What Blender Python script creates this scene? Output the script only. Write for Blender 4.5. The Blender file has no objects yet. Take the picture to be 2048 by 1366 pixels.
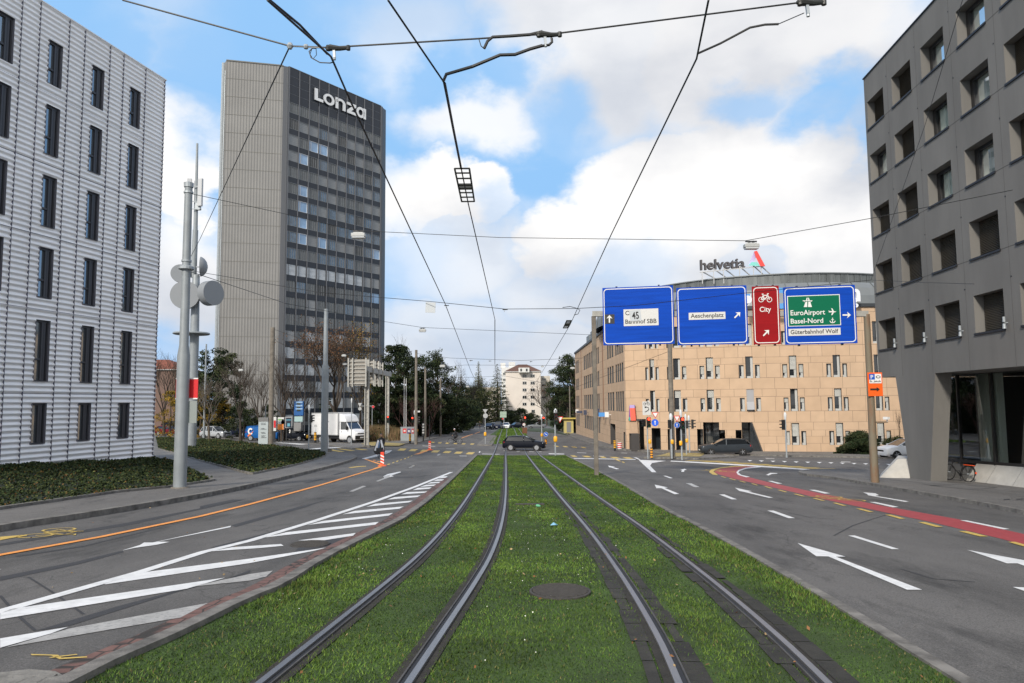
import bpy, bmesh, math, random, numpy as np
from mathutils import Vector, Matrix
R=math.radians
S=bpy.context.scene
# ---------------------------------------------------------------- camera, sky, sun, exposure
F=1450.0; PITCH=math.atan(123/1450.0); ROLL=-0.0085; CZ=1.88
cam_d=bpy.data.cameras.new('camera'); cam=bpy.data.objects.new('camera',cam_d); S.collection.objects.link(cam)
cam_d.sensor_width=36; cam_d.lens=36*F/2048; cam_d.clip_end=6000; cam_d.clip_start=.1
RMm=Matrix.Rotation(math.pi/2+PITCH,3,'X')@Matrix.Rotation(ROLL,3,'Z')
cam.matrix_world=Matrix.Translation((0,0,CZ))@RMm.to_4x4()
S.camera=cam
S.render.resolution_x=1024; S.render.resolution_y=683
S.view_settings.view_transform='Standard'; S.view_settings.look='None'; S.view_settings.gamma=1
S.view_settings.exposure=0.55
SUN_EL,SUN_AZ=R(33),R(206)      # azimuth clockwise from +Y: behind the camera, a little left
def raydir(px,py): return RMm@Vector(((px-1024)/F,-(py-683)/F,-1.0))
W=bpy.data.worlds.new('World'); S.world=W; W.use_nodes=True
def build_world():
    nt=W.node_tree; nt.nodes.clear(); N=nt.nodes.new; L=nt.links.new
    out=N('ShaderNodeOutputWorld'); bg=N('ShaderNodeBackground'); bg.inputs[1].default_value=.1; L(bg.outputs[0],out.inputs[0])
    sky=N('ShaderNodeTexSky'); sky.sky_type='NISHITA'; sky.sun_disc=False; sky.sun_elevation=SUN_EL; sky.sun_rotation=SUN_AZ
    sky.air_density=1.0; sky.dust_density=.6; sky.ozone_density=1.5
    tc=N('ShaderNodeTexCoord')
    def noise(scale,detail,rough,vec,off=(0,0,0),sq=1.0):
        mp=N('ShaderNodeMapping'); mp.inputs['Location'].default_value=off; mp.inputs['Scale'].default_value=(1,1,sq); L(vec,mp.inputs[0])
        n=N('ShaderNodeTexNoise'); n.inputs['Scale'].default_value=scale; n.inputs['Detail'].default_value=detail; n.inputs['Roughness'].default_value=rough
        L(mp.outputs[0],n.inputs['Vector']); return n
    def math_(op,a,b=None,c=None,clamp=False):
        m=N('ShaderNodeMath'); m.operation=op; m.use_clamp=clamp
        for i,v in enumerate((a,b,c)):
            if v is None: continue
            if isinstance(v,(int,float)): m.inputs[i].default_value=v
            else: L(v,m.inputs[i])
        return m.outputs[0]
    def mapr(v,a,b,c,d,smooth=True):
        m=N('ShaderNodeMapRange'); m.interpolation_type='SMOOTHSTEP' if smooth else 'LINEAR'
        L(v,m.inputs[0])
        for i,k in enumerate((a,b,c,d)): m.inputs[i+1].default_value=k
        return m.outputs[0]
    D=tc.outputs['Generated']
    # billowing: direction disturbed by noise, then cloud banks where the photo has them
    n1=noise(7,9,.55,D,(1.3,4.1,2.2),1.5)
    vs=N('ShaderNodeVectorMath'); vs.operation='SUBTRACT'; L(n1.outputs['Color'],vs.inputs[0]); vs.inputs[1].default_value=(.5,.5,.5)
    vm=N('ShaderNodeVectorMath'); vm.operation='SCALE'; L(vs.outputs[0],vm.inputs[0]); vm.inputs['Scale'].default_value=.16
    va=N('ShaderNodeVectorMath'); va.operation='ADD'; L(D,va.inputs[0]); L(vm.outputs[0],va.inputs[1])
    vn=N('ShaderNodeVectorMath'); vn.operation='NORMALIZE'; L(va.outputs[0],vn.inputs[0])
    def bank(px,py,rad,h,soft=.35,stretch=1.0):
        d=raydir(px,py).normalized(); k=1/math.hypot(d.x,d.y)
        # distance in (direction) with the vertical stretched
        s=N('ShaderNodeVectorMath'); s.operation='SUBTRACT'; L(vn.outputs[0],s.inputs[0]); s.inputs[1].default_value=d
        sc=N('ShaderNodeVectorMath'); sc.operation='MULTIPLY'; L(s.outputs[0],sc.inputs[0]); sc.inputs[1].default_value=(1,1,stretch)
        ln=N('ShaderNodeVectorMath'); ln.operation='LENGTH'; L(sc.outputs[0],ln.inputs[0])
        r=rad/F
        return mapr(ln.outputs['Value'],r*(1+soft),r*(1-soft),0,h)
    def mx(lst):
        o=lst[0]
        for b in lst[1:]: o=math_('MAXIMUM',o,b)
        return o
    big=[bank(1330,430,190,1,.14,1.1),bank(1530,360,170,1,.14,1.15),bank(1180,480,115,1,.2,1.2),bank(1700,480,150,1,.2),
         bank(835,400,100,1,.16,1.1),bank(965,410,75,1,.18,1.2),bank(370,330,95,1,.16,.9),bank(370,560,130,.95,.4),
         bank(950,510,170,.8,.5,1.6),bank(1300,580,330,.85,.4,2.8),bank(1650,620,260,.8,.4,2.4),
         bank(1210,40,230,.95,.30,1.1),bank(1540,40,250,1,.25,1.1),bank(1750,120,120,.9,.4),bank(940,240,120,.85,.4,1.8),bank(830,80,130,.5,.6,1.6),
         bank(370,90,80,.5,.7,.8),bank(900,660,200,.75,.5,2.6),bank(1120,720,230,.85,.5,3.0),bank(700,720,300,.8,.5,3)]
    holes=[bank(1075,345,55,.95,.5,.9),bank(1640,215,80,.95,.5,1.6),bank(1500,200,50,.7,.6,1.5),bank(880,150,70,.9,.5,1.6),bank(480,110,120,.9,.5),bank(1010,150,70,.9,.5,1.4),bank(690,260,110,.9,.5),bank(280,130,70,.9,.5),bank(1130,240,70,.85,.6),bank(1010,420,40,.4,.6),bank(420,210,70,.9,.5),bank(1240,560,110,.35,.7,2.5),bank(800,520,110,.35,.7,2),bank(1520,650,160,.45,.7,3)]
    m=math_('MULTIPLY',mx(big),math_('SUBTRACT',1,mx(holes)))
    # elsewhere: unseen broken cloud, thickened to whiten the ambient light
    n2=noise(2.6,8,.55,D,(7,3,1),2.0); rest=mapr(n2.outputs['Fac'],.36,.52,0,1)
    sx=N('ShaderNodeSeparateXYZ'); L(D,sx.inputs[0])
    infr=bank(1024,450,1500,1,.25)
    inv=math_('SUBTRACT',1,infr); rest=math_('MULTIPLY',rest,inv)
    wisp=mapr(noise(5,6,.6,D,(3,9,4),2.5).outputs['Fac'],.50,.80,0,.30)
    m=math_('MAXIMUM',m,rest); m=math_('MAXIMUM',m,wisp,clamp=True)
    # cloud tone: white crowns and light grey undersides
    ng=noise(4.2,7,.5,D,(2,6,8),1.8)
    g=mapr(ng.outputs['Fac'],.38,.68,0,1)
    hi=mx([bank(1330,400,190,1,.5,1.2),bank(1560,380,170,1,.5,1.2),bank(380,330,110,1,.5),bank(850,400,110,1,.5),bank(1690,440,100,.8,.5),bank(970,380,80,.8,.5)])
    lo=mx([bank(1480,90,340,.6,.6,1.1),bank(1700,260,110,1,.5),bank(1650,600,230,.7,.6,2.),bank(1250,560,280,.6,.6,2.6),bank(960,470,100,.5,.6,1.5),bank(950,640,220,.5,.6,2.5),bank(370,620,140,.6,.6)])
    t=math_('MULTIPLY',g,.55); t=math_('ADD',t,math_('MULTIPLY',lo,.62)); t=math_('SUBTRACT',t,math_('MULTIPLY',hi,.38),clamp=True)
    cm=N('ShaderNodeMix'); cm.data_type='RGBA'; L(t,cm.inputs[0]); cm.inputs[6].default_value=(7.3,7.2,7.1,1); cm.inputs[7].default_value=(4.3,4.5,4.95,1)
    mul=N('ShaderNodeMix'); mul.data_type='RGBA'; mul.blend_type='MULTIPLY'; mul.inputs[0].default_value=1; L(sky.outputs[0],mul.inputs[6]); mul.inputs[7].default_value=(2.2,2.25,2.3,1)
    mn=N('ShaderNodeVectorMath'); mn.operation='MINIMUM'; L(mul.outputs[2],mn.inputs[0]); mn.inputs[1].default_value=(2.15,4.05,6.6)
    mix=N('ShaderNodeMix'); mix.data_type='RGBA'; L(m,mix.inputs[0]); L(mn.outputs[0],mix.inputs[6]); L(cm.outputs[2],mix.inputs[7])
    L(mix.outputs[2],bg.inputs[0])
build_world()
sd=bpy.data.lights.new('sun','SUN'); sd.energy=2.6; sd.angle=R(7); sd.color=(1,.93,.83)
so=bpy.data.objects.new('sun',sd); S.collection.objects.link(so)
sv=Vector((math.sin(SUN_AZ)*math.cos(SUN_EL),math.cos(SUN_AZ)*math.cos(SUN_EL),math.sin(SUN_EL)))
so.rotation_euler=sv.to_track_quat('Z','Y').to_euler(); so.location=(0,0,60)
# ---------------------------------------------------------------- ground function and pixel -> place helpers
def sst(t): t=max(0,min(1,t)); return t*t*(3-2*t)
def gy(y):
    if y<60: return -.0415*y
    if y<72:
        t=y-60; return -.0415*60-(.0415*t-(.0415-.0147)*t*t/24)
    b=-.0415*60-(.0415*12-(.0415-.0147)*6)
    if y<220: return b-.0147*(y-72)
    return b-.0147*148-.004*(min(y,900)-220)
def G(x,y): return gy(y)-.008*max(-60,min(60,x))-.028*max(0,min(12,x-6))*(1-sst((y-35)/20))
YC=[-20,0]+list(range(34,58,2))+[60,62,64,66,68,70,72,220,900]; XC=[-60,6,8,10,12,14,16,18,60]
def gp(px,py,dz=0.0):
    d=raydir(px,py); lo,hi=1.0,1500.0
    up=d.z*60>CZ-(0)  and py<780
    for i in range(60):
        m=(lo+hi)/2; v=CZ+d.z*m-(G(d.x*m,d.y*m)+dz)
        if (v>0)!=up: lo=m
        else: hi=m
    return (d.x*lo,d.y*lo)
def gup(px,py,H): return gp(px,py,H)
def at(px,py,Y):
    d=raydir(px,py); t=Y/d.y; return Vector((d.x*t,Y,CZ+d.z*t))
def hitp(px,py,P0,dr):   # vertical plane through P0 along dr: (distance along, height)
    d=raydir(px,py); dx,dy=dr
    # d.x*t = P0x+u*dx ; d.y*t=P0y+u*dy
    det=-d.x*dy+dx*d.y
    t=(-P0[0]*dy+dx*P0[1])/det; u=(d.x*P0[1]-d.y*P0[0])/det
    return (u,CZ+d.z*t)
# ---------------------------------------------------------------- materials
MT={}
def mat(name,col,rough=.6,metal=0.0,var=0.0,vs=3.0,bump=0.0,bs=20.0,col2=None,emit=0.0,spec=None,coat=0.0,detail=6,stretch=None,thr=None,bdist=.02,coord='Object'):
    if name in MT: return MT[name]
    m=bpy.data.materials.new(name); m.use_nodes=True; nt=m.node_tree; b=nt.nodes['Principled BSDF']; N=nt.nodes.new; L=nt.links.new
    c=(*col,1); b.inputs['Base Color'].default_value=c; b.inputs['Roughness'].default_value=rough; b.inputs['Metallic'].default_value=metal
    if spec is not None: b.inputs['Specular IOR Level'].default_value=spec
    if coat: b.inputs['Coat Weight'].default_value=coat; b.inputs['Coat Roughness'].default_value=.05
    if emit: b.inputs['Emission Color'].default_value=c; b.inputs['Emission Strength'].default_value=emit
    if var or col2 or bump:
        tc=N('ShaderNodeTexCoord'); mp=N('ShaderNodeMapping'); L(tc.outputs[coord],mp.inputs[0])
        if stretch: mp.inputs['Scale'].default_value=stretch
        v=mp.outputs[0]
    if var or col2:
        n=N('ShaderNodeTexNoise'); n.inputs['Scale'].default_value=vs; n.inputs['Detail'].default_value=detail; n.inputs['Roughness'].default_value=.62; L(v,n.inputs['Vector'])
        r=N('ShaderNodeValToRGB'); L(n.outputs['Fac'],r.inputs[0])
        lo,hi=thr or (.33,.67)
        r.color_ramp.elements[0].position=lo; r.color_ramp.elements[1].position=hi
        a=tuple(x*(1-var) for x in col); z=col2 or tuple(min(1,x*(1+var)) for x in col)
        r.color_ramp.elements[0].color=(*a,1); r.color_ramp.elements[1].color=(*z,1)
        L(r.outputs[0],b.inputs['Base Color'])
    if bump:
        n=N('ShaderNodeTexNoise'); n.inputs['Scale'].default_value=bs; n.inputs['Detail'].default_value=4; L(v,n.inputs['Vector'])
        bp=N('ShaderNodeBump'); bp.inputs['Strength'].default_value=bump; bp.inputs['Distance'].default_value=bdist; L(n.outputs['Fac'],bp.inputs['Height']); L(bp.outputs[0],b.inputs['Normal'])
    MT[name]=m; return m
def nodes_of(m): nt=m.node_tree; return nt,nt.nodes['Principled BSDF'],nt.nodes.new,nt.links.new
# ---------------------------------------------------------------- mesh builder
class MB:
    def __init__(s): s.v=[]; s.f=[]; s.mi=[]; s.m=0; s.uv=None
    def vert(s,p): s.v.append(tuple(p)); return len(s.v)-1
    def face(s,ix): s.f.append(tuple(ix)); s.mi.append(s.m)
    def poly(s,pts): s.face([s.vert(p) for p in pts]); return s
    def box(s,c,d,rz=0.0,mtx=None):
        hx,hy,hz=d[0]/2,d[1]/2,d[2]/2; M_=mtx or Matrix.Rotation(rz,3,'Z'); c=Vector(c)
        ix=[s.vert(c+M_@Vector((x*hx,y*hy,z*hz))) for z in (-1,1) for y in (-1,1) for x in (-1,1)]
        for q in ((0,2,3,1),(4,5,7,6),(0,1,5,4),(2,6,7,3),(0,4,6,2),(1,3,7,5)): s.face([ix[k] for k in q])
        return s
    def bar(s,p,q,w,h=None):   # box beam p->q
        p=Vector(p); q=Vector(q); h=h or w; d=(q-p); l=d.length
        if l<1e-6: return s
        zq=d.to_track_quat('X','Z').to_matrix(); return s.box((p+q)/2,(l,w,h),mtx=zq)
    def tube(s,pts,rs,n=6,caps=True):
        pts=[Vector(p) for p in pts]; k=len(pts)
        if isinstance(rs,(int,float)): rs=[rs]*k
        rings=[]; ref=None
        for i,p in enumerate(pts):
            t=(pts[min(i+1,k-1)]-pts[max(i-1,0)])
            t=t.normalized() if t.length>1e-9 else Vector((0,0,1))
            if ref is None: ref=Vector((1,0,0)) if abs(t.x)<.8 else Vector((0,1,0))
            a=(ref-t*ref.dot(t))
            if a.length<1e-4: a=t.orthogonal()
            a.normalize(); ref=a; b=t.cross(a)
            rings.append([s.vert(p+(a*math.cos(2*math.pi*j/n)+b*math.sin(2*math.pi*j/n))*rs[i]) for j in range(n)])
        for i in range(k-1):
            for j in range(n): s.face((rings[i][j],rings[i][(j+1)%n],rings[i+1][(j+1)%n],rings[i+1][j]))
        if caps: s.face(rings[0][::-1]); s.face(rings[-1])
        return s
    def cyl(s,p,q,r0,r1=None,n=10): return s.tube([p,q],[r0,r0 if r1 is None else r1],n)
    def lathe(s,prof,c=(0,0,0),n=12,axis='Z'):   # prof [(r,h)]
        rings=[]
        for r,h in prof:
            ring=[]
            for j in range(n):
                a=2*math.pi*j/n; x,y=r*math.cos(a),r*math.sin(a)
                p={'Z':(x,y,h),'Y':(x,h,y),'X':(h,x,y)}[axis]
                ring.append(s.vert((c[0]+p[0],c[1]+p[1],c[2]+p[2])))
            rings.append(ring)
        for i in range(len(rings)-1):
            for j in range(n): s.face((rings[i][j],rings[i][(j+1)%n],rings[i+1][(j+1)%n],rings[i+1][j]))
        s.face(rings[0][::-1]); s.face(rings[-1]); return s
    def prism(s,poly,o,u,v,w,t):  # 2D poly in axes u,v at origin o, extruded t along w
        o,u,v,w=map(Vector,(o,u,v,w)); a=[s.vert(o+u*x+v*y) for x,y in poly]; b=[s.vert(o+u*x+v*y+w*t) for x,y in poly]; n=len(poly)
        s.face(a); s.face(b[::-1])
        for i in range(n): s.face((a[i],b[i],b[(i+1)%n],a[(i+1)%n]))
        return s
    def mesh(s,name='m'):
        me=bpy.data.meshes.new(name); me.from_pydata(s.v,[],s.f); return me
    def build(s,name,mats,parent=None,smooth=False,bevel=0.0,loc=None,keep=False):
        if not isinstance(mats,(list,tuple)): mats=[mats]
        r=Vector((0,0,0)) if keep else rootloc(parent)
        if loc is not None and parent is None: r=Vector(loc)
        me=bpy.data.meshes.new(name); me.from_pydata([(x-r.x,y-r.y,z-r.z) for x,y,z in s.v] if r.length else s.v,[],s.f)
        for m_ in mats: me.materials.append(m_)
        if len(mats)>1: me.polygons.foreach_set('material_index',s.mi)
        if s.uv:
            l=me.uv_layers.new(name='UVMap')
            for i,p in enumerate(me.polygons):
                for li in p.loop_indices:
                    l.data[li].uv=s.uv[me.loops[li].vertex_index]
        if smooth: me.polygons.foreach_set('use_smooth',[True]*len(me.polygons))
        bm=bmesh.new(); bm.from_mesh(me); bmesh.ops.recalc_face_normals(bm,faces=bm.faces); bm.to_mesh(me); bm.free()
        if smooth and smooth!='all':
            try: me.set_sharp_from_angle(angle=R(38))
            except Exception: pass
        me.update()
        o=bpy.data.objects.new(name,me); S.collection.objects.link(o)
        if parent is not None: o.parent=parent
        elif loc is not None: o.location=r
        if bevel:
            bv=o.modifiers.new('bevel','BEVEL'); bv.width=bevel; bv.segments=2; bv.limit_method='ANGLE'
        return o
def rootloc(o):
    r=Vector((0,0,0))
    while o is not None: r=r+Vector(o.location); o=o.parent
    return r
def tag(o,label=None,cat=None,group=None,kind=None):
    if label: o['label']=label
    if cat: o['category']=cat
    if group: o['group']=group
    if kind: o['kind']=kind
    return o
def thing(name,label,cat,loc=(0,0,0),rz=0.0,group=None):
    o=bpy.data.objects.new(name,None); S.collection.objects.link(o); o.location=loc; o.rotation_euler=(0,0,rz); o.empty_display_size=.2
    return tag(o,label,cat,group)
def dup(root,loc,rz=0.0,label=None,scale=None):
    def cp(o,par):
        c=o.copy(); S.collection.objects.link(c)
        if par is not None: c.parent=par
        for ch in list(o.children): cp(ch,c)
        return c
    r=cp(root,None); r.location=loc; r.rotation_euler=(0,0,rz)
    if scale: r.scale=scale
    if label: r['label']=label
    return r
def cut_conform(bm,zf,xc=(),yc=()):
    for y in list(YC)+list(yc):
        bmesh.ops.bisect_plane(bm,geom=bm.verts[:]+bm.edges[:]+bm.faces[:],plane_co=(0,y,0),plane_no=(0,1,0),dist=1e-5)
    for x in list(XC)+list(xc):
        bmesh.ops.bisect_plane(bm,geom=bm.verts[:]+bm.edges[:]+bm.faces[:],plane_co=(x,0,0),plane_no=(1,0,0),dist=1e-5)
    for v in bm.verts: v.co.z=zf(v.co.x,v.co.y)
def sheet(name,polys,m,dz=.004,skirt=0.0,zf=None,xc=(),yc=(),parent=None,kind='structure'):
    """flat pieces laid on the ground; polys = list of outlines in world XY"""
    bm=bmesh.new()
    for pl in polys:
        vs=[bm.verts.new((x,y,0)) for x,y in pl]; es=[bm.edges.new((vs[i],vs[(i+1)%len(vs)])) for i in range(len(vs))]
        bmesh.ops.triangle_fill(bm,edges=es,use_beauty=True)
    off=zf or (lambda x,y:dz)
    cut_conform(bm,lambda x,y:G(x,y)+off(x,y),xc,yc)
    bmesh.ops.recalc_face_normals(bm,faces=bm.faces)
    for f in bm.faces:
        if f.normal.z<0: f.normal_flip()
    if skirt:
        be=[e for e in bm.edges if e.is_boundary]; r=bmesh.ops.extrude_edge_only(bm,edges=be)
        for v in r['geom']:
            if isinstance(v,bmesh.types.BMVert): v.co.z-=skirt
        bmesh.ops.recalc_face_normals(bm,faces=bm.faces)
    me=bpy.data.meshes.new(name); bm.to_mesh(me); bm.free(); me.materials.append(m)
    o=bpy.data.objects.new(name,me); S.collection.objects.link(o)
    if kind: o['kind']=kind
    return o
def P(*pts,dz=0.0): return [gp(x,y,dz) for x,y in pts]
def resample(pts,step):
    out=[pts[0]]
    for a,b in zip(pts,pts[1:]):
        n=max(1,int(math.dist(a,b)/step))
        for i in range(1,n+1): out.append((a[0]+(b[0]-a[0])*i/n,a[1]+(b[1]-a[1])*i/n))
    return out
def smooth_line(pts,it=2):
    for _ in range(it):
        q=[pts[0]]
        for a,b in zip(pts,pts[1:]):
            q+= [(a[0]*.75+b[0]*.25,a[1]*.75+b[1]*.25),(a[0]*.25+b[0]*.75,a[1]*.25+b[1]*.75)]
        pts=q+[pts[-1]]
    return pts
def offset_line(pts,o):
    res=[]
    for i,p in enumerate(pts):
        a=pts[max(i-1,0)]; b=pts[min(i+1,len(pts)-1)]; dx,dy=b[0]-a[0],b[1]-a[1]; l=math.hypot(dx,dy) or 1
        res.append((p[0]+dy/l*o,p[1]-dx/l*o))   # positive = right of travel
    return res
def ribbon(name,pts,o0,o1,z0,z1,m,step=1.0,kind='structure',zoff=None,ends=True):
    """box section swept along the ground between offsets o0..o1, from z0 to z1 above it"""
    pts=resample(pts,step); A=offset_line(pts,o0); B=offset_line(pts,o1); b=MB(); rows=[]
    zo=zoff or (lambda x,y:0)
    for a,c in zip(A,B):
        ga,gc=G(*a)+zo(*a),G(*c)+zo(*c)
        rows.append([b.vert((a[0],a[1],ga+z0)),b.vert((a[0],a[1],ga+z1)),b.vert((c[0],c[1],gc+z1)),b.vert((c[0],c[1],gc+z0))])
    for r,q in zip(rows,rows[1:]):
        for i in range(3): b.face((r[i],r[i+1],q[i+1],q[i]))
    if ends: b.face(rows[0]); b.face(rows[-1][::-1])
    o=b.build(name,m)
    if kind: o['kind']=kind
    return o
TXC={}
def text_geo(s,size=1.0,bold=0.0,depth=.0,xs=1.0,align='CENTER',space=1.0):
    cu=bpy.data.curves.new('t','FONT'); cu.body=s; cu.size=size; cu.offset=bold; cu.extrude=depth; cu.align_x=align; cu.align_y='CENTER'; cu.resolution_u=3; cu.space_character=space
    o=bpy.data.objects.new('t',cu); S.collection.objects.link(o)
    dg=bpy.context.evaluated_depsgraph_get(); me=bpy.data.meshes.new_from_object(o.evaluated_get(dg))
    vs=[(v.co.x*xs,v.co.y,v.co.z) for v in me.vertices]; fs=[tuple(p.vertices) for p in me.polygons]
    bpy.data.objects.remove(o); bpy.data.curves.remove(cu); bpy.data.meshes.remove(me); return vs,fs
def add_text(b,s,o,u=(1,0,0),v=(0,0,1),w=(0,-1,0),**k):
    vs,fs=text_geo(s,**k); o,u,v,w=map(Vector,(o,u,v,w)); base=len(b.v)
    for x,y,z in vs: b.vert(o+u*x+v*y+w*z)
    for f in fs: b.face([base+i for i in f])
    return b
# ---------------------------------------------------------------- common materials
steel=mat('galvanised_steel',(.36,.39,.41),.5,.3,.12,4)
polegrey=mat('pole_grey_paint',(.25,.275,.29),.5,.1,.10,2)
darkm=mat('dark_metal',(.03,.032,.035),.45,.2)
black=mat('black_plastic',(.012,.012,.013),.45)
rubber=mat('rubber',(.015,.015,.015),.8)
conc_pole=mat('weathered_pole',(.17,.15,.125),.85,0,.25,3,.3,30)
rust=mat('rusty_paint',(.20,.17,.12),.75,0,.1,3,col2=(.20,.09,.04),thr=(.45,.75),bump=.3,bs=30,stretch=(1,1,.35))
white=mat('white_paint',(.78,.78,.77),.5)
greyback=mat('sign_back',(.42,.43,.43),.5,.3,.08,3)
red=mat('sign_red',(.60,.012,.02),.4); yellow=mat('signal_yellow',(.85,.42,.02),.45); blue=mat('sign_blue',(.015,.10,.50),.4)
redlamp=mat('red_lamp_lit',(1,.05,.02),.4,emit=3.0)
wirem=mat('wire_black',(.012,.013,.014),.5,.2)
glassd=mat('window_glass',(.02,.024,.028),.04,0,spec=.9)
chrome=mat('bright_metal',(.7,.7,.7),.25,1)
def asphalt(name,c,patch=.75):
    m=bpy.data.materials.new(name); m.use_nodes=True; nt,b,N,L=nodes_of(m)
    tc=N('ShaderNodeTexCoord'); v=tc.outputs['Object']
    def nz(sc,det,ro=.6,vec=v,st=None):
        mp=N('ShaderNodeMapping'); L(vec,mp.inputs[0])
        if st: mp.inputs['Scale'].default_value=st
        n=N('ShaderNodeTexNoise'); n.inputs['Scale'].default_value=sc; n.inputs['Detail'].default_value=det; n.inputs['Roughness'].default_value=ro; L(mp.outputs[0],n.inputs['Vector']); return n.outputs['Fac']
    def rr(f,a,b_,c0,c1):
        r=N('ShaderNodeMapRange'); L(f,r.inputs[0]); r.inputs[1].default_value=a; r.inputs[2].default_value=b_; r.inputs[3].default_value=c0; r.inputs[4].default_value=c1; return r.outputs[0]
    def mul(a,b_):
        r=N('ShaderNodeMath'); r.operation='MULTIPLY'; L(a,r.inputs[0]); L(b_,r.inputs[1]); return r.outputs[0]
    sp=rr(nz(55,3,.7),.35,.65,.66,1.34); sp2=rr(nz(160,2,.6),.35,.65,.75,1.25); st=rr(nz(.5,7,.65,st=(1,.35,1)),.36,.60,patch,1.08); dk=rr(nz(.9,7,.72,st=(1,.28,1)),.53,.66,1,.52)
    # fine cracks
    vo=N('ShaderNodeTexVoronoi'); vo.feature='DISTANCE_TO_EDGE'; vo.inputs['Scale'].default_value=.16
    wv=N('ShaderNodeVectorMath'); wv.operation='ADD'; n3=N('ShaderNodeTexNoise'); n3.inputs['Scale'].default_value=1.5; n3.inputs['Detail'].default_value=5; L(v,n3.inputs['Vector'])
    L(v,wv.inputs[0]); L(n3.outputs['Color'],wv.inputs[1]); L(wv.outputs[0],vo.inputs['Vector']); ck=rr(vo.outputs['Distance'],.0,.004,.62,1)
    k=mul(mul(mul(sp,sp2),mul(st,dk)),ck)
    mx=N('ShaderNodeVectorMath'); mx.operation='SCALE'; mx.inputs[0].default_value=c; L(k,mx.inputs['Scale']); L(mx.outputs[0],b.inputs['Base Color'])
    b.inputs['Roughness'].default_value=.82
    bp=N('ShaderNodeBump'); bp.inputs['Strength'].default_value=.5; bp.inputs['Distance'].default_value=.008; L(nz(110,2),bp.inputs['Height']); L(bp.outputs[0],b.inputs['Normal'])
    MT[name]=m; return m
asph=asphalt('asphalt',(.118,.112,.105),.66); pavem=asphalt('pavement_asphalt',(.15,.142,.132),.8)
def paint(name,c,wear=.5):
    m=mat(name,c,.6,0,.12,6,.15,60); nt,b,N,L=nodes_of(m)
    # worn paint: specks of asphalt show through
    src=b.inputs['Base Color'].links[0].from_socket; tc=N('ShaderNodeTexCoord'); n=N('ShaderNodeTexNoise'); n.inputs['Scale'].default_value=18; n.inputs['Detail'].default_value=7; n.inputs['Roughness'].default_value=.75; L(tc.outputs['Object'],n.inputs['Vector'])
    r=N('ShaderNodeMapRange'); L(n.outputs['Fac'],r.inputs[0]); r.inputs[1].default_value=.62-.2*wear; r.inputs[2].default_value=.78-.1*wear; r.inputs[3].default_value=0; r.inputs[4].default_value=.85
    mx=N('ShaderNodeMix'); mx.data_type='RGBA'; L(r.outputs[0],mx.inputs[0]); L(src,mx.inputs[6]); mx.inputs[7].default_value=(.10,.098,.095,1); L(mx.outputs[2],b.inputs['Base Color']); return m
pwhite=paint('road_paint_white',(.72,.72,.71),.1); pworn=paint('road_paint_worn',(.40,.39,.37),.6); pyel=paint('road_paint_yellow',(.60,.42,.10),.4); pora=paint('road_paint_orange',(.86,.33,.07),.15); pred=paint('cycle_lane_red',(.36,.055,.06),.0)
yelhaze=paint('road_paint_yellow_pale',(.36,.28,.10),.6)
kerbm=mat('kerb_granite',(.165,.155,.14),.85,0,.45,4,.4,60)
# ---------------------------------------------------------------- ground, road, pavements, tram bed
earth=mat('earth_and_lawn',(.035,.05,.02),.95,0,.4,.5,.5,8)
sheet('ground',[[(-1500,-30),(1500,-30),(1500,2600),(-1500,2600)]],earth,-.06,zf=lambda x,y:-.06)
sheet('road',[[(-75,-12),(60,-12),(60,130),(9,130),(11,230),(2,330),(-14,330),(-16,128),(-75,150)]],asph,0)
# tram tracks
Lc=[(-1.62,2),(-1.47,4),(-1.33,5.7),(-1.2,7.2),(-1.03,9.2),(-.89,11.2),(-.79,14.5),(-.76,20),(-.84,30),(-.94,41),(-1.16,62),(-1.23,72),(-1.3,85),(-1.62,125),(-1.9,170),(-2.3,230)]
Rc=[(1.42,2),(1.62,4),(1.78,5.7),(1.87,7),(1.95,9.5),(2.0,14),(1.93,20),(1.87,30),(1.81,41),(1.74,62),(1.74,72),(1.6,85),(1.2,125),(.9,170),(.5,230)]
Lc=smooth_line(Lc,2); Rc=smooth_line(Rc,2)
gl=P((208,1347),(283,1313),(368,1275),(500,1207),(571,1179),(649,1125.6),(738,1079),(827,1033),(898,969),(933.8,933),(955,911))
gl=[(-3.38,2),(-3.32,4)]+gl
gr=P((1905,1366),(1700,1237),(1555,1148),(1400,1058),(1327,1022),(1256,978),(1209.6,951),(1131,911.5))
gr=[(3.1,2),(3.22,4)]+gr
gl=smooth_line(gl,1); gr=smooth_line(gr,1)
grassm=mat('tram_bed_grass',(.038,.070,.012),.95,0,.3,1.3,1.0,45,col2=(.065,.120,.020),bdist=.05)
strip=gl+gr[::-1]; GZ=.02
sheet('tram_bed',[strip],grassm,GZ)
far=P((979,870.5),(991,858.2),(1041,858.2),(1047,869)); sheet('tram_bed_far',[[far[0],(-2.8,215),(2.4,215),far[3]]],grassm,GZ)
ribbon('kerb',gl[:],-.16,0,-.05,.075,kerbm,.8)
ribbon('kerb',gr[:],0,.13,-.05,.045,kerbm,.8)
cob=mat('red_porphyry_setts',(.16,.085,.07),.8,0,.25,5,.3,30)
nt,b_,N,L=nodes_of(cob); vo=N('ShaderNodeTexVoronoi'); vo.feature='DISTANCE_TO_EDGE'; vo.inputs['Scale'].default_value=5.2; vo.inputs['Randomness'].default_value=.45; tc=N('ShaderNodeTexCoord'); L(tc.outputs['Object'],vo.inputs['Vector'])
mr=N('ShaderNodeMapRange'); L(vo.outputs['Distance'],mr.inputs[0]); mr.inputs[1].default_value=.02; mr.inputs[2].default_value=.08; src=b_.inputs['Base Color'].links[0].from_socket
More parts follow.
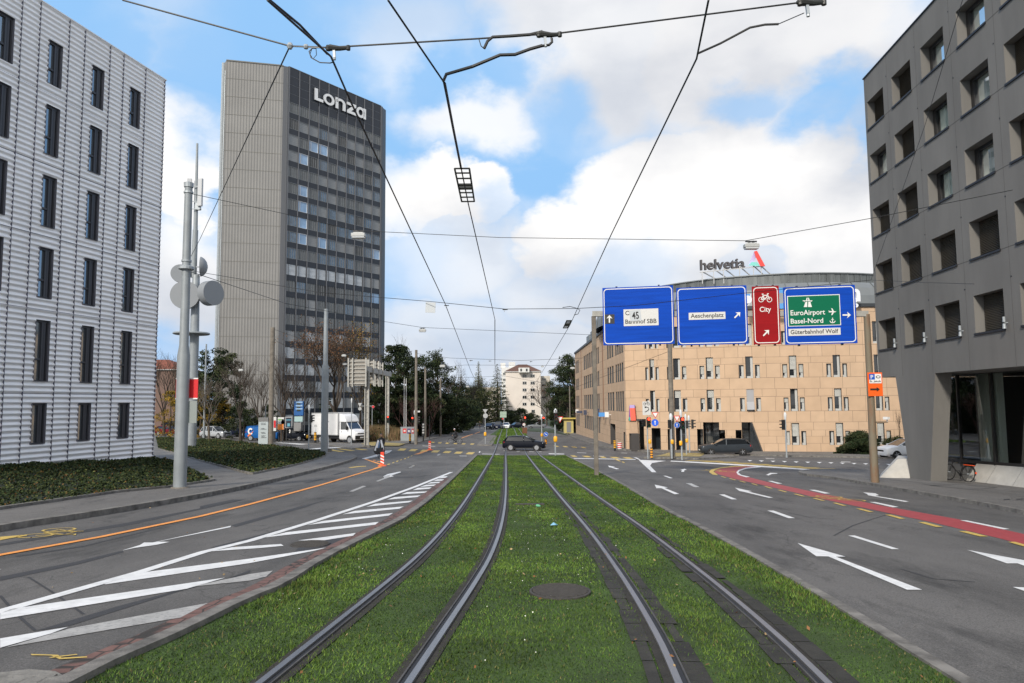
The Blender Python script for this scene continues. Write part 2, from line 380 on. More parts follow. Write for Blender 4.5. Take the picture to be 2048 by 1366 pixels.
mx=N('ShaderNodeMix'); mx.data_type='RGBA'; L(mr.outputs[0],mx.inputs[0]); mx.inputs[6].default_value=(.035,.03,.025,1); L(src,mx.inputs[7]); L(mx.outputs[2],b_.inputs['Base Color'])
ribbon('gutter',gl[:-4],-.47,-.16,-.05,.006,cob,.8)
# rails: head, groove, and the dark strip / slabs beside them
lipm=mat('rail_lip_dull',(.10,.095,.09),.7,.4,.3,5); railm=mat('rail_steel',(.27,.27,.275),.42,.7,.12,3,stretch=(6,.4,1)); groove=mat('rail_groove',(.02,.02,.022),.7); dirt=mat('rail_side_dirt',(.028,.025,.02),.95,0,.35,5,.6,40)
slab=mat('dark_paving_slabs',(.030,.028,.023),.9,0,.45,3,.4,40)
def rail_at(cl,off,ci,side):
    lab=['left rail of the left tram track, dark strip along its side','right rail of the left tram track running almost straight up the picture','left rail of the right tram track between dark slabs','right rail of the right tram track nearest to the traffic lanes'][ci]
    pts=offset_line(cl,off); t=thing('tram_rail',lab,'rail',(pts[0][0],pts[0][1],G(*pts[0])),group='tram rails in the grass')
    pts=resample(pts,1.2)
    def rb(nm,a,b,z0,z1,m): 
        o=ribbon(nm,pts,a,b,z0,z1,m,50,kind=None); o.parent=t
        me=o.data; l=Vector(t.location)
        for v in me.vertices: v.co-=l
    rb('rail_head',-.028,.028,-.05,.052,railm); rb('groove',*((.035,.075) if side>0 else (-.075,-.035)),-.05,.034,groove); rb('rail_lip',*((.075,.09) if side>0 else (-.09,-.075)),-.05,.046,lipm)
rail_at(Lc,-.55,0,1); rail_at(Lc,.55,1,-1); rail_at(Rc,-.55,2,1); rail_at(Rc,.55,3,-1)
def upto(cl,y): return [p for p in cl if p[1]<y]
for cl,o,a,b in ((Lc,-.55,-.10,.17),(Lc,.55,-.17,.10)): ribbon('rail_edge_strip',offset_line(upto(cl,63),o),a,b,-.05,.030,dirt)
for o in (-.55,.55): ribbon('rail_edge_strip',offset_line(upto(Rc,63),o),-.10,.10,-.05,.030,dirt)
# slabs, a row each side of both right-hand rails, broken into pieces with a ragged edge
rnd=random.Random(4)
def slab_row(cl,off,w,ymax):
    pts=resample(offset_line(upto(cl,ymax),off),.1); acc=0; i=0; polys=[]
    while i<len(pts)-6:
        seg=pts[i:i+6]; j=rnd.uniform(-.03,.02)
        ww=w*(1-.75*sst((seg[0][1]-8)/(ymax-8)))
        a=offset_line(seg,-ww/2-j); b=offset_line(seg,ww/2+j); polys.append([a[0],a[-1],b[-1],b[0]]); i+=5 if rnd.random()>.08 else 6
        i-=0
    return polys
ps=[]
for off,w,ym in ((-.72,.14,20),(-.37,.14,22),(.38,.13,13),(.72,.14,15)): ps+=slab_row(Rc,off,w,ym)
ps2=[]
for p in ps:
    c=(sum(q[0] for q in p)/4,sum(q[1] for q in p)/4); ps2.append([(c[0]+(q[0]-c[0])*.99,c[1]+(q[1]-c[1])*.975) for q in p])
sheet('track_paving',ps2,slab,.036)
# left pavement, planting beds, kerbs
KL=P((0,1062),(160,1038),(361,1004),(500,976),(600,951),(649,938.7),(690,927),(709,920),(714,916),(707,911.5),(680,907),(649,904),dz=0)
KL=[(-10.4,2),(-10.1,8)]+KL; KL=smooth_line(KL,1)
back=P((560,897),(517,890),(445,881),(392,879.5),(330,876),(250,873))
sheet('pavement',[KL+back+[(-70,100),(-70,2)]],pavem,.12,skirt=.2)
ribbon('kerb',KL,-.17,.03,-.05,.128,kerbm)
kb1=P((0,1019.4),(238.7,985),(341,975),(415,964),(429.7,961.4),(423,957.5),dz=.12); b1=P((358,930.5),(309,920.5),dz=.3)
kb1=[(-12.0,2),(-11.9,9)]+kb1
bed1=kb1+b1+[(-21.5,43),(-31,2)]
ivym=mat('ivy_bed_soil',(.010,.016,.006),.95,0,.4,3,.8,25)
bz1=lambda x,y:.13+.02*0+.30*sst((-x-11.5)/8)
sheet('ivy_bed_soil',[bed1],ivym,zf=bz1,skirt=.3,xc=range(-30,-11,2),yc=range(4,44,4))
ribbon('kerb',kb1,-.12,.02,0,.19,kerbm)
kb2=P((317,897.5),(349,906.5),(400,922),(499.6,949),(505,949),(560,938),(599,929),(640,917),(652,911),(651,908.5),(642,905),dz=.12)
bed2=kb2+P((578,896),(517,889.5),(445,880.5),(392,879),(330,876),(312,876),dz=.12)
sheet('ivy_bed_soil',[bed2],ivym,.17,skirt=.3)
ribbon('kerb',kb2,-.12,.02,0,.20,kerbm)
# right pavement corner under the dark building
KR=P((2048,1029),(1960,1011),(1850,991),(1747,972),(1660,957),(1615,952),(1598,948),(1600,944),(1640,941),(1700,941.5),(1790,943))
KRs=[(14.6,2),(13.9,10)]+KR
sheet('pavement',[KRs+[(60,P((1790,943))[0][1]+2),(60,2)]],pavem,.10,skirt=.2)
ribbon('kerb',KRs,-.02,.2,-.05,.108,kerbm)
# pavement in front of the sandstone building and along its wing
KF=P((1790,918),(1700,915.5),(1590,913.5),(1500,911),(1400,911.5),(1370,909),(1310,905),(1240,900),(1200,893),(1170,883),(1140,872),(1120,864),(1105,857))
sheet('pavement',[KF+[(14,205),(40,205),(70,62)]],pavem,.10,skirt=.2)
ribbon('kerb',KF,-.2,.02,-.05,.11,kerbm)
# traffic islands
def island(poly,h=.10,m=None):
    pl=P(*poly); sheet('traffic_island',[pl],m or pavem,h,skirt=.2); ribbon('kerb',pl+[pl[0]],-.1,.1,-.05,h+.008,kerbm)
island([(957,889),(990,872),(976,872.5),(953,888)]) if 0 else island([(955,891),(983,891.5),(993,872.5),(978,871)])
island([(1290,917),(1395,919),(1470,915.5),(1440,912),(1300,913)])
island([(705,898.5),(745,893.5),(800,889),(838,886.5),(800,884),(735,887),(640,884.5),(640,887)])
# left far pavement and verge along the trees
KV=P((690,880),(760,881),(835,885.5),(860,879),(905,869),(925,861.5),(945,858)); 
sheet('pavement',[KV+[(-13.5,240),(-16.5,240),(-28,108),(-46,108)]],pavem,.09,skirt=.2); ribbon('kerb',KV+[(-13.5,240)],-.02,.18,-.05,.10,kerbm)
# hedge / lawn on the far right verge beyond the crossing
sheet('lawn',[P((1047,862),(1110,866),(1140,872),(1135,858),(1060,857))],earth,.1,skirt=.2)
# ---------------------------------------------------------------- painted markings
c1=lambda *p:P(*[(x/2.932,900+y/2.932) for x,y in p])      # enlarged-crop readings -> places on the ground
c2=lambda *p:P(*[(400+x/2.81,880+y/2.81) for x,y in p])
c3=lambda *p:P(*[(900+x/2.81,880+y/2.81) for x,y in p])
c8=lambda *p:P(*[(1370+x/3.0206,840+y/3.0206) for x,y in p])
cr=lambda *p:P(*[(1140+x/4.878,680+y/4.878) for x,y in p])
c7=lambda *p:P(*[(680+x/5.254,680+y/5.254) for x,y in p])
ce=lambda *p:P(*[(900+x/5.254,680+y/5.254) for x,y in p])
c6=lambda *p:P(*[(520+x/7.588,780+y/7.588) for x,y in p])
Wh=[];Wn=[];Ye=[];Or=[]
def line(pts,w): 
    a=offset_line(pts,-w/2); b=offset_line(pts,w/2); return [[a[i],a[i+1],b[i+1],b[i]] for i in range(len(pts)-1)]
HL=[(-6.15,5)]+P((0,1224),(283,1144),(406,1105),(500,1082),(628,1043),(749,1003.5),(830,974),(903,944.5))
Wh+=line(HL,.17)
for q in (((340,553),(490,520),(1005,462),(985,478)),((600,480),(690,457),(1085,412),(1060,427)),((800,420),(870,400),(1145,375),(1120,388)),((935,377),(985,360),(1195,342),(1175,352)),
          ((1050,337),(1095,322),(1240,312),(1222,322)),((1130,307),(1165,294),(1277,290),(1262,298)),((1195,283),(1225,270),(1302,267),(1290,275)),((1235,265),(1270,253),(1327,251),(1313,259)),
          ((1275,247),(1300,238),(1352,236),(1341,243)),((1310,232),(1335,222),(1372,222),(1360,229)),((1340,217),(1365,205),(1393,205),(1380,213)),
          ((60,628),(180,605),(455,587),(470,597),(330,610)),((550,567),(875,525),(860,540),(690,567)),): Wh.append(c2(*q))
Wh.append(c1((600,787),(860,718),(1466,640),(1914,575),(1850,592),(1466,666),(620,791)))
Wh+=[c1((0,962),(65,936),(1320,752),(1095,817),(0,997)),c1((0,1110),(400,1042),(300,1080),(0,1165))]
Wn+=[c1((1110,806),(1466,730),(1600,710),(1560,745),(1466,768)),c1((30,1162),(400,1052),(1220,900),(1060,985)),c1((0,700),(10,700),(0,705))]
Or+=line([(-8.6,5)]+P((0,1111),(200,1075),(400,1033.5),(500,1009),(640,971),(763,934)),.15)
Or+=[c7((320,1366),(440,1318),(490,1310),(400,1340)),c7((250,1252),(275,1252),(440,1305),(425,1315)),c7((770,1205),(860,1175),(925,1155),(940,1158),(830,1200)),c7((340,1262),(370,1262),(380,1268),(350,1268)),c7((385,1275),(415,1275),(425,1282),(395,1282))]
Or+=[c7((1270,1035),(1285,1025),(1400,985),(1395,992)),c7((1410,985),(1471,962),(1471,968),(1425,985))]
for q in ((490,1310,530,1303),(545,1293,575,1285),(585,1278,618,1270),(630,1262,655,1255),(668,1250,698,1243),(705,1236,732,1229),(740,1220,765,1214)):
    Ye.append(c7((q[0],q[1]+3),(q[0]+15,q[3]),(q[2],q[3]-2),(q[2]-14,q[1]+3)))
for x in (654,770,888,1005,1127,1247,1370):
    y=1152+(x-654)*.054; Ye.append(c7((x-52,y+10),(x-20,y-11),(x+48,y-9),(x+18,y+12)))
for x,y in ((975,1076),(1050,1081),(1130,1085),(1215,1089),(1300,1092),(1390,1094)): Ye.append(c7((x-25,y+5),(x-12,y-6),(x+24,y-5),(x+10,y+6)))
Ye+=[c6((850,912),(900,908),(960,935),(900,937)),c6((1000,905),(1090,903),(1290,935),(1200,940)),c6((1155,893),(1220,891),(1450,918),(1370,925)),c6((1320,880),(1370,878),(1640,908),(1560,914))]
Wh+=[c6((740,895),(900,880),(1270,866),(1180,878),(760,905)),c6((215,798),(330,800),(740,822),(600,830))]
Wh+=[c6((1560,1045),(1600,1050),(1973,945),(1973,920),(1780,985)),c7((470,1165),(550,1160),(520,1180),(250,1250),(225,1247),(380,1205)),c6((1880,1310),(1973,1290),(1973,1320),(1885,1338))]
# white arrows on the left roadway
Wh+=[c1((715,592),(820,560),(845,545),(895,545),(1355,446),(1350,455),(925,540),(995,541),(920,558),(800,575)),c2((1030,205),(1055,192),(1125,178),(1130,182),(1075,200),(1090,205),(1035,213))]
Wn+=[c2((988,232),(1070,200),(1085,203),(1000,234)),c2((838,290),(915,258),(935,260),(860,291)),c2((1175,155),(1195,143),(1207,145),(1187,157)),c7((720,1345),(770,1318),(788,1318),(745,1345)),c7((1015,1212),(1040,1198),(1060,1199),(1035,1213))]
Wn+=[c7((1110,1140),(1200,1143),(1215,1148),(1120,1145)),c7((1250,1215),(1330,1217),(1335,1223),(1260,1222)),c7((860,1110),(1000,1115),(1000,1121),(870,1116))]
# tram crossing edge lines
Wh+=[c7((1180,1092),(1300,1094),(1300,1098),(1185,1097))] if 0 else []
Wh+=[ce((300,1180),(312,1170),(322,1170),(310,1186)),ce((1035,1192),(1200,1196),(1200,1202),(1040,1200)),ce((180,1212),(300,1190),(1100,1204),(1095,1207),(330,1196),(200,1216))[:0] or ce((335,1196),(520,1200),(520,1203),(340,1200))]
Wn+=[ce((700,1168),(730,1168),(733,1173),(700,1173)),ce((830,1170),(880,1171),(885,1176),(835,1176)),ce((930,1172),(960,1172),(965,1178),(935,1178)),ce((560,1160),(600,1160),(605,1166),(565,1166))]
# right roadway
for q in (((985,700),(1025,700),(1295,783),(1250,783)),((497,549),(535,549),(665,595),(625,595)),((205,451),(238,451),(315,481),(282,481)),((8,384),(38,384),(85,405),(53,405)),
          ((680,746),(970,828),(912,829),(1432,1029),(1342,1029),(866,827),(793,826)),((1705,787),(2060,852),(2500,1010),(2400,1010),(2010,869),(1945,869)),((1980,1012),(2100,1018),(2500,1180),(2400,1200),(2048,1036)),
          ((302,410),(405,432),(383,434),(532,470),(508,472),(362,437),(328,430)),((1075,438),(1150,444),(1172,455),(1150,460),(1352,493),(1330,496),(1105,456),(1100,448)),
          ((1660,607),(1700,608),(1962,661),(1925,663)),((1113,496),(1150,497),(1292,527),(1255,529)),((750,423),(785,423),(878,444),(845,446)),((500,369),(525,369),(588,385),(560,386))): Wh.append(c8(*q))
for q in (((1150,252),(1225,268),(1205,270),(1288,304),(1262,306),(1188,272),(1160,272)),((888,144),(928,151),(915,153),(952,163),(935,165),(905,155),(895,154)),((1198,202),(1214,202),(1253,215),(1236,216)),((1325,244),(1345,244),(1402,265),(1378,266)),
          ((1060,112),(1215,118),(1185,122),(1135,130),(1125,145),(1160,182),(1135,182),(1100,150))): Wh.append(c3(*q))
Wh+=[cr((1068,1271),(1118,1257),(1140,1268),(1118,1270),(1112,1288),(1085,1288),(1092,1270)),c8((490,332),(515,320),(555,322),(560,325),(525,327),(505,336)),cr((985,1178),(1561,1210),(1561,1216),(980,1186))]
Wh+=[c8((0,250),(460,277),(910,309),(900,314),(450,284),(0,256)),cr((35,1153),(640,1163),(640,1169),(40,1159)),c8((460,281),(478,283),(370,295),(330,308),(322,318),(340,332),(392,344),(370,347),(320,332),(310,317),(322,303),(365,289))]
Wh+=[cr((620,1145),(650,1148),(690,1170),(665,1166))]
for i in range(14):   # give-way teeth
    x=655+i*113; y=1173+i*3.1; a=[(1360+xx/4.878,680+yy/4.878) for xx,yy in ((x,y),(x+52,y+1),(x+27,y+12))]; Wh.append(P(*a))
Wn+=[cr((0,1170),(0,1171),(1,1171))][:0]
Wn+=[c8((485,230),(540,232),(540,236),(490,236)),c8((940,250),(1000,252),(1000,257),(945,255)),cr((68,1096),(160,1100),(158,1106),(70,1102)),cr((225,1128),(330,1132),(330,1139),(228,1135)),cr((500,1100),(560,1102),(558,1107),(502,1105))]
for i in range(11):   # long yellow bars of the wide crossing
    x=40+i*155; y=1180+i*10.5; a=[(1360+xx/4.878,680+yy/4.878) for xx,yy in ((x,y),(x+60,y-4),(x+400,y+2),(x+350,y+5.5))]; Ye.append(P(*a))
for q in ((0,1132,75),(115,1136,100),(285,1143,75),(385,1147,110),(510,1150,110)): Ye.append(cr((q[0],q[1]-5),(q[0]+q[2]*.6,q[1]-5),(q[0]+q[2],q[1]+9),(q[0]+q[2]*.4,q[1]+9)))
for q in ((10,1040,55),(105,1045,55)): Ye.append(cr((q[0],q[1]),(q[0]+q[2]*.6,q[1]),(q[0]+q[2],q[1]+10),(q[0]+q[2]*.4,q[1]+10)))
for x,y in ((1085,1115),(1180,1119),(1275,1124),(1372,1128)): Ye.append(ce((x,y-4),(x+38,y-3),(x+65,y+8),(x+25,y+8)))
Ye.append(cr((430,1162),(455,1163),(500,1185),(480,1185))); Ye.append(cr((502,1188),(520,1188),(538,1199),(520,1200)))
Ye.append(c8((200,335),(165,330),(145,315),(158,300),(215,287),(290,279),(375,277),(375,280),(300,283),(215,293),(180,304),(172,313),(190,325)))
for a,b,c,d in ((1950,739,2110,772),(1652,674,1832,706),(1407,619,1560,649),(1208,574,1332,599),(1033,537,1142,558),(890,502,977,520),(768,474,848,489),(653,448,724,462),(558,424,620,437),(476,402,532,415),(398,385,444,396),(323,369,372,378),(263,354,312,364),(213,341,252,350)):
    k=(c-a)*.28; Ye.append(c8((a,b),(a+k,b),(c,d),(c-k,d)))
# cycle symbols in yellow lines
def bike_sym(px,py,ang,s):
    o=gp(px,py); ca,sa=math.cos(ang),math.sin(ang); out=[]
    T=lambda p:(o[0]+s*(p[0]*ca-p[1]*sa),o[1]+s*(p[0]*sa+p[1]*ca))
    def ln(pp,w=.09): 
        for q in line([T(p) for p in pp],w*s): out.append(q)
    for cx in (-.75,.75): ln([(cx+.5*math.cos(i*math.pi/6),.5*math.sin(i*math.pi/6)) for i in range(13)])
    ln([(-.75,0),(-.2,.85),(.55,.85),(0,-.1),(-.75,0)]); ln([(0,-.1),(-.3,1.05)]); ln([(.75,0),(.45,1.15),(.75,1.25)]); return out
Ye+=bike_sym(*( (1680,997)),R(100),.75)+bike_sym(1440,942,R(110),.8)+bike_sym(95,1066,R(-85),.55)
Ye+=[c1((0,512),(155,499),(160,505),(60,520),(0,532))]+[c1((120,1230),(150,1218),(215,1218),(225,1232),(180,1238),(125,1236))[:0] or c1((180,1203),(340,1208),(360,1225),(510,1217),(512,1223),(350,1234),(300,1212),(185,1210))]+[c1((285,1222),(450,1203),(455,1207),(300,1226))]
Ye+=[c6((1340,1178),(1480,1160),(1610,1155),(1612,1162),(1500,1170),(1380,1185))]
Ye=[p for p in Ye if len(p)>2]; Wh=[p for p in Wh if len(p)>2]; Wn=[p for p in Wn if len(p)>2]
redl=c8((2500,830),(2048,755),(1900,716),(1500,620),(1150,546),(800,471),(500,400),(300,356),(200,328),(176,314),(200,296),(300,282),(450,279),(460,282),(380,290),(325,306),(318,318),(340,334),(500,375),(800,440),(1200,520),(1650,600),(2048,690),(2500,760))
sheet('cycle_lane',[redl],pred,.004)
sheet('yellow_box_marking',[cr((820,1150),(960,1112),(1330,1116),(1270,1150)),c7((215,1100),(350,1078),(690,1098),(620,1120),(330,1120))],yelhaze,.004 if 0 else .112)
for i,(nm,ps_,m_,z) in enumerate((('white_markings',Wh,pwhite,.008),('worn_markings',Wn,pworn,.0065),('yellow_markings',Ye,pyel,.0105),('orange_markings',Or,pora,.0125))):
    zz=z
    sheet(nm,ps_,m_,zz)
# dark repair strips of newer asphalt
dk=mat('fresh_asphalt',(.045,.045,.048),.8,0,.15,20,.4,90)
Dk=[c1((0,745),(450,655),(720,590),(725,600),(460,672),(0,768)),c1((0,550),(730,430),(1440,289),(1380,305),(740,445),(0,562)),c1((90,622),(500,560),(960,452),(880,475),(480,570),(100,628)),c1((215,1060),(700,915),(1095,810),(1320,760),(1466,705),(1466,720),(1050,830),(400,1035)),
    c2((580,580),(870,543),(1085,420),(1140,385),(1080,445),(900,545),(700,600),(520,640)),c2((175,480),(540,380),(720,335),(560,388),(200,490)),c2((60,605),(330,535),(600,462),(380,540),(130,612)),c2((380,300),(450,285),(520,272),(420,300)),c2((580,243),(690,217),(690,222),(600,244)),c2((745,195),(810,178),(830,180),(765,196)),c2((0,372),(180,335),(255,335),(0,385)),c2((1070,207),(1200,207),(1205,211),(1090,211))]
sheet('road_patch',Dk,dk,.0035)
cracks=[]
for pts_ in ([(165,745),(330,850),(490,965)],[(0,855),(90,960),(205,1060)]):
    cracks+=line(c1(*pts_),.03)
sheet('road_crack',cracks,dk,.0038)
sheet('pavement_patch',line(c8((1480,412),(1640,404),(1885,424),(1715,436),(1480,412)),.07),dk,.106)
sheet('pavement_patch',[c8((1925,498),(1960,497),(1965,503),(1930,504)),c8((2000,496),(2048,494),(2048,500),(2005,501))],dk,.106)
seal=[]
for pts_ in ([(900,700),(1010,640),(1130,600),(1260,560)],[(620,560),(760,590),(900,600)],[(330,440),(470,470),(620,500)],[(1300,900),(1500,960),(1750,980)]): seal+=line(c8(*pts_),.035)
sheet('road_crack',seal,dk,.0036)
# manhole and drain covers
iron=mat('cast_iron',(.075,.068,.06),.7,.4,.2,20,.3,60)
def manhole(px,py,r,lab,dz):
    x,y=gp(px,py,dz); z=G(x,y)+dz; t=thing('manhole_cover',lab,'manhole cover',(x,y,z))
    b=MB(); b.lathe([(r,-.04),(r,.005),(r*.93,.012),(r*.92,.006)],(x,y,z),40); b.build('rim',iron,t)
    b=MB(); n=int(2*r*.9/.045)
    b.lathe([(r*.915,-.03),(r*.915,.006)],(x,y,z),32)
    for i in range(n):
        yy=-r*.88+i*.045; hw=math.sqrt(max(0,(r*.9)**2-yy*yy))
        if hw>.05: b.box((x,y+yy,z+.010),(2*hw,.022,.010))
    b.build('ribbed_plate',iron,t)
manhole(1120,1182,.36,'round ribbed iron manhole cover sunk in the tram grass',.045)
manhole(620,1088,.33,'dark round iron cover in the hatched area beside the kerb',.013)
x,y=gp(1060,1007.5,.05); tag(MB().box((x,y,G(x,y)+.03),(.75,.14,.05)).build('drain_grating',iron,loc=(x,y,G(x,y))),'narrow metal drain grating across the grass between the tracks','drain')
nav=mat('blue_plastic',(.22,.45,.62),.4); grp=mat('green_plastic',(.15,.45,.25),.3)
x,y=gp(1107,1050,.05); b=MB(); rr=random.Random(5)
b.poly([(x-.07,y-.03,G(x,y)+.05),(x+.05,y-.06,G(x,y)+.06),(x+.09,y+.02,G(x,y)+.05),(x,y+.03,G(x,y)+.10)]); b.poly([(x+.02,y,G(x,y)+.08),(x+.10,y-.03,G(x,y)+.06),(x+.06,y+.05,G(x,y)+.05)]); b.poly([(x-.07,y-.03,G(x,y)+.05),(x,y+.03,G(x,y)+.10),(x-.03,y+.06,G(x,y)+.05)])
tag(b.build('plastic_scrap',nav,loc=(x,y,G(x,y))),'scrap of pale blue plastic lying in the grass between the tracks','litter')
x,y=gp(1073,1011,.06); b=MB(); b.tube([(x,y,G(x,y)+.06),(x+.05,y-.05,G(x,y)+.06),(x+.09,y-.11,G(x,y)+.06)],[.03,.035,.018],8); tag(b.build('plastic_bottle',grp,loc=(x,y,G(x,y)),smooth=True),'small crumpled green bottle lying beside the drain grating','litter')
# gully stones in the left foreground corner
gst=mat('rough_granite_setts',(.20,.19,.17),.85,0,.3,9,.4,40)
q=P((-40,1352),(60,1341),(110,1345),(150,1366)); sheet('kerb_corner_stones',[q+[(-4.2,3)]+[(-6,3)]],gst,.012)
bb=MB()
for i in range(7):
    x0,y0=gp(-20+i*22,1356+((i*7)%5)*2); bb.box((x0,y0-.1,G(x0,y0)+.012),(.22,.16,.05),R(-20+i*5))
o=bb.build('gutter_setts',gst); o['kind']='structure'
# ---------------------------------------------------------------- buildings
def cellwall(b,P0,dr,us,zs,hole,mi=None,disp=None):
    """wall as cells in a vertical plane; dr=(dx,dy) unit, normal to the right of dr; disp(z)->outward offset"""
    nx,ny=dr[1],-dr[0]; idx={}
    def vid(i,j):
        k=(i,j)
        if k not in idx:
            u,z=us[i],zs[j]; d=disp(z) if disp else 0
            idx[k]=b.vert((P0[0]+dr[0]*u+nx*d,P0[1]+dr[1]*u+ny*d,z))
        return idx[k]
    for i in range(len(us)-1):
        for j in range(len(zs)-1):
            u,z=(us[i]+us[i+1])/2,(zs[j]+zs[j+1])/2
            if hole(u,z): continue
            b.m=mi(u,z) if mi else 0
            b.face((vid(i,j),vid(i+1,j),vid(i+1,j+1),vid(i,j+1)))
    b.m=0
def uniq(l,eps=1e-4):
    l=sorted(l); o=[l[0]]
    for x in l[1:]:
        if x-o[-1]>eps: o.append(x)
    return o
class Pl:   # local frame of a vertical plane: u along dr, n outward (to the right of dr), z up
    def __init__(s,P0,dr): s.P0=P0; s.dr=dr; s.n=(dr[1],-dr[0])
    def __call__(s,u,z,d=0.0): return (s.P0[0]+s.dr[0]*u+s.n[0]*d,s.P0[1]+s.dr[1]*u+s.n[1]*d,z)
    def boxm(s,b,u0,u1,z0,z1,d0,d1):
        ix=[b.vert(s(u,z,d)) for z in (z0,z1) for d in (d0,d1) for u in (u0,u1)]
        for q in ((0,2,3,1),(4,5,7,6),(0,1,5,4),(2,6,7,3),(0,4,6,2),(1,3,7,5)): b.face([ix[k] for k in q])
    def quad(s,b,u0,u1,z0,z1,d): b.poly([s(u0,z0,d),s(u1,z0,d),s(u1,z1,d),s(u0,z1,d)])
    def reveal(s,b,u0,u1,z0,z1,d0,d1):   # the four sides of an opening
        for (a,c,e,f) in ((u0,z0,u1,z0),(u1,z0,u1,z1),(u1,z1,u0,z1),(u0,z1,u0,z0)):
            b.poly([s(a,c,d0),s(e,f,d0),s(e,f,d1),s(a,c,d1)])
# === left: office block clad in horizontal corrugated aluminium
alu=mat('corrugated_aluminium',(.89,.88,.88),.45,.1,.05,.4,stretch=(1,1,.3)); jointm=mat('panel_joint',(.10,.10,.14),.6); fr_l=mat('window_frame_grey',(.055,.056,.065),.5,.2); rev_l=mat('reveal_lilac',(.16,.16,.19),.6)
glb=mat('glass_office',(.30,.34,.38),.05,.75)
def left_building():
    Y0=42.0; c=at(310,800,Y0); d=raydir(1337,803); l=math.hypot(d.x,d.y); dr=(-d.x/l,-d.y/l)   # u runs from the far corner toward the camera
    P0=(c.x,c.y); pl=Pl(P0,dr)     # outward normal = right of dr
    if pl.n[0]<0: pl.n=(-pl.n[0],-pl.n[1])
    H=lambda x,y:hitp(x,y,P0,dr)
    ztop=H(326,158)[1]; zb=-2.6; L_=40.0
    cols=[]
    for a,b_ in (((259.6,173.2),(280.5,180)),((184.2,129),(206.9,139)),((98.1,77.6),(124.9,90.8))):
        u1,u0=H(*a)[0],H(*b_)[0]; cols.append((min(u0,u1),max(u0,u1)))
    pitch=((cols[2][0]-cols[0][0])/2); w=sum(b_-a for a,b_ in cols)/3
    c0=cols[0][0]; cols=[(c0+pitch*i,c0+pitch*i+w) for i in range(0,9)]
    rows=[]
    for t,bt in ((173.2,249.7),(285.6,372.8),(409,499),(534.7,622.9),(661,768.4),(805.8,877)):
        x=259.6-(t-173)*.032; rows.append((H(x,bt)[1],H(x,t)[1]))
    jz=[H(322,298.4)[1],H(320,415)[1],H(318,533)[1],H(316,653.6)[1],H(312,790.3)[1]]
    ju=[]; 
    for i in range(12):
        base=c0-pitch*.5+pitch*.5*0; 
    # vertical joints: two per window bay
    e=H(311.6,702)[0]; ju=[e]+[c0-.38+pitch*i for i in range(0,9)]+[c0+w+.55+pitch*i for i in range(0,9)]
    per=.256; A=.040
    disp=lambda z:A*math.sin(2*math.pi*z/per)
    zs=[zb+ per/8*i for i in range(int((ztop-zb)/(per/8))+1)]+[ztop]
    for a,b_ in rows: zs+=[a,b_]
    for z in jz: zs+=[z-.014,z+.014]
    us=[0,L_]
    for a,b_ in cols: us+=[a,b_]
    for u in ju: us+=[u-.013,u+.013]
    us=uniq([u for u in us if 0<=u<=L_]); zs=uniq([z for z in zs if z<=ztop],.004)
    hole=lambda u,z:any(a<u<b_ for a,b_ in cols) and any(a<z<b_ for a,b_ in rows)
    isj=lambda u,z:1 if any(abs(z-k)<.012 for k in jz) else 0
    t=thing('office_building','white office block on the left clad in horizontal corrugated metal panels','building',(c.x,c.y,G(c.x,c.y)))
    b=MB(); cellwall(b,P0,dr,us,zs,hole,isj,None)
    # apply corrugation outward
    n=pl.n
    b.v=[(x+n[0]*disp(z),y+n[1]*disp(z),z) for x,y,z in b.v]
    b.build('corrugated_wall',[alu,jointm],t,smooth='all')
    b=MB()
    for u in ju:
        if 0<u<L_-.1:
            cut=[(z0,z1) for (a,c_) in cols if a-.02<u<c_+.02 for (z0,z1) in rows]
            if not cut: pl.boxm(b,u-.006,u+.006,zb,ztop,-.05,A+.010)
    b.build('panel_joint',jointm,t)
    # far end, back, roof as a box shell behind the skin
    b=MB(); q=[pl(0,0,0),pl(L_,0,0),pl(L_,0,-16),pl(0,0,-16)]
    for k in ((1,2),(2,3),(3,0)):
        a,c_=q[k[0]],q[k[1]]; b.poly([(a[0],a[1],zb),(c_[0],c_[1],zb),(c_[0],c_[1],ztop),(a[0],a[1],ztop)])
    b.build('side_walls',alu,t); b=MB(); b.poly([(x,y,ztop-.02) for x,y,_ in q]); b.build('roof',greyback,t)
    b=MB(); pl.boxm(b,-.03,L_,ztop,ztop+.05,-.2,.075); pl.boxm(b,-.035,.05,zb,ztop,-.1,.06) if 0 else None; b.build('parapet_trim',alu,t)
    for a,b_ in cols:
        for k,(z0,z1) in enumerate(rows):
            f=MB(); D=-.12
            f.m=1; pl.reveal(f,a,b_,z0,z1,.05,D); f.m=0
            fw=.07; zt=z0+(z1-z0)*.36; um=a+(b_-a)*.42     # far (small u) part is the opening light
            pl.boxm(f,a,b_,z0,z0+fw,D-.06,D+.05); pl.boxm(f,a,b_,z1-fw*1.6,z1,D-.06,D+.05)
            pl.boxm(f,a,a+fw,z0+fw,z1-fw*1.6,D-.06,D+.05); pl.boxm(f,b_-fw*.6,b_,z0+fw,z1-fw*1.6,D-.06,D+.05)
            pl.boxm(f,um-.05,um+.05,z0+fw,z1-fw*1.6,D-.06,D+.07); pl.boxm(f,um-.20,um-.09,z0+fw,z1-fw*1.6,D-.06,D+.04)
            if k!=5: pl.boxm(f,um+.05,b_-fw*.6,zt-.045,zt+.045,D-.06,D+.05)
            w_=f.build('window',[fr_l,rev_l],t)
            g=MB(); pl.quad(g,a+.01,b_-.01,z0+.02,z1-.02,D-.03); g.build('pane',glb,w_)
    # ledge strips under the windows
left_building()
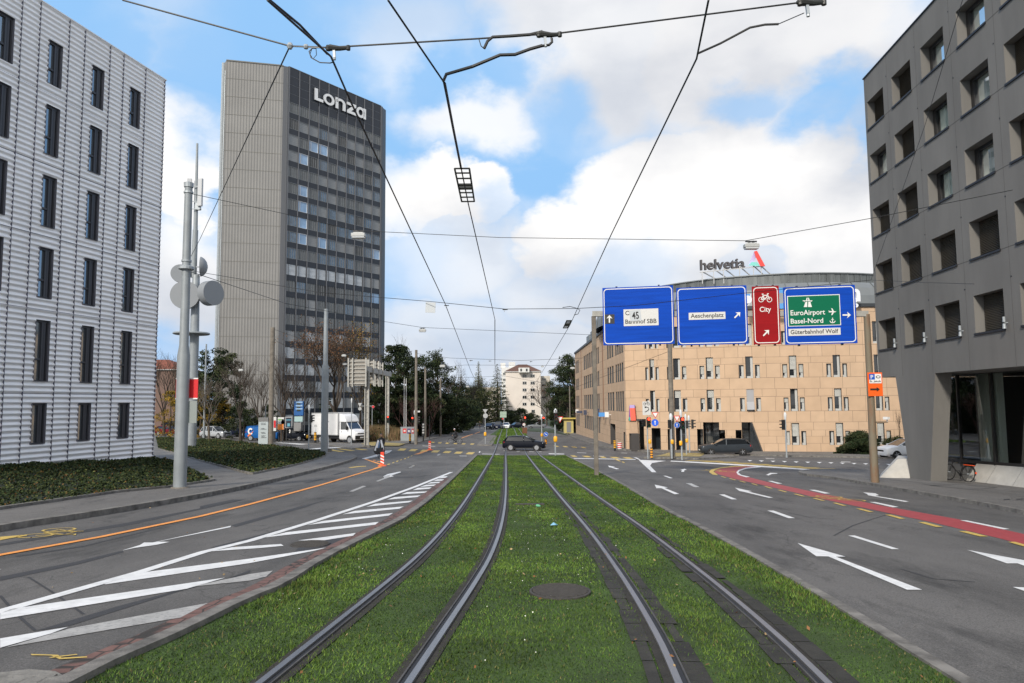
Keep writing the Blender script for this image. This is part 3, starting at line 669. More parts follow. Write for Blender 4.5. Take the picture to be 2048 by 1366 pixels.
# === tower
towg=mat('tower_ribbed_cladding',(.225,.221,.214),.75,.1,.06,.25); tedge=mat('tower_edge_metal',(.12,.125,.135),.5,.3); navy=mat('navy_spandrel',(.010,.015,.025),.35,0,.1,1.5)
tframe=mat('tower_mullion',(.15,.155,.17),.5,.3)
def ribbed(m,freq,depth,dirn):
    nt,b,N,L=nodes_of(m); tc=N('ShaderNodeTexCoord'); dt=N('ShaderNodeVectorMath'); dt.operation='DOT_PRODUCT'; L(tc.outputs['Object'],dt.inputs[0]); dt.inputs[1].default_value=dirn
    s=N('ShaderNodeMath'); s.operation='MULTIPLY'; L(dt.outputs['Value'],s.inputs[0]); s.inputs[1].default_value=freq*2*math.pi; si=N('ShaderNodeMath'); si.operation='SINE'; L(s.outputs[0],si.inputs[0])
    bp=N('ShaderNodeBump'); bp.inputs['Distance'].default_value=depth; bp.inputs['Strength'].default_value=1; L(si.outputs[0],bp.inputs['Height']); L(bp.outputs[0],b.inputs['Normal'])
    # colour slightly darker in the grooves
    src=b.inputs['Base Color'].links[0].from_socket if b.inputs['Base Color'].links else None
    if src:
        mr=N('ShaderNodeMapRange'); L(si.outputs[0],mr.inputs[0]); mr.inputs[1].default_value=-1; mr.inputs[2].default_value=-.3; mr.inputs[3].default_value=.92; mr.inputs[4].default_value=1
        vm=N('ShaderNodeVectorMath'); vm.operation='SCALE'; L(src,vm.inputs[0]); L(mr.outputs[0],vm.inputs['Scale']); L(vm.outputs[0],b.inputs['Base Color'])
def tower():
    B=at(579,133,136.0); ztop=B.z-.1; A=at(453,116,133.0); C=at(762,217,155.0); B_=(B.x,B.y); A_=(A.x,A.y); C_=(C.x,C.y)
    zg=G(B.x,B.y)-.5
    Bc=(B.x-1.0,B.y-.55)                    # chamfered corner between the two faces
    fp=[A_,Bc,B_,C_,(C.x+.7,C.y+2.2),(C.x-3,C.y+7),(A.x+5,A.y+22),(A.x-1.2,A.y+6),(A.x-1.15,A.y+1.6)]
    t=thing('office_tower','tall grey office tower with navy window grid and large white rooftop lettering','building',(B.x,B.y,zg))
    dv=Vector((Bc[0]-A_[0],Bc[1]-A_[1])).normalized(); ribbed(towg,1.9,.03,(dv.x,dv.y,0))
    floor_h=3.18; b=MB(); nfl=int((ztop-zg)/3.55)+1
    def wall(p,q,m):
        b.m=m; b.poly([(p[0],p[1],zg),(q[0],q[1],zg),(q[0],q[1],ztop),(p[0],p[1],ztop)])
    wall(fp[0],fp[1],0); wall(fp[1],fp[2],1)
    for i in range(3,len(fp)): wall(fp[i],fp[(i+1)%len(fp)],0 if i not in (3,) else 1)
    b.m=1; b.poly([(x,y,ztop) for x,y in fp])
    b.build('side_walls',[towg,tedge],t)
    # horizontal joints of the ribbed cladding
    b=MB(); pa=Pl(A_,(dv.x,dv.y)); la=math.dist(A_,Bc)
    for i in range(22):
        z=ztop-3.5-i*3.52
        if z<zg+1: break
        pa.boxm(b,0,la,z-.04,z+.04,-.05,.03)
    pa.boxm(b,0,la,ztop-.1,ztop+.12,-.3,.12)
    b.build('cladding_joint',mat('cladding_joint_brown',(.17,.165,.15),.8),t)
    b=MB(); b.cyl((A.x-1.0,A.y+1.2,zg),(A.x-1.0,A.y+1.2,ztop),.35,n=8); b.cyl((A.x-.2,A.y+.1,zg),(A.x-.2,A.y+.1,ztop-2),.09,n=6); b.build('downpipe',steel,t)
    d=Vector((C_[0]-B_[0],C_[1]-B_[1])); Lr=d.length; d.normalize(); pr=Pl(B_,(d.x,d.y)); n=10; e0=.0; cw=Lr/n
    # slope of the roof line follows real height: keep level; fascia
    z1=ztop-6.9
    b=MB(); pr.boxm(b,0,Lr,z1,ztop,-.2,.0); b.build('fascia',navy,t)
    b=MB(); pr.boxm(b,-.05,Lr+.05,ztop,ztop+.14,-.4,.06); b.build('roof_edge',tedge,t)
    b=MB()
    for i in range(n+1):
        pr.boxm(b,i*cw-.07,i*cw+.07,zg,ztop-.02,.0,.13)
    for k in range(3): pr.boxm(b,0,Lr,z1+1.7+k*1.75,z1+1.74+k*1.75,.0,.02)
    b.build('mullion',tframe,t)
    b=MB(); pr.boxm(b,-.35,.0,zg,ztop,-.3,.05); pr.boxm(b,Lr,Lr+.5,zg,ztop,-.3,.05); b.build('corner_strip',tedge,t)
    b=MB(); z=z1; k=0
    rows=[]
    while z-floor_h>zg:
        rows.append((z-2.08,z)); pr.boxm(b,0,Lr,z-floor_h,z-2.08,-.15,.0); z-=floor_h
    b.build('spandrel_band',navy,t)
    mats={'g':mat('window_screens_grey',(.13,.14,.145),.25,0,.25,.9,stretch=(3,3,.4)),'d':mat('window_screens_dark',(.065,.066,.066),.4,0,.3,1.5),'l':mat('blind_light',(.26,.27,.28),.6,0,.05,2),
          's':mat('glass_bluish',(.10,.16,.23),.08,0,.3,1,spec=.9),'b':mat('glass_sky_painted',(.22,.36,.55),.06,0,.2,.4,spec=1.0),'w':mat('window_white',(.42,.45,.48),.2,0,.2,.5,stretch=(1,1,3))}  # bright blue panes carry the sky's reflection in their colour
    lay=["gggggggggg","dllsldllgg","lgbbggdlgl","lbdsgssgds","ggglllssls"[:10],"gbgslgggll","gbslslsdsl"[:10],"sbgsdsslss","sblbslldsb","sggssssggl","wwwwwwwwll","gsgddgggsb"[:10],"gglgggslgg","gglggggglg","lgwllwglwg","wllwglgwlg","wwwllgwwlg","wwgwwlllgl","wwwgwwlgll","wwgwwgwwll"]
    fr=mat('tower_window_frame',(.20,.21,.22),.5,.3); frw=mat('tower_window_frame_white',(.55,.57,.6),.5)
    rest=MB(); rm=[mats[k] for k in 'gdlsbw']+[fr]
    for r,(z0,z1_) in enumerate(rows):
        for i in range(n):
            ch=lay[r][i] if r<len(lay) else 'l'
            u0,u1=i*cw+.12,(i+1)*cw-.12
            if r<10:
                b=MB(); pr.boxm(b,u0,u1,z0,z0+.07,-.12,.03); pr.boxm(b,u0,u1,z1_-.07,z1_,-.12,.03); pr.boxm(b,u0,u0+.06,z0+.07,z1_-.07,-.12,.03); pr.boxm(b,u1-.06,u1,z0+.07,z1_-.07,-.12,.03)
                if ch in 'bws': pr.boxm(b,u0+.35,u0+.5,z0+.07,z1_-.07,-.1,.02)
                if ch in 'gds':
                    for q in (.3,.52,.76): pr.boxm(b,u0+(u1-u0)*q-.03,u0+(u1-u0)*q+.03,z0+.07,z1_-.07,-.1,.0)
                if ch=='l':
                    for q in range(1,6): pr.boxm(b,u0+.06,u1-.06,z0+q*.34-.01,z0+q*.34+.01,-.1,-.05)
                w_=b.build('window',frw if ch in 'bw' else fr,t); b=MB(); pr.quad(b,u0+.02,u1-.02,z0+.02,z1_-.02,-.08); b.build('pane',mats[ch],w_)
            else:
                rest.m='gdlsbw'.index(ch); pr.quad(rest,u0+.02,u1-.02,z0+.02,z1_-.02,-.08); rest.m=6
                for q in ((.3,.52,.76) if ch in 'gds' else (.22,)): pr.boxm(rest,u0+(u1-u0)*q-.03,u0+(u1-u0)*q+.03,z0,z1_,-.1,.0)
    o=rest.build('window',rm,t); o['kind']='stuff'
    # lettering: heavy geometric capitals and lower-case of one height
    lm=mat('sign_letters_white',(.80,.80,.80),.5); ls=mat('sign_letters_side_shade',(.22,.23,.25),.5)  # letter sides coloured darker to hold their shade
    def sign_letter(strokes,u,zc):
        b=MB()
        for s in strokes:
            if s[0]=='r': _,cx,cz,ro,ri,a0,a1=s; k=20
            if s[0]=='r':
                for q in range(k):
                    a,c=R(a0+(a1-a0)*q/k),R(a0+(a1-a0)*(q+1)/k)
                    P4=[(cx+ro*math.cos(a),cz+ro*math.sin(a)),(cx+ro*math.cos(c),cz+ro*math.sin(c)),(cx+ri*math.cos(c),cz+ri*math.sin(c)),(cx+ri*math.cos(a),cz+ri*math.sin(a))]
                    fa=[b.vert(pr(u+x,zc+z,.55)) for x,z in P4]; ba=[b.vert(pr(u+x,zc+z,.1)) for x,z in P4]
                    b.face(fa)
                    for i in range(4): b.face((fa[i],fa[(i+1)%4],ba[(i+1)%4],ba[i]))
            else:
                P4=s[1]; fa=[b.vert(pr(u+x,zc+z,.40)) for x,z in P4]; ba=[b.vert(pr(u+x,zc+z,.1)) for x,z in P4]; b.m=0; b.face(fa); b.m=1
                for i in range(len(P4)): b.face((fa[i],fa[(i+1)%len(P4)],ba[(i+1)%len(P4)],ba[i]))
        return b.build('sign_letter',[lm,ls],t)
    def bar_(x0,z0,x1,z1): return ('b',[(x0,z0),(x1,z0),(x1,z1),(x0,z1)])
    hh=1.45; T=.72; zc=pr_z=(hitp(680,210,B_,(d.x,d.y))[1])
    uL=hitp(627,190,B_,(d.x,d.y))[0]; uR=hitp(730,235,B_,(d.x,d.y))[0]; tot=uR-uL; sc=tot/14.6
    pxr=[(745,805),(808,886),(895,966),(978,1042),(1045,1113)]; hz=1.16
    def lt(strokes,k):
        a=hitp(420+pxr[k][0]/3.595,205,B_,(d.x,d.y))[0]; c=hitp(420+pxr[k][1]/3.595,225,B_,(d.x,d.y))[0]; wx=c-a; o=[]
        for s in strokes:
            if s[0]=='r': o.append(s)
            else: o.append(('b',[(x*wx,z*hz) for x,z in s[1]]))
        return o,a,wx
    def ring_(cx,cz,rx,rz,tx,tz,a0,a1,k=22):
        o=[]
        for q in range(k):
            a,c=R(a0+(a1-a0)*q/k),R(a0+(a1-a0)*(q+1)/k); o.append(('b',[(cx+rx*math.cos(a),cz+rz*math.sin(a)),(cx+rx*math.cos(c),cz+rz*math.sin(c)),(cx+(rx-tx)*math.cos(c),cz+(rz-tz)*math.sin(c)),(cx+(rx-tx)*math.cos(a),cz+(rz-tz)*math.sin(a))]))
        return o
    for k,st in enumerate(([bar_(0,-1,.36,1.1),bar_(.36,-1,1,-.5)],ring_(.5,0,.5,1,.22,.40,0,360),[bar_(0,-1,.27,1),bar_(.73,-1,1,.2)]+ring_(.5,.18,.5,.82,.27,.42,0,180,14),
        [bar_(0,.5,1,1),bar_(0,-1,1,-.5),('b',[(0,-.52),(.42,-.52),(1,.52),(.58,.52)])],ring_(.44,0,.44,1,.22,.46,0,360)+[bar_(.74,-1,1,1)])):
        o,a,wx=lt(st,k); sign_letter(o,a,zc)
tower()
# === right: dark concrete building on tapered legs
dcon=mat('dark_rendered_concrete',(.165,.158,.146),.85,0,.14,.5,.15,6,detail=9,stretch=(1,1,.3)); sillm=mat('dark_sill',(.025,.025,.03),.5,.3); blindm=mat('venetian_blind',(.085,.073,.055),.5,.2); winfr=mat('dark_window_frame',(.03,.028,.027),.5,.2)
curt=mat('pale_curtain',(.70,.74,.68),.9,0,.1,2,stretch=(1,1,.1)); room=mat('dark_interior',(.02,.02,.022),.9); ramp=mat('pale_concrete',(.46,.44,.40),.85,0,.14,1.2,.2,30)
def real_glass(name,tint,refl=.35):
    m=bpy.data.materials.new(name); m.use_nodes=True; nt=m.node_tree; nt.nodes.clear(); N=nt.nodes.new; L=nt.links.new
    o=N('ShaderNodeOutputMaterial'); tr=N('ShaderNodeBsdfTransparent'); tr.inputs[0].default_value=(*tint,1); gl=N('ShaderNodeBsdfGlossy'); gl.inputs['Roughness'].default_value=.02; gl.inputs['Color'].default_value=(.9,.95,1,1)
    lw=N('ShaderNodeLayerWeight'); lw.inputs[0].default_value=.45; mr=N('ShaderNodeMapRange'); L(lw.outputs['Fresnel'],mr.inputs[0]); mr.inputs[3].default_value=refl*.35; mr.inputs[4].default_value=min(1,refl*2.2)
    mx=N('ShaderNodeMixShader'); L(mr.outputs[0],mx.inputs[0]); L(tr.outputs[0],mx.inputs[1]); L(gl.outputs[0],mx.inputs[2]); L(mx.outputs[0],o.inputs[0]); MT[name]=m; return m
gl_t=real_glass('clear_window_glass',(.92,.95,.93),.3); gl_d=real_glass('dark_shop_glass',(.93,.96,.94),.38)
def right_building():
    gx,gyy=gp(1861,962,.10); P0=(gx,gyy); d=raydir(1146,807); l=math.hypot(d.x,d.y); dr=(d.x/l,d.y/l)    # u away from the camera
    pl=Pl(P0,dr); pl.n=(-abs(pl.n[0]),-pl.n[1] if pl.n[0]>0 else pl.n[1])
    if pl.n[0]>0: pl.n=(-pl.n[0],-pl.n[1])
    H=lambda x,y:hitp(x,y,P0,dr)
    uf=H(1752,650)[0]; un=-22.0; ztop=H(1725.6,160.8)[1]; zs_=H(1870,746.3)[1]
    cols=[]
    for a,b_ in (((1740,220),(1772.2,200)),((1789,190),(1827.5,170)),((1848,130),(1893.5,110)),((1921,60),(1977,40))):
        u=[H(*a)[0],H(*b_)[0]]; cols.append((min(u),max(u)))
    cols2=[]
    for a,b_ in (((1753.6,690),(1787,680)),((1805.6,680),(1845.6,670)),((1867,670),(1917,660)),((1943,660),(2003,640))):
        u=[H(*a)[0],H(*b_)[0]]; cols2.append((min(u),max(u)))
    cols=[((a[0]+b_[0])/2,(a[1]+b_[1])/2) for a,b_ in zip(cols,cols2)]
    p=(cols[0][0]-cols[3][0])/3; w=sum(b_-a for a,b_ in cols)/4; last=cols[3][0]
    for i in range(1,6): cols.append((last-p*i,last-p*i+w))
    rows=[]
    for x,yb in ((1740.3,256.5),(1743.7,365.8),(1746.3,476.3),(1750.4,587.9),(1753.6,701)):
        rows.append(H(x,yb)[1])
    wh=H(1738.9,200.3)[1]-rows[0]; rows=[(z,z+wh) for z in rows]
    t=thing('concrete_building','dark grey concrete building on the right with deep square windows and tapered legs','building',(gx,gyy,G(gx,gyy)+.1))
    us=[un,uf]+[x for c in cols for x in c]; zz=[zs_,ztop]+[z for r in rows for z in r]
    jz=[(r[0]-.02) for r in rows[:-1]]
    b=MB(); hole=lambda u,z:any(a<u<b_ for a,b_ in cols) and any(a<z<b_ for a,b_ in rows)
    cellwall(b,P0,dr,uniq([u for u in us if un<=u<=uf]),uniq(zz),hole)
    if pl.n!=(dr[1],-dr[0]): pass
    D=-14
    b.poly([pl(uf,zs_),pl(uf,zs_,D),pl(uf,ztop,D),pl(uf,ztop)]); b.poly([pl(un,zs_),pl(un,zs_,D),pl(un,ztop,D),pl(un,ztop)]); b.poly([pl(un,zs_),pl(uf,zs_),pl(uf,zs_,D),pl(un,zs_,D)]); b.poly([pl(un,zs_,D),pl(uf,zs_,D),pl(uf,ztop,D),pl(un,ztop,D)]); b.poly([pl(un,ztop),pl(uf,ztop),pl(uf,ztop,D),pl(un,ztop,D)])
    b.build('wall',dcon,t)
    b=MB(); pl.boxm(b,un,uf+.03,ztop,ztop+.06,-.4,.05); b.build('roof_edge',sillm,t)
    b=MB()
    for z in jz: pl.boxm(b,un,uf,z-.012,z+.012,-.01,.004)
    for i,c in enumerate(cols): 
        u=c[0]-(p-w)*.5; pl.boxm(b,u-.006,u+.006,zs_,ztop,-.01,.003)
    b.build('wall_joint',mat('wall_joint_dark',(.075,.072,.066),.9),t)
    b=MB(); rr=random.Random(2)
    for i in range(9):
        for r in rows:
            c=cols[i]; u=c[0]-(p-w)*.5; b.lathe([(.035,-.01),(.03,.012)],(0,0,0),8,'X'); k=len(b.v)
            q=pl(u+rr.uniform(-.1,.1),r[1]+.35,0)
            for j in range(k-16,k): v=b.v[j]; b.v[j]=(q[0]-v[0]*1.0,q[1]+v[1],q[2]+v[2])
    b.build('anchor_plug',sillm,t)
    opened={(0,1),(2,0),(2,1),(2,2),(3,0),(3,1),(3,2)}
    for i,(a,b2) in enumerate(cols):
        for k,(z0,z1) in enumerate(rows):
            De=-.45; f=MB(); f.m=1; pl.reveal(f,a,b2,z0,z1,0,De); f.m=0
            fw=.10; pl.boxm(f,a,b2,z0,z0+.06,De-.05,De+.06); pl.boxm(f,a,b2,z1-.14,z1,De-.05,De+.06); pl.boxm(f,a,a+.06,z0+.06,z1-.14,De-.05,De+.06); pl.boxm(f,b2-fw*2.4,b2,z0+.06,z1-.14,De-.05,De+.06)
            wi=f.build('window',[winfr,dcon],t)
            s=MB(); pl.boxm(s,a-.04,b2+.04,z0-.07,z0+.01,De,.05); s.build('sill',sillm,wi)
            if (i,k) in opened or (i>3 and (i*3+k)%3==0):
                g=MB(); pl.quad(g,a+.06,b2-fw*2.4,z0+.06,z1-.14,De-.01); g.build('pane',gl_t,wi)
                c=MB(); nn=40; ua,ub=a+.0,b2-.3; pts=[(ua+(ub-ua)*j/nn,De-.12+.05*math.sin(j*1.9)) for j in range(nn+1)]
                for (x0,d0),(x1,d1) in zip(pts,pts[1:]): c.poly([pl(x0,z0,d0),pl(x1,z0,d1),pl(x1,z1,d1),pl(x0,z1,d0)])
                c.build('curtain',curt,wi)
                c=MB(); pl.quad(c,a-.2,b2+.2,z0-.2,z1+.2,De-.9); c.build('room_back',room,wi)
            else:
                c=MB(); nn=22
                for j in range(nn):
                    z=z0+.05+(z1-z0-.08)*j/nn; h=(z1-z0)/nn
                    c.poly([pl(a+.02,z,De+.13),pl(b2-.1,z,De+.13),pl(b2-.1,z+h*.92,De+.08),pl(a+.02,z+h*.92,De+.08)])
                    c.poly([pl(a+.02,z+h*.92,De+.08),pl(b2-.1,z+h*.92,De+.08),pl(b2-.1,z+h,De+.13),pl(a+.02,z+h,De+.13)])
                c.build('blind',blindm,wi)
    # leg
    zg=G(gx,gyy)+.02
    top0=H(1791,753)[0]; top1=H(1870,746.3)[0]; bo0=H(1821,958.4)[0]; bo1=0.0
    b=MB(); 
    q=[(top1,zs_),(top0,zs_),(bo0,zg),(bo1,zg)]
    fa=[b.vert(pl(u,z,0)) for u,z in q]; ba=[b.vert(pl(u-(.0),z,-.70)) for u,z in q]; b.face(fa); b.face(ba)
    for i in range(4): b.face((fa[i],fa[(i+1)%4],ba[(i+1)%4],ba[i]))
    b.build('tapered_leg',dcon,t)
    # a second leg nearer than the picture's edge
    b=MB(); q=[(top1-12,zs_),(top0-12,zs_),(bo0-12.3,zg+.3),(bo1-12.3,zg+.3)]
    fa=[b.vert(pl(u,z,0)) for u,z in q]; ba=[b.vert(pl(u,z,-.70)) for u,z in q]; b.face(fa); b.face(ba)
    for i in range(4): b.face((fa[i],fa[(i+1)%4],ba[(i+1)%4],ba[i]))
    b.build('tapered_leg',dcon,t)
    # foot of the sloping plinth and the glass wall behind it
    f0=gp(1946,963,.1); off=-((f0[0]-P0[0])*pl.n[0]+(f0[1]-P0[1])*pl.n[1]); off=-abs(off)
    go=off-.55; u_end=H(1893,900)[0]
    uE=4.5
    gq=lambda u:G(*pl(u,0,off)[:2])+.08
    b=MB(); us_=[un+ (uE-un)*i/14 for i in range(15)]
    ua=(f0[0]-P0[0])*dr[0]+(f0[1]-P0[1])*dr[1]
    for x0,x1 in zip(us_,us_[1:]):
        if x1>ua+.3: x1=min(x1,ua+.6)
        if x0>=x1: continue
        x1m=x1-.012
        b.poly([pl(x0,gq(x0),off),pl(x1m,gq(x1m),off),pl(x1m,gq(x1m)+.78,go+.04),pl(x0,gq(x0)+.78,go+.04)])
        b.poly([pl(x1m,gq(x1m)-.1,off),pl(x1m,gq(x1m)+.78,go+.04),pl(x1m,gq(x1m)-.1,go)])
    b.build('sloping_plinth',ramp,t)
    b=MB(); pl.boxm(b,ua+.6,uE,zg-.2,gq(0)+.62,go-.1,go+.04); b.build('plinth_wall',dcon,t)
    b=MB(); zt=zs_-.02
    for i in range(0,7):
        u=uE-.05-i*2.75; pl.boxm(b,u-.05,u+.05,gq(u)+.6,zt,go-.08,go+.06)
    b2=b
    for x0,x1 in zip(us_,us_[1:]):
        z0=gq(x0)+.78; z1=gq(x1)+.78
        ix=[b.vert(q_) for q_ in (pl(x0,z0,go+.05),pl(x1,z1,go+.05),pl(x1,z1+.12,go+.05),pl(x0,z0+.12,go+.05),pl(x0,z0,go-.05),pl(x1,z1,go-.05),pl(x1,z1+.12,go-.05),pl(x0,z0+.12,go-.05))]
        for q_ in ((0,1,2,3),(4,7,6,5),(3,2,6,7),(0,4,5,1)): b.face([ix[k] for k in q_])
    b.build('glazing_frame',winfr,t)
    b=MB(); b.poly([pl(un,gq(un)+.7,go),pl(uE,gq(uE)+.7,go),pl(uE,zt,go),pl(un,zt,go)]); b.build('glass_wall',gl_d,t)
    c=MB(); u0,u1=uE-8.6,uE-5.8; nn=60
    Pc=(P0[0]+pl.n[0]*(go-.2),P0[1]+pl.n[1]*(go-.2)); u0=hitp(2014,880,Pc,dr)[0]; u1=hitp(1962,880,Pc,dr)[0]
    pts=[(u0+(u1-u0)*j/nn,go-.2+.06*math.sin(j*1.5)) for j in range(nn+1)]
    for (x0,d0),(x1,d1) in zip(pts,pts[1:]): c.poly([pl(x0,zg+.3,d0),pl(x1,zg+.3,d1),pl(x1,zt,d1),pl(x0,zt,d0)])
    c.build('curtain',mat('green_grey_curtain',(.74,.80,.72),.9,0,.15,2,stretch=(1,1,.1)),t)
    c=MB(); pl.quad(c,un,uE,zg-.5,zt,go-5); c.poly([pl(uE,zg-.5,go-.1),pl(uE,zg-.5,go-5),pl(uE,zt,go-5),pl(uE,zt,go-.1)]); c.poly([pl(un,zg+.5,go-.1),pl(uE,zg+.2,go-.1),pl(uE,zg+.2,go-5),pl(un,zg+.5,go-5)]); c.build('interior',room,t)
    # wall of the ground floor beyond the leg (end of the glass box)
    # sloping pale wedge beyond the leg
    b=MB(); a=gp(1757,955,.1); u=(a[0]-P0[0])*dr[0]+(a[1]-P0[1])*dr[1]
    q0=gp(1757,955,.1); q1=gp(1822,957,.1); zA=G(*q0)+.05
    T0=at(1795,918,q0[1]+.6); T1=at(1830,918,q1[1]+.6)
    b.poly([(q0[0],q0[1],zA),(q1[0]+.8,q1[1],zA-.02),(T1.x+.8,T1.y,T1.z),(T0.x,T0.y,T0.z)]); b.poly([(q0[0],q0[1],zA),(T0.x,T0.y,T0.z),(T0.x+1.2,T0.y+2.2,T0.z),(q0[0]+1.6,q0[1]+3,zA-.1)]); b.poly([(T0.x,T0.y,T0.z),(T1.x+.8,T1.y,T1.z),(T1.x+1.6,T1.y+2.2,T1.z),(T0.x+1.2,T0.y+2.2,T0.z)])
    b.build('sloping_plinth',ramp,t)
    # little cylinder lamps between the lowest windows
    for x,y0,y1 in ((1795,677,694.5),(1855,664.5,684),(1927.5,651,672),(2016.5,633,657)):
        u,z0=H(x,y1); _,z1=H(x,y0); q=pl(u,0,.13); lm_=thing('wall_lamp','small twin-cylinder metal wall lamp on the dark concrete facade','wall lamp',(q[0],q[1],z0),group='cylinder wall lamps under the lowest window row')
        lm_['label']={1795:'cylinder wall lamp nearest the far corner of the dark building',1855:'cylinder wall lamp second from the far corner of the dark building',1927.5:'cylinder wall lamp third from the far corner of the dark building',2016.5:'cylinder wall lamp closest to the right edge of the picture'}[x]
        m_=MB(); h=z1-z0; m_.cyl((q[0],q[1],z0+h*.55),(q[0],q[1],z1),.05,n=10); m_.cyl((q[0],q[1],z0),(q[0],q[1],z0+h*.42),.065,.05,10); m_.bar(q[:2]+(z0+h*.5,),pl(u,z0+h*.5,-.01),.03); m_.build('lamp_body',steel,lm_,smooth=True)
    return pl,H
RB,RBH=right_building()
# === sandstone-clad office block with rotunda
sand=bpy.data.materials.new('sandstone_slabs'); sand.use_nodes=True
def sandmat(sand,c1_,c2_,cm_):
    nt,b,N,L=nodes_of(sand); uv=N('ShaderNodeTexCoord'); br=N('ShaderNodeTexBrick'); br.inputs['Scale'].default_value=1; br.inputs['Brick Width'].default_value=2.05; br.inputs['Row Height'].default_value=1.0; br.inputs['Mortar Size'].default_value=.014
    br.offset=.37; br.offset_frequency=3; br.squash=.62; br.squash_frequency=2; br.inputs['Bias'].default_value=-.1
    br.inputs['Color1'].default_value=(*c1_,1); br.inputs['Color2'].default_value=(*c2_,1); br.inputs['Mortar'].default_value=(*cm_,1); L(uv.outputs['UV'],br.inputs['Vector'])
    n=N('ShaderNodeTexNoise'); n.inputs['Scale'].default_value=1.1; n.inputs['Detail'].default_value=8; L(uv.outputs['Object'],n.inputs['Vector'])
    mr=N('ShaderNodeMapRange'); L(n.outputs['Fac'],mr.inputs[0]); mr.inputs[1].default_value=.3; mr.inputs[2].default_value=.7; mr.inputs[3].default_value=.94; mr.inputs[4].default_value=1.06
    vm=N('ShaderNodeVectorMath'); vm.operation='SCALE'; L(br.outputs['Color'],vm.inputs[0]); L(mr.outputs[0],vm.inputs['Scale']); L(vm.outputs[0],b.inputs['Base Color']); b.inputs['Roughness'].default_value=.85
    bp=N('ShaderNodeBump'); bp.inputs['Distance'].default_value=.02; bp.inputs['Strength'].default_value=.4; L(br.outputs['Fac'],bp.inputs['Height']); bp.invert=True; L(bp.outputs[0],b.inputs['Normal'])
sandmat(sand,(.53,.375,.25),(.495,.345,.225),(.20,.14,.10))
zinc=mat('standing_seam_zinc',(.20,.215,.22),.5,.3,.12,.3); zincd=mat('zinc_fascia_dark',(.125,.135,.135),.5,.3,.3,.8,stretch=(2,2,.3)); capm=mat('dark_gutter',(.045,.05,.055),.5,.3)
wgrey=mat('white_window_frame',(.48,.48,.46),.5); slitm=mat('slit_window_grey',(.075,.08,.085),.35,.1,.15,.5); stdk=mat('dark_portal_lining',(.055,.05,.048),.8); blw=mat('pale_roller_blind',(.45,.45,.42),.7)
CC=(33.0,109.7); RR=41.7
def cyl_hit(px,py,cc=CC,r=RR):
    d=raydir(px,py); a=d.x**2+d.y**2; b=-2*(d.x*cc[0]+d.y*cc[1]); c=cc[0]**2+cc[1]**2-r*r; q=b*b-4*a*c
    t=(-b-math.sqrt(max(q,0)))/(2*a); x,y=d.x*t,d.y*t
    return math.atan2(x-cc[0],-(y-cc[1])),CZ+d.z*t     # angle 0 = toward the camera, + = to the right
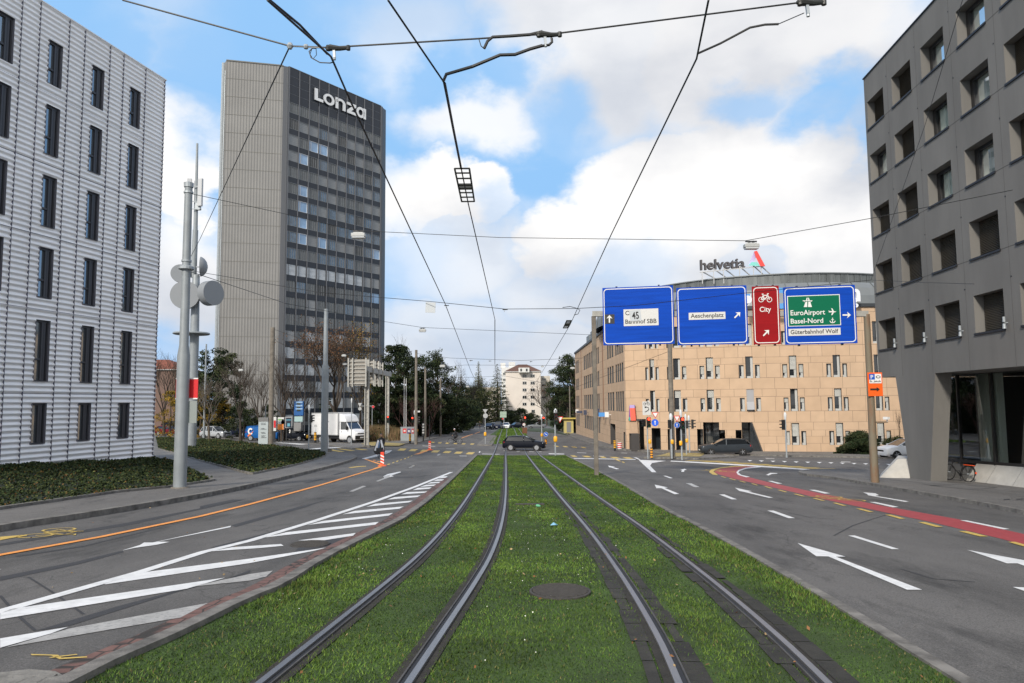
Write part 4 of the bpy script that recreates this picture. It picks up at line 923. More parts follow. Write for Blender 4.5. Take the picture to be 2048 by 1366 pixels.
def sandstone():
    a0=cyl_hit(1251,800)[0]; a1=.46
    def pt(a,z,d=0.0): return (CC[0]+(RR+d)*math.sin(a),CC[1]-(RR+d)*math.cos(a),z)
    ztop=cyl_hit(1740,613.6)[1]; zb=-4.2
    def zz(x,y): return cyl_hit(x,y)[1]
    xs_g=[(1295,1313),(1341,1366),(1403,1436),(1480,1518),(1566.6,1606),(1655,1693),(1739.7,1772.5)]
    fl=3.15; rowsB=(zz(1586,755),zz(1586,728),zz(1586,711))   # bottom, short top, tall top
    rows=[tuple(z+k*(rowsB[0]-zz(1586,822)) for z in rowsB) for k in (1,0,-1)]+[(zz(1586,890),zz(1586,862),zz(1586,846))]
    cs=[((cyl_hit(l,750)[0]+cyl_hit(r_,750)[0])/2) for l,r_ in xs_g]
    step=cs[4]-cs[3]; cs=[c for c in cs]; 
    while cs[-1]+step<a1: cs.append(cs[-1]+step)
    t0=pt(cs[3],0); t=thing('sandstone_building','sandstone-clad office building with curved front and grey metal roof behind the crossing','building',(t0[0],t0[1],G(t0[0],t0[1])))
    wS,wT,gap=.44,.68,.17    # widths of the short and tall lights
    ops=[]      # openings (ang0, ang1, z0, z1)
    for gi,c in enumerate(cs):
        for k,(zb_,zs_,zt_) in enumerate(rows):
            if k==3 and gi<4: continue
            s=.72 if gi==0 else 1.0
            for off,w_,zt in ((-(wT/2+gap+wS/2)*s,wS*s,zs_),(0,wT*s,zt_),((wT/2+gap+wS/2)*s,wS*s,zs_)):
                ops.append((gi,k,c+(off-w_/2)/RR,c+(off+w_/2)/RR,zb_,zt))
    g0=zb
    # ground-floor portals
    por=[]
    for x0,x1,yt in ((1278,1287.5,841),(1303,1321,856),(1335,1347,858),(1351,1371,843),(1394,1406,858),(1406,1438,844.6),(1438,1450,860),(1471,1483,860),(1483,1500,844.6)):
        A,Z=cyl_hit(x0,yt); B,_=cyl_hit(x1,yt); por.append((A,B,g0,Z))
    allr=[(a,b_,z0,z1) for _,_,a,b_,z0,z1 in ops]+por
    us=uniq([a0,a1]+[a0+(a1-a0)*i/90 for i in range(90)]+[x for r_ in allr for x in r_[:2]],1e-5); zs=uniq([zb,ztop]+[z for r_ in allr for z in r_[2:]],1e-3)
    # course heights so that slab joints fall on real courses (v coordinate for the brick pattern)
    cz=[zz(1430,y) for y in (903,886,872,860,844.6,823,794,779,757,729,716.5)]
    zk=sorted(cz); ref=zk[-1]
    while ref<ztop: 
        for dz in (1.05,1.33,.72): ref+=dz; zk.append(ref)
    def vv(z):
        for i in range(len(zk)-1):
            if z<zk[i+1]: return i+(z-zk[i])/(zk[i+1]-zk[i])
        return len(zk)
    b=MB(); b.uv=[]; idx={}
    zs=uniq(zs+[z for z in zk if zb<z<ztop],1e-3)
    def vid(i,j):
        if (i,j) not in idx: idx[(i,j)]=b.vert(pt(us[i],zs[j])); b.uv.append((us[i]*RR,vv(zs[j])))
        return idx[(i,j)]
    slo=cyl_hit(1502,844.6)[0],cyl_hit(1534,903)[0],cyl_hit(1502,844.6)[1]
    for i in range(len(us)-1):
        for j in range(len(zs)-1):
            u,z=(us[i]+us[i+1])/2,(zs[j]+zs[j+1])/2
            if any(r_[0]<u<r_[1] and r_[2]<z<r_[3] for r_ in allr): continue
            b.face((vid(i,j),vid(i+1,j),vid(i+1,j+1),vid(i,j+1)))
    # roof disc
    b.build('curved_wall',sand,t)
    m=MB(); 
    nseg=60; an=[a0+(a1-a0)*i/nseg for i in range(nseg+1)]
    for x,y in zip(an,an[1:]):
        for z0,z1,d0,d1 in ((ztop,ztop+.32,.18,.18),(ztop,ztop,.18,-.3),(ztop+.32,ztop+.32,.18,-2)):
            m.poly([pt(x,z0,d0),pt(y,z0,d0),pt(y,z1,d1),pt(x,z1,d1)])
    m.build('gutter',capm,t)
    # windows: one part per group of three lights
    for gi,c in enumerate(cs):
        for k in range(4):
            o3=[o for o in ops if o[0]==gi and o[1]==k]
            if not o3: continue
            f=MB(); g=MB(); bls=[]; rr=random.Random(gi*7+k)
            for _,_,A,B,z0,z1 in o3:
                f.m=1
                for (p_,q_,e_,f_) in ((A,z0,B,z0),(B,z0,B,z1),(B,z1,A,z1),(A,z1,A,z0)): f.poly([pt(p_,q_,0),pt(e_,f_,0),pt(e_,f_,-.3),pt(p_,q_,-.3)])
                f.m=0; e=.10/RR
                f.poly([pt(A,z0,-.22),pt(B,z0,-.22),pt(B,z0+.2,-.22),pt(A,z0+.2,-.22)]); f.poly([pt(B-e*2.2,z0,-.2),pt(B,z0,-.2),pt(B,z1,-.2),pt(B-e*2.2,z1,-.2)])
                f.m=2; f.poly([pt(A,z0+.5,-.18),pt(B-e*2,z0+.5,-.18),pt(B-e*2,z0+.54,-.18),pt(A,z0+.54,-.18)]); f.poly([pt(A,z0,-.17),pt(A+e,z0,-.17),pt(A+e,z1,-.17),pt(A,z1,-.17)]); f.m=0
                g.poly([pt(A,z0,-.26),pt(B,z0,-.26),pt(B,z1,-.26),pt(A,z1,-.26)])
                pr_={(2,1):1,(4,1):1,(2,2):.35,(3,1):0}.get((gi,k),rr.choice([0,0,.0,.6,.35,0]))
                if pr_:
                    bl=MB(); bls.append(bl); zc=z1-(z1-z0)*(.62 if pr_==1 else pr_); n=int((z1-zc)/.12)+1
                    for q in range(n):
                        za=zc+(z1-zc)*q/n; zb2=zc+(z1-zc)*(q+.8)/n; bl.poly([pt(A+e,za,-.13),pt(B-e*.5,za,-.13),pt(B-e*.5,zb2,-.17),pt(A+e,zb2,-.17)])
            w_=f.build('window',[wgrey,stdk,darkm],t); g.build('pane',glassd,w_)
            for bl in bls: bl.build('blind',blw,w_)
    # one pale closed panel in the fourth group
    A,B,z0,z1=[(o[2],o[3],o[4],o[5]) for o in ops if 0][1] if 0 else [(o[2],o[3],o[4],o[5]) for o in ops if o[0]==3 and o[1]==2][1]
    m=MB(); m.poly([pt(A,z0+.9,-.05),pt(B,z0+.9,-.05),pt(B,z1,-.05),pt(A,z1,-.05)]); m.poly([pt(A,z0+.15,.35),pt(B,z0+.15,.35),pt(B,z0+.9,-.03),pt(A,z0+.9,-.03)]); m.build('awning',mat('grey_awning',(.33,.33,.34),.7),t)
    # portals: dark lining and glass at the back
    m=MB(); g=MB()
    for A,B,z0,z1 in por:
        for (p_,q_,e_,f_) in ((B,z0,B,z1),(B,z1,A,z1),(A,z1,A,z0)): m.poly([pt(p_,q_,0),pt(e_,f_,0),pt(e_,f_,-1.6),pt(p_,q_,-1.6)])
        g.poly([pt(A,z0,-1.5),pt(B,z0,-1.5),pt(B,z1,-1.5),pt(A,z1,-1.5)])
    # portal with a slanting right side: dark glass wedge set into the wall face
    m.build('portal',stdk,t); g.build('portal_glass',glassd,t)
    m=MB(); s0,s1,zt=slo; m.poly([pt(s0,zb,.05),pt(s1,zb,.05),pt(s0,zt,.05)]); m.poly([pt(por[-1][1]-.0005,zb,.05),pt(s0,zb,.05),pt(s0,zt,.05),pt(por[-1][1]-.0005,zt,.05)]); m.build('slanting_shop_window',glassd,t)
    m=MB(); m.bar(pt(s0+.001,zt,.10),pt(s1,zb,.10),.12,.12); m.build('slanting_frame',stdk,t)
    # leaning pier beside the corner entrance
    m=MB(); m.uv=None; A=cyl_hit(1261,842)[0]; B=cyl_hit(1276,842)[0]; C=cyl_hit(1259,893)[0]; D=cyl_hit(1281,893)[0]; zt=cyl_hit(1268,841)[1]
    q=[(A,zt),(B,zt),(D,zb),(C,zb)]; fa=[m.vert(pt(a,z,.25)) for a,z in q]; ba=[m.vert(pt(a,z,-.2)) for a,z in q]; m.face(fa)
    for i in range(4): m.face((fa[i],fa[(i+1)%4],ba[(i+1)%4],ba[i]))
    m.build('leaning_pier',mat('sandstone_plain',(.44,.305,.205),.85,0,.1,2),t)
    m=MB(); A=cyl_hit(1259,842)[0]; D=cyl_hit(1287,842)[0]; m.poly([pt(D,zt-.02,.27),pt(A,zt-.02,.27),pt(A,zt+.15,.27),pt(D,zt+.15,.27)]); m.build('entrance_lintel',capm,t)
    # coloured upright emblem panel above the corner entrance
    lilac=mat('emblem_lilac',(.42,.33,.62),.5); coral=mat('emblem_coral',(.80,.13,.08),.5); teal=mat('emblem_teal',(.05,.33,.30),.5); viol=mat('emblem_violet',(.16,.07,.28),.5)
    def zA(x,y): a,z=cyl_hit(x,y); return a,z
    m=MB()
    for k,pp in enumerate((((1262.5,816),(1272,816),(1272,810),(1262.5,810)),((1264.5,841),(1274.5,841),(1272,816),(1262.5,816)),((1260.7,841),(1264.3,841),(1264.0,834),(1261,834)),((1261,834),(1264,834),(1262.5,810),(1262,812)))):
        m.m=k; fa=[m.vert(pt(*zA(*p_),.45)) for p_ in pp]; ba=[m.vert(pt(*zA(*p_),.2)) for p_ in pp]; m.face(fa)
        for i in range(4): m.face((fa[i],fa[(i+1)%4],ba[(i+1)%4],ba[i]))
    m.build('emblem_sign',[lilac,coral,teal,viol],t)
    # vertical lettering in the tall light of the third group
    c=cs[2]; k=2; z0,z1=rows[k][0],rows[k][2]; m=MB(); o=pt(c,z0+1.1,-.2); add_text(m,'unteam',o,u=(0,0,1),v=(-math.cos(c),-math.sin(c),0),w=(0,-1,0),size=.52,xs=.9); m.build('window_lettering',mat('faint_lettering',(.12,.13,.13),.6),t)
    # straight wing running away from the camera
    cA=pt(a0,0); X0,Y0=cA[0],cA[1]; Y1=132.0; Xe=at(1151,800,Y1).x
    dl=math.hypot(Xe-X0,Y1-Y0); dr=((Xe-X0)/dl,(Y1-Y0)/dl); pw=Pl((X0,Y0),dr); pw.n=(-pw.n[0],-pw.n[1])
    Hh=lambda x,y:hitp(x,y,(X0,Y0),dr)
    grp=[]   # groups of slim lights, (u0,u1,n) measured at the third row
    def cg(x0,x1): return (Hh(1140+x1/4.878,800)[0],Hh(1140+x0/4.878,800)[0])
    for x0,x1,n in ((368,435,3),(448,530,4),(138,232,5),(60,92,4)): a,b_=cg(x0,x1); grp.append((min(a,b_),max(a,b_),n))
    # bays between (partly behind the gantry post)
    a,b_=cg(243,292); grp.append((min(a,b_),max(a,b_),3))
    y_r=[(270,432),(510,682)]   # px rows at crop x~370
    def zc_(x,y): return Hh(1140+x/4.878,680+y/4.878)[1]
    rz=[(zc_(372,685),zc_(372,515)),(zc_(372,430),zc_(372,270)),(zc_(372,187),zc_(372,187)+2.2)]
    rz=[(zc_(152,860),zc_(152,735))]+rz
    rz=[(rz[0][0],rz[0][1]),(rz[1][0],rz[1][1]),(rz[2][0],rz[2][1]),(rz[3][0],rz[3][1])]
    wz=ztop; us=[0,dl]; op=[]
    for gi,(a,b_,n) in enumerate(grp):
        w_=(b_-a)/n
        for k,(z0,z1) in enumerate(rz):
            if k==0 and a<Hh(1140+300/4.878,800)[0]: continue
            for i in range(n): op.append((gi,k,a+w_*i+w_*.18,a+w_*(i+1)-w_*.18,z0,z1))
    for o in op: us+=[o[2],o[3]]
    doors=[(cg(388,437),3.6),(cg(515,532),3.0),(cg(570,588),3.0)]
    dz=[]
    for (a,b_),h in doors: us+=[min(a,b_),max(a,b_)]; dz.append((min(a,b_),max(a,b_),zb,zb+h))
    us=uniq([u for u in us if 0<=u<=dl]); zs=uniq([zb,wz]+[z for o in op for z in o[4:]]+[zb+3.6,zb+3.0]+[z for z in zk if zb<z<wz],1e-3)
    b=MB(); b.uv=[]; idx={}
    def vid(i,j):
        if (i,j) not in idx: idx[(i,j)]=b.vert(pw(us[i],zs[j])); b.uv.append((-us[i],vv(zs[j])))
        return idx[(i,j)]
    for i in range(len(us)-1):
        for j in range(len(zs)-1):
            u,z=(us[i]+us[i+1])/2,(zs[j]+zs[j+1])/2
            if any(o[2]<u<o[3] and o[4]<z<o[5] for o in op) or any(o[0]<u<o[1] and z<o[3] for o in dz): continue
            b.face((vid(i,j),vid(i+1,j),vid(i+1,j+1),vid(i,j+1)))
    b.build('wing_wall',sand,t)
    m=MB(); pw.boxm(m,0,dl,wz,wz+.3,-1,.15); m.build('wing_gutter',capm,t)
    for gi in range(len(grp)):
        for k in range(4):
            o3=[o for o in op if o[0]==gi and o[1]==k]
            if not o3: continue
            f=MB()
            for _,_,A,B,z0,z1 in o3: pw.reveal(f,A,B,z0,z1,0,-.2); pw.quad(f,A,B,z0,z1,-.15)
            f.build('slit_window',slitm,t)
    for A,B,z0,z1 in dz: f=MB(); pw.reveal(f,A,B,z0,z1,0,-.8); pw.quad(f,A,B,z0,z1,-.75); f.build('door',stdk,t)
    m=MB()
    for x in (115,328): 
        u=Hh(1140+x/4.878,800)[0]; pw.boxm(m,u-.25,u+.25,zb+3.9,wz,.0,.06)
    m.build('brown_downpipe',mat('brown_pipe',(.22,.12,.07),.6),t)
    m=MB(); q=[pw(0,0,0),pw(dl,0,0),pw(dl,0,-14),pw(0,0,-14)]
    m.poly([(x,y,wz+.31) for x,y,_ in q]); a,c=q[1],q[2]; m.poly([(a[0],a[1],zb),(c[0],c[1],zb),(c[0],c[1],wz),(a[0],a[1],wz)]); m.build('wing_roof',zinc,t)
    m=MB()   # stepped metal roof units seen above the wing's edge
    for x,y in ((1187,670),(1180,676),(1172,683)):
        q=at(x,y,0+ {1187:99,1180:106,1172:114}[x]); m.box((q.x+1.6,q.y,wz+1.0),(2.6,4.5,1.4))
    m.build('roof_plant',zinc,t)
    for (x,y,w_,h,m_,nm) in ((1160,822,.5,.5,white,0),(1165,824,1.0,.4,mat('wall_sign_dark',(.05,.06,.1),.5),0),(1177,825,.5,.7,mat('wall_sign_dark',(.05,.06,.1),.5),0),(1203,825,.5,1.0,mat('wall_sign_dark',(.05,.06,.1),.5),0),(1213,829,.9,.5,mat('wall_sign_blue',(.08,.3,.7),.5),0),(1222,829,.45,.6,white,0)):
        u,z=Hh(x,y); m=MB(); q=pw(u,z,.5); m.box(q,(w_,.12,h)); m.bar(q,pw(u,z,0),.05); m.build('projecting_sign',m_,t)
    # rotunda drum: standing-seam curved roof and cornice, centre behind the facade
    cc=(31.0,89.5); r=17.0
    zc0=ztop+.3
    def rp(a,rad,z): return (cc[0]+rad*math.sin(a),cc[1]-rad*math.cos(a),z)
    hi=CZ+ (801-543)*72.5/1450-.1; zf0=CZ+(801-566)*72.5/1450
    prof=[(20.6,zc0),(20.5,zc0+1.0),(20.1,zc0+1.8),(19.5,zc0+2.4),(18.6,zf0-.25),(17.2,zf0)]
    m=MB(); N_=72; an=[-math.pi*.62+math.pi*1.24*i/N_ for i in range(N_+1)]
    for (r0,z0),(r1,z1) in zip(prof,prof[1:]):
        for x,y in zip(an,an[1:]): m.poly([rp(x,r0,z0),rp(y,r0,z0),rp(y,r1,z1),rp(x,r1,z1)])
    m.build('curved_roof',zinc,t)
    m=MB()
    for i,x in enumerate(an):
        if i%2: continue
        for (r0,z0),(r1,z1) in zip(prof,prof[1:]): m.bar(rp(x,r0+.03,z0),rp(x,r1+.03,z1+.02),.05,.05)
    m.build('roof_seam',zincd,t)
    m=MB()
    for i in range(144):
        x0=-math.pi+2*math.pi*i/144; x1=-math.pi+2*math.pi*(i+1)/144; rr_=17.25 if i%2 else 17.21
        m.poly([rp(x0,rr_,zf0),rp(x1,rr_,zf0),rp(x1,rr_,hi),rp(x0,rr_,hi)])
    m.poly([rp(-math.pi+2*math.pi*i/72,17.25,hi) for i in range(72)])
    m.build('roof_fascia',zincd,t)
    m=MB(); 
    for i in range(72):
        x0=-math.pi+2*math.pi*i/72; x1=x0+2*math.pi/72; m.bar(rp(x0,17.32,hi),rp(x1,17.32,hi),.14,.1)
        if 1: m.bar(rp(x0,17.28,zf0),rp(x0,17.28,hi),.05,.04)
    m.build('fascia_trim',zinc,t)
    # flat roof between rotunda and facade
    m=MB(); m.poly([pt(a0+(a1-a0)*i/20,ztop+.31,-.2) for i in range(21)]+[(60,105,ztop+.31),(12,105,ztop+.31)]); m.build('flat_roof',zinc,t)
    # rooftop lettering on struts
    sl=mat('rooftop_letters_dark',(.055,.05,.055),.6); a_l=-.62
    D_=76.0; L0=at(1399,531,D_); R0=at(1489,522,D_-1.0); uL=(R0-L0); uL.z=0; w_=uL.length; uL.normalize()
    zb_=L0.z-1.0+.35; m=MB(); import_w=None
    slope=(at(1489,531,D_-1)[2]-at(1399,542,D_)[2])/w_
    tot=None
    vs,fs=text_geo('helvetia',size=2.35,bold=.05,depth=.12,xs=1.0,align='LEFT'); xm=max(v[0] for v in vs); ymn=min(v[1] for v in vs)
    k=w_/xm; zl=at(1399,543.5,D_).z; zr=at(1489,532,D_-1).z; zl=(zl+zr)/2-.05
    letters=[]
    ch='helvetia'; 
    st=thing('rooftop_letter_sign','dark rooftop lettering with a folded triangle emblem on struts above the round roof','roof sign',(L0.x,L0.y,hi))
    # split glyph islands into letters along x
    me=bpy.data.meshes.new('x'); me.from_pydata(vs,[],fs); bm=bmesh.new(); bm.from_mesh(me); bmesh.ops.remove_doubles(bm,verts=bm.verts,dist=1e-4)
    seen=set(); isl=[]
    for v in bm.verts:
        if v.index in seen: continue
        stck=[v]; comp=[]; seen.add(v.index)
        while stck:
            q=stck.pop(); comp.append(q)
            for e in q.link_edges:
                o_=e.other_vert(q)
                if o_.index not in seen: seen.add(o_.index); stck.append(o_)
        isl.append(comp)
    isl.sort(key=lambda c_:min(v.co.x for v in c_)); merged=[]
    for c_ in isl:
        x0,x1=min(v.co.x for v in c_),max(v.co.x for v in c_)
        if merged and x0<merged[-1][1]-.05: merged[-1][0].extend(c_); merged[-1][1]=max(merged[-1][1],x1)
        else: merged.append([list(c_),x1])
    for comp,_ in merged:
        s_=set(v.index for v in comp); mm={}; m=MB()
        for v in comp: p_=v.co; z=zl+(p_.y-ymn)*k*1.02+slope*0*p_.x; mm[v.index]=m.vert((L0.x+uL.x*p_.x*k-uL.y*-p_.z*k*0+0,L0.y+uL.y*p_.x*k-p_.z*1.5,z))
        for f in bm.faces:
            if all(v.index in s_ for v in f.verts): m.face([mm[v.index] for v in f.verts])
        m.build('letter',sl,st)
    bm.free()
    # folded triangle emblem
    T=lambda x,y,dd=0.0:(lambda q:(q.x,q.y,q.z))(at(1180+x*.29297,470+y*.29297,D_-1.3+dd))
    m=MB()
    for kx,pp in enumerate((((1080,207),(1112,207),(1137,143),(1120,112)),((1120,112),(1140,107),(1197,212),(1163,214),(1131,150)),((1082,207),(1163,214),(1140,186),(1104,184)))):
        m.m=kx; fa=[m.vert(T(x,y,-.3 if kx==1 else -.2 if kx==2 else 0)) for x,y in pp]; ba=[m.vert(T(x,y,.35)) for x,y in pp]; m.face(fa)
        for i in range(len(pp)): m.face((fa[i],fa[(i+1)%len(pp)],ba[(i+1)%len(pp)],ba[i]))
    m.build('triangle_emblem',[mat('emblem_pale_violet',(.52,.46,.70),.5),mat('emblem_red',(.72,.07,.06),.5),mat('emblem_turquoise',(.22,.62,.55),.5)],st)
    m=MB()
    for x,y in ((765,250),(843,230),(910,225),(1020,214),(1115,210),(1168,212)):
        q=Vector(T(x,y)); m.bar(q,(q.x,q.y,hi-.6),.07); m.bar(q,(q.x+2.0,q.y+1.0,hi-.1) if x>100 else q,.09)
        
    m.bar(T(750,255),T(1190,212),.08)
    m.build('sign_strut',mat('strut_white',(.5,.5,.5),.6),st)
    # parts of facade lettering visible between and beside the gantry panels
    sg=mat('facade_letter_white',(.72,.74,.78),.5); sb_=mat('facade_letter_blue',(.10,.32,.66),.5)
    def fp_(x,y,Y): return at(1480+x/6.827,560+y/6.827,Y)
    m=MB(); m.m=1; q=[fp_(85,195,67),fp_(138,190,67),fp_(135,260,67),fp_(115,325,67),fp_(88,345,67)]; fa=[m.vert(p_) for p_ in q]; ba=[m.vert((p_.x,p_.y+.3,p_.z)) for p_ in q]; m.face(fa)
    for i in range(5): m.face((fa[i],fa[(i+1)%5],ba[(i+1)%5],ba[i]))
    m.m=0; c=fp_(106,267,66.9); m.lathe([(.38,-.05),(.38,0)],c,16,'Y')
    q=[fp_(142,190,66.9),fp_(150,190,66.9),fp_(146,265,66.9),fp_(122,345,66.9),fp_(100,350,66.9),(fp_(120,330,66.9)),fp_(137,262,66.9)]; m.poly(q)
    m.build('facade_lettering',[sg,sb_],t)
    m=MB(); m.m=1; c=fp_(560,248,67); 
    for i in range(20):
        a,b2=2*math.pi*i/20,2*math.pi*(i+1)/20; m.poly([(c.x+r_*math.cos(x),c.y,c.z+r_*math.sin(x)) for r_,x in ((1.0,a),(1.0,b2),(.5,b2),(.5,a))])
    m.build('facade_lettering',[sg,sb_],t)
    m=MB(); c=fp_(1560,185,67); add_text(m,'n',c,size=2.3,bold=.07,depth=.12); c=fp_(1563,275,67); add_text(m,'g',c,size=1.3,bold=.03,depth=.1); c=fp_(1555,320,67); m.bar((c.x,c.y,c.z),(c.x+.0,c.y,c.z-.6),.08); m.build('facade_lettering',[sg],t)
sandstone()
# === pale apartment block far down the street, and what stands round it
def box_house(name,label,px0,px1,eave_y,Y,depth,wallm,roofm,hip=2.2,wins=(),ridge=None,over=.5,rz=0,basey=None):
    A=at(px0,eave_y,Y); B=at(px1,eave_y,Y); cx=(A.x+B.x)/2; z1=A.z; z0=G(cx,Y)-.3
    t=thing(name,label,'building',(cx,Y,z0)); w=B.x-A.x
    b=MB(); b.box((cx,Y+depth/2,(z0+z1)/2),(w,depth,z1-z0)); b.build('wall',wallm,t)
    if roofm is not None:
        b=MB(); o=over; x0,x1,y0,y1=A.x-o,B.x+o,Y-o,Y+depth+o
        b.box(((x0+x1)/2,(y0+y1)/2,z1+.12),(x1-x0,y1-y0,.24)); b.build('eaves',mat('pale_eaves',(.5,.5,.5),.6),t)
        rx=min(w,depth)*.5+o*.2; rh=hip; v=[b2 for b2 in ((x0,y0,z1+.24),(x1,y0,z1+.24),(x1,y1,z1+.24),(x0,y1,z1+.24))]; ym=(y0+y1)/2
        r0=(x0+rx*.8,ym,z1+.24+rh); r1=(x1-rx*.8,ym,z1+.24+rh)
        if r0[0]>r1[0]: r0=r1=((x0+x1)/2,ym,z1+.24+rh)
        b=MB(); b.poly([v[0],v[1],r1,r0]); b.poly([v[1],v[2],r1]); b.poly([v[2],v[3],r0,r1]); b.poly([v[3],v[0],r0]); b.build('roof',roofm,t)
    for x0,x1,ya,yb in wins:
        a=at(x0,yb,Y); c=at(x1,ya,Y); f=MB(); f.box(((a.x+c.x)/2,Y-.06,(a.z+c.z)/2),(c.x-a.x,.12,c.z-a.z)); wi=f.build('window',wgrey,t)
        f=MB(); m_=(c.x-a.x)*.06
        xm=(a.x+c.x)/2; f.box(((a.x+xm)/2,Y-.14,(a.z+c.z)/2),(xm-a.x-m_*1.4,.06,c.z-a.z-.3)); f.box(((c.x+xm)/2,Y-.14,(a.z+c.z)/2),(c.x-xm-m_*1.4,.06,c.z-a.z-.3)); f.build('pane',glassd,wi)
    return t,A,B,z1
cream=mat('cream_render',(.62,.565,.51),.9,0,.06,.2); brroof=mat('brown_tile_roof',(.12,.06,.04),.9,0,.2,1.5); whr=mat('white_render',(.62,.62,.60),.9,0,.06,.2)
yw=[(x0,x1,y,y+6.5) for y in (748.5,762.6,776.4,791,805) for x0,x1 in ((1045,1053),(1061,1069.3))]+[(1063,1069.5,819,825)]
tt,A,B,z1=box_house('apartment_block','cream apartment block with brown hipped roof at the end of the street',1011,1081,744,300,22,cream,brroof,hip=3.4,wins=yw)
q=at(1048,738.5,297); d_=MB(); d_.box((q.x,q.y+3,q.z-.3),(4.4,6,1.9)); dm=d_.build('dormer',whr,tt); d_=MB(); d_.box((q.x-1.2,q.y-.05,q.z-.3),(.7,.1,1.1)); d_.box((q.x+1.1,q.y-.05,q.z-.3),(.7,.1,1.1)); d_.build('pane',glassd,dm)
q=at(1000,760,330)
tt2,A,B,z1=box_house('apartment_block','white flat-roofed block with rooftop boxes behind the firs',1003,1045,735,330,20,whr,None,wins=[(1006,1012,y,y+5) for y in (745,757,769,781,793)])
m=MB(); q=at(1006,731,331); m.box((q.x,q.y+2,q.z),(2.2,3,2.4)); q=at(1024,730,331); m.box((q.x,q.y+2,q.z),(3,3,2.8)); m.build('rooftop_box',whr,tt2)
box_house('apartment_block','pale block with balconies half hidden by the trees right of the end house',1080,1100,752,310,20,mat('pale_stone',(.5,.46,.40),.9),None,wins=[(1084,1092,y,y+5) for y in (756,768,780,792)])
box_house('villa','yellowish house almost hidden behind the dark pine on the right',1125,1152,790,150,10,mat('yellow_render',(.45,.38,.20),.9,0,.1,.5),None,wins=[(1131,1137,795,806),(1141,1147,795,806)])
box_house('apartment_block','house with orange red roof glimpsed behind the bare trees on the far left',240,352,741,190,15,mat('pinkish_render',(.17,.11,.09),.9),mat('red_tile_roof',(.22,.07,.04),.9,0,.2,1),hip=3)
box_house('apartment_block','pale house showing in gaps of the dark trees on the left side of the street',930,1000,775,280,20,mat('beige_render',(.50,.45,.38),.9),None,wins=[(935+k*13,942+k*13,y,y+6) for y in (782,796,810) for k in range(5)])
# tram stop kiosk at the far right
kx,ky=gp(1137,866,.1); kz=G(kx,ky)+.1
t=thing('kiosk','small yellow kiosk with flat roof beside the sandstone wing','kiosk',(kx,ky,kz)); b=MB(); b.box((kx,ky,kz+1.3),(1.7,2,2.6)); b.build('wall',mat('yellow_wall',(.5,.42,.16),.8),t); b=MB(); b.box((kx-.1,ky,kz+2.7),(3.4,3,.2)); b.build('roof',mat('yellow_roof',(.55,.42,.10),.7),t); b=MB(); b.box((kx,ky-1.02,kz+1.1),(.8,.04,1.9)); b.build('door',mat('grey_door',(.2,.2,.2),.6),t)
# ---------------------------------------------------------------- vegetation
_gyt=np.arange(-30,1600,.5); _gyv=np.array([gy(float(v)) for v in _gyt])
def Gv(x,y):
    t=np.clip((y-35)/20,0,1); s=t*t*(3-2*t)
    return np.interp(y,_gyt,_gyv)-.008*np.clip(x,-60,60)-.028*np.clip(x-6,0,12)*(1-s)
def inpoly(x,y,poly):
    c=np.zeros(len(x),bool); n=len(poly)
    for i in range(n):
        x0,y0=poly[i]; x1,y1=poly[(i+1)%n]
        if y0==y1: continue
        k=((y0>y)!=(y1>y))&(x<(x1-x0)*(y-y0)/(y1-y0)+x0); c^=k
    return c
def np_obj(name,V,nper,mats,mi=None,parent=None,loc=None):
    """V: (N*nper,3) vertices, one face of nper corners each"""
    V=np.asarray(V,dtype=np.float32)
    r=rootloc(parent) if parent is not None else (Vector(loc) if loc is not None else Vector((0,0,0)))
    V=V-np.array(r,dtype=np.float32); n=len(V)//nper; me=bpy.data.meshes.new(name)
    me.vertices.add(len(V)); me.vertices.foreach_set('co',V.ravel()); me.loops.add(len(V)); me.loops.foreach_set('vertex_index',np.arange(len(V),dtype=np.int32))
    me.polygons.add(n); me.polygons.foreach_set('loop_start',np.arange(n,dtype=np.int32)*nper); me.polygons.foreach_set('loop_total',np.full(n,nper,dtype=np.int32))
    for m in mats: me.materials.append(m)
    if mi is not None: me.polygons.foreach_set('material_index',np.asarray(mi,dtype=np.int32))
    me.update(calc_edges=True); me.validate()
    o=bpy.data.objects.new(name,me); S.collection.objects.link(o)
    if parent is not None: o.parent=parent
    elif loc is not None: o.location=r
    return o
def leafmat(name,c,var=.35,sc=1.2,rough=.75,tr=.25):
    m=mat(name,c,rough,0,var,sc,spec=.25); return m
rg=np.random.default_rng(11)
def leaf_quads(pos,size,rng,flat=0.0,asp=.55):
    n=len(pos); a=rng.normal(size=(n,3)); 
    if flat: a[:,2]*=(1-flat)
    a/=np.linalg.norm(a,axis=1)[:,None]+1e-9; b=rng.normal(size=(n,3)); b-=a*(a*b).sum(1)[:,None]
    b/=np.linalg.norm(b,axis=1)[:,None]+1e-9
    s=np.asarray(size)[:,None] if np.ndim(size) else size
    p0=pos-a*s*.5; p1=pos+b*s*asp*.5; p2=pos+a*s*.5; p3=pos-b*s*asp*.5
    return np.stack([p0,p1,p2,p3],1).reshape(-1,3)
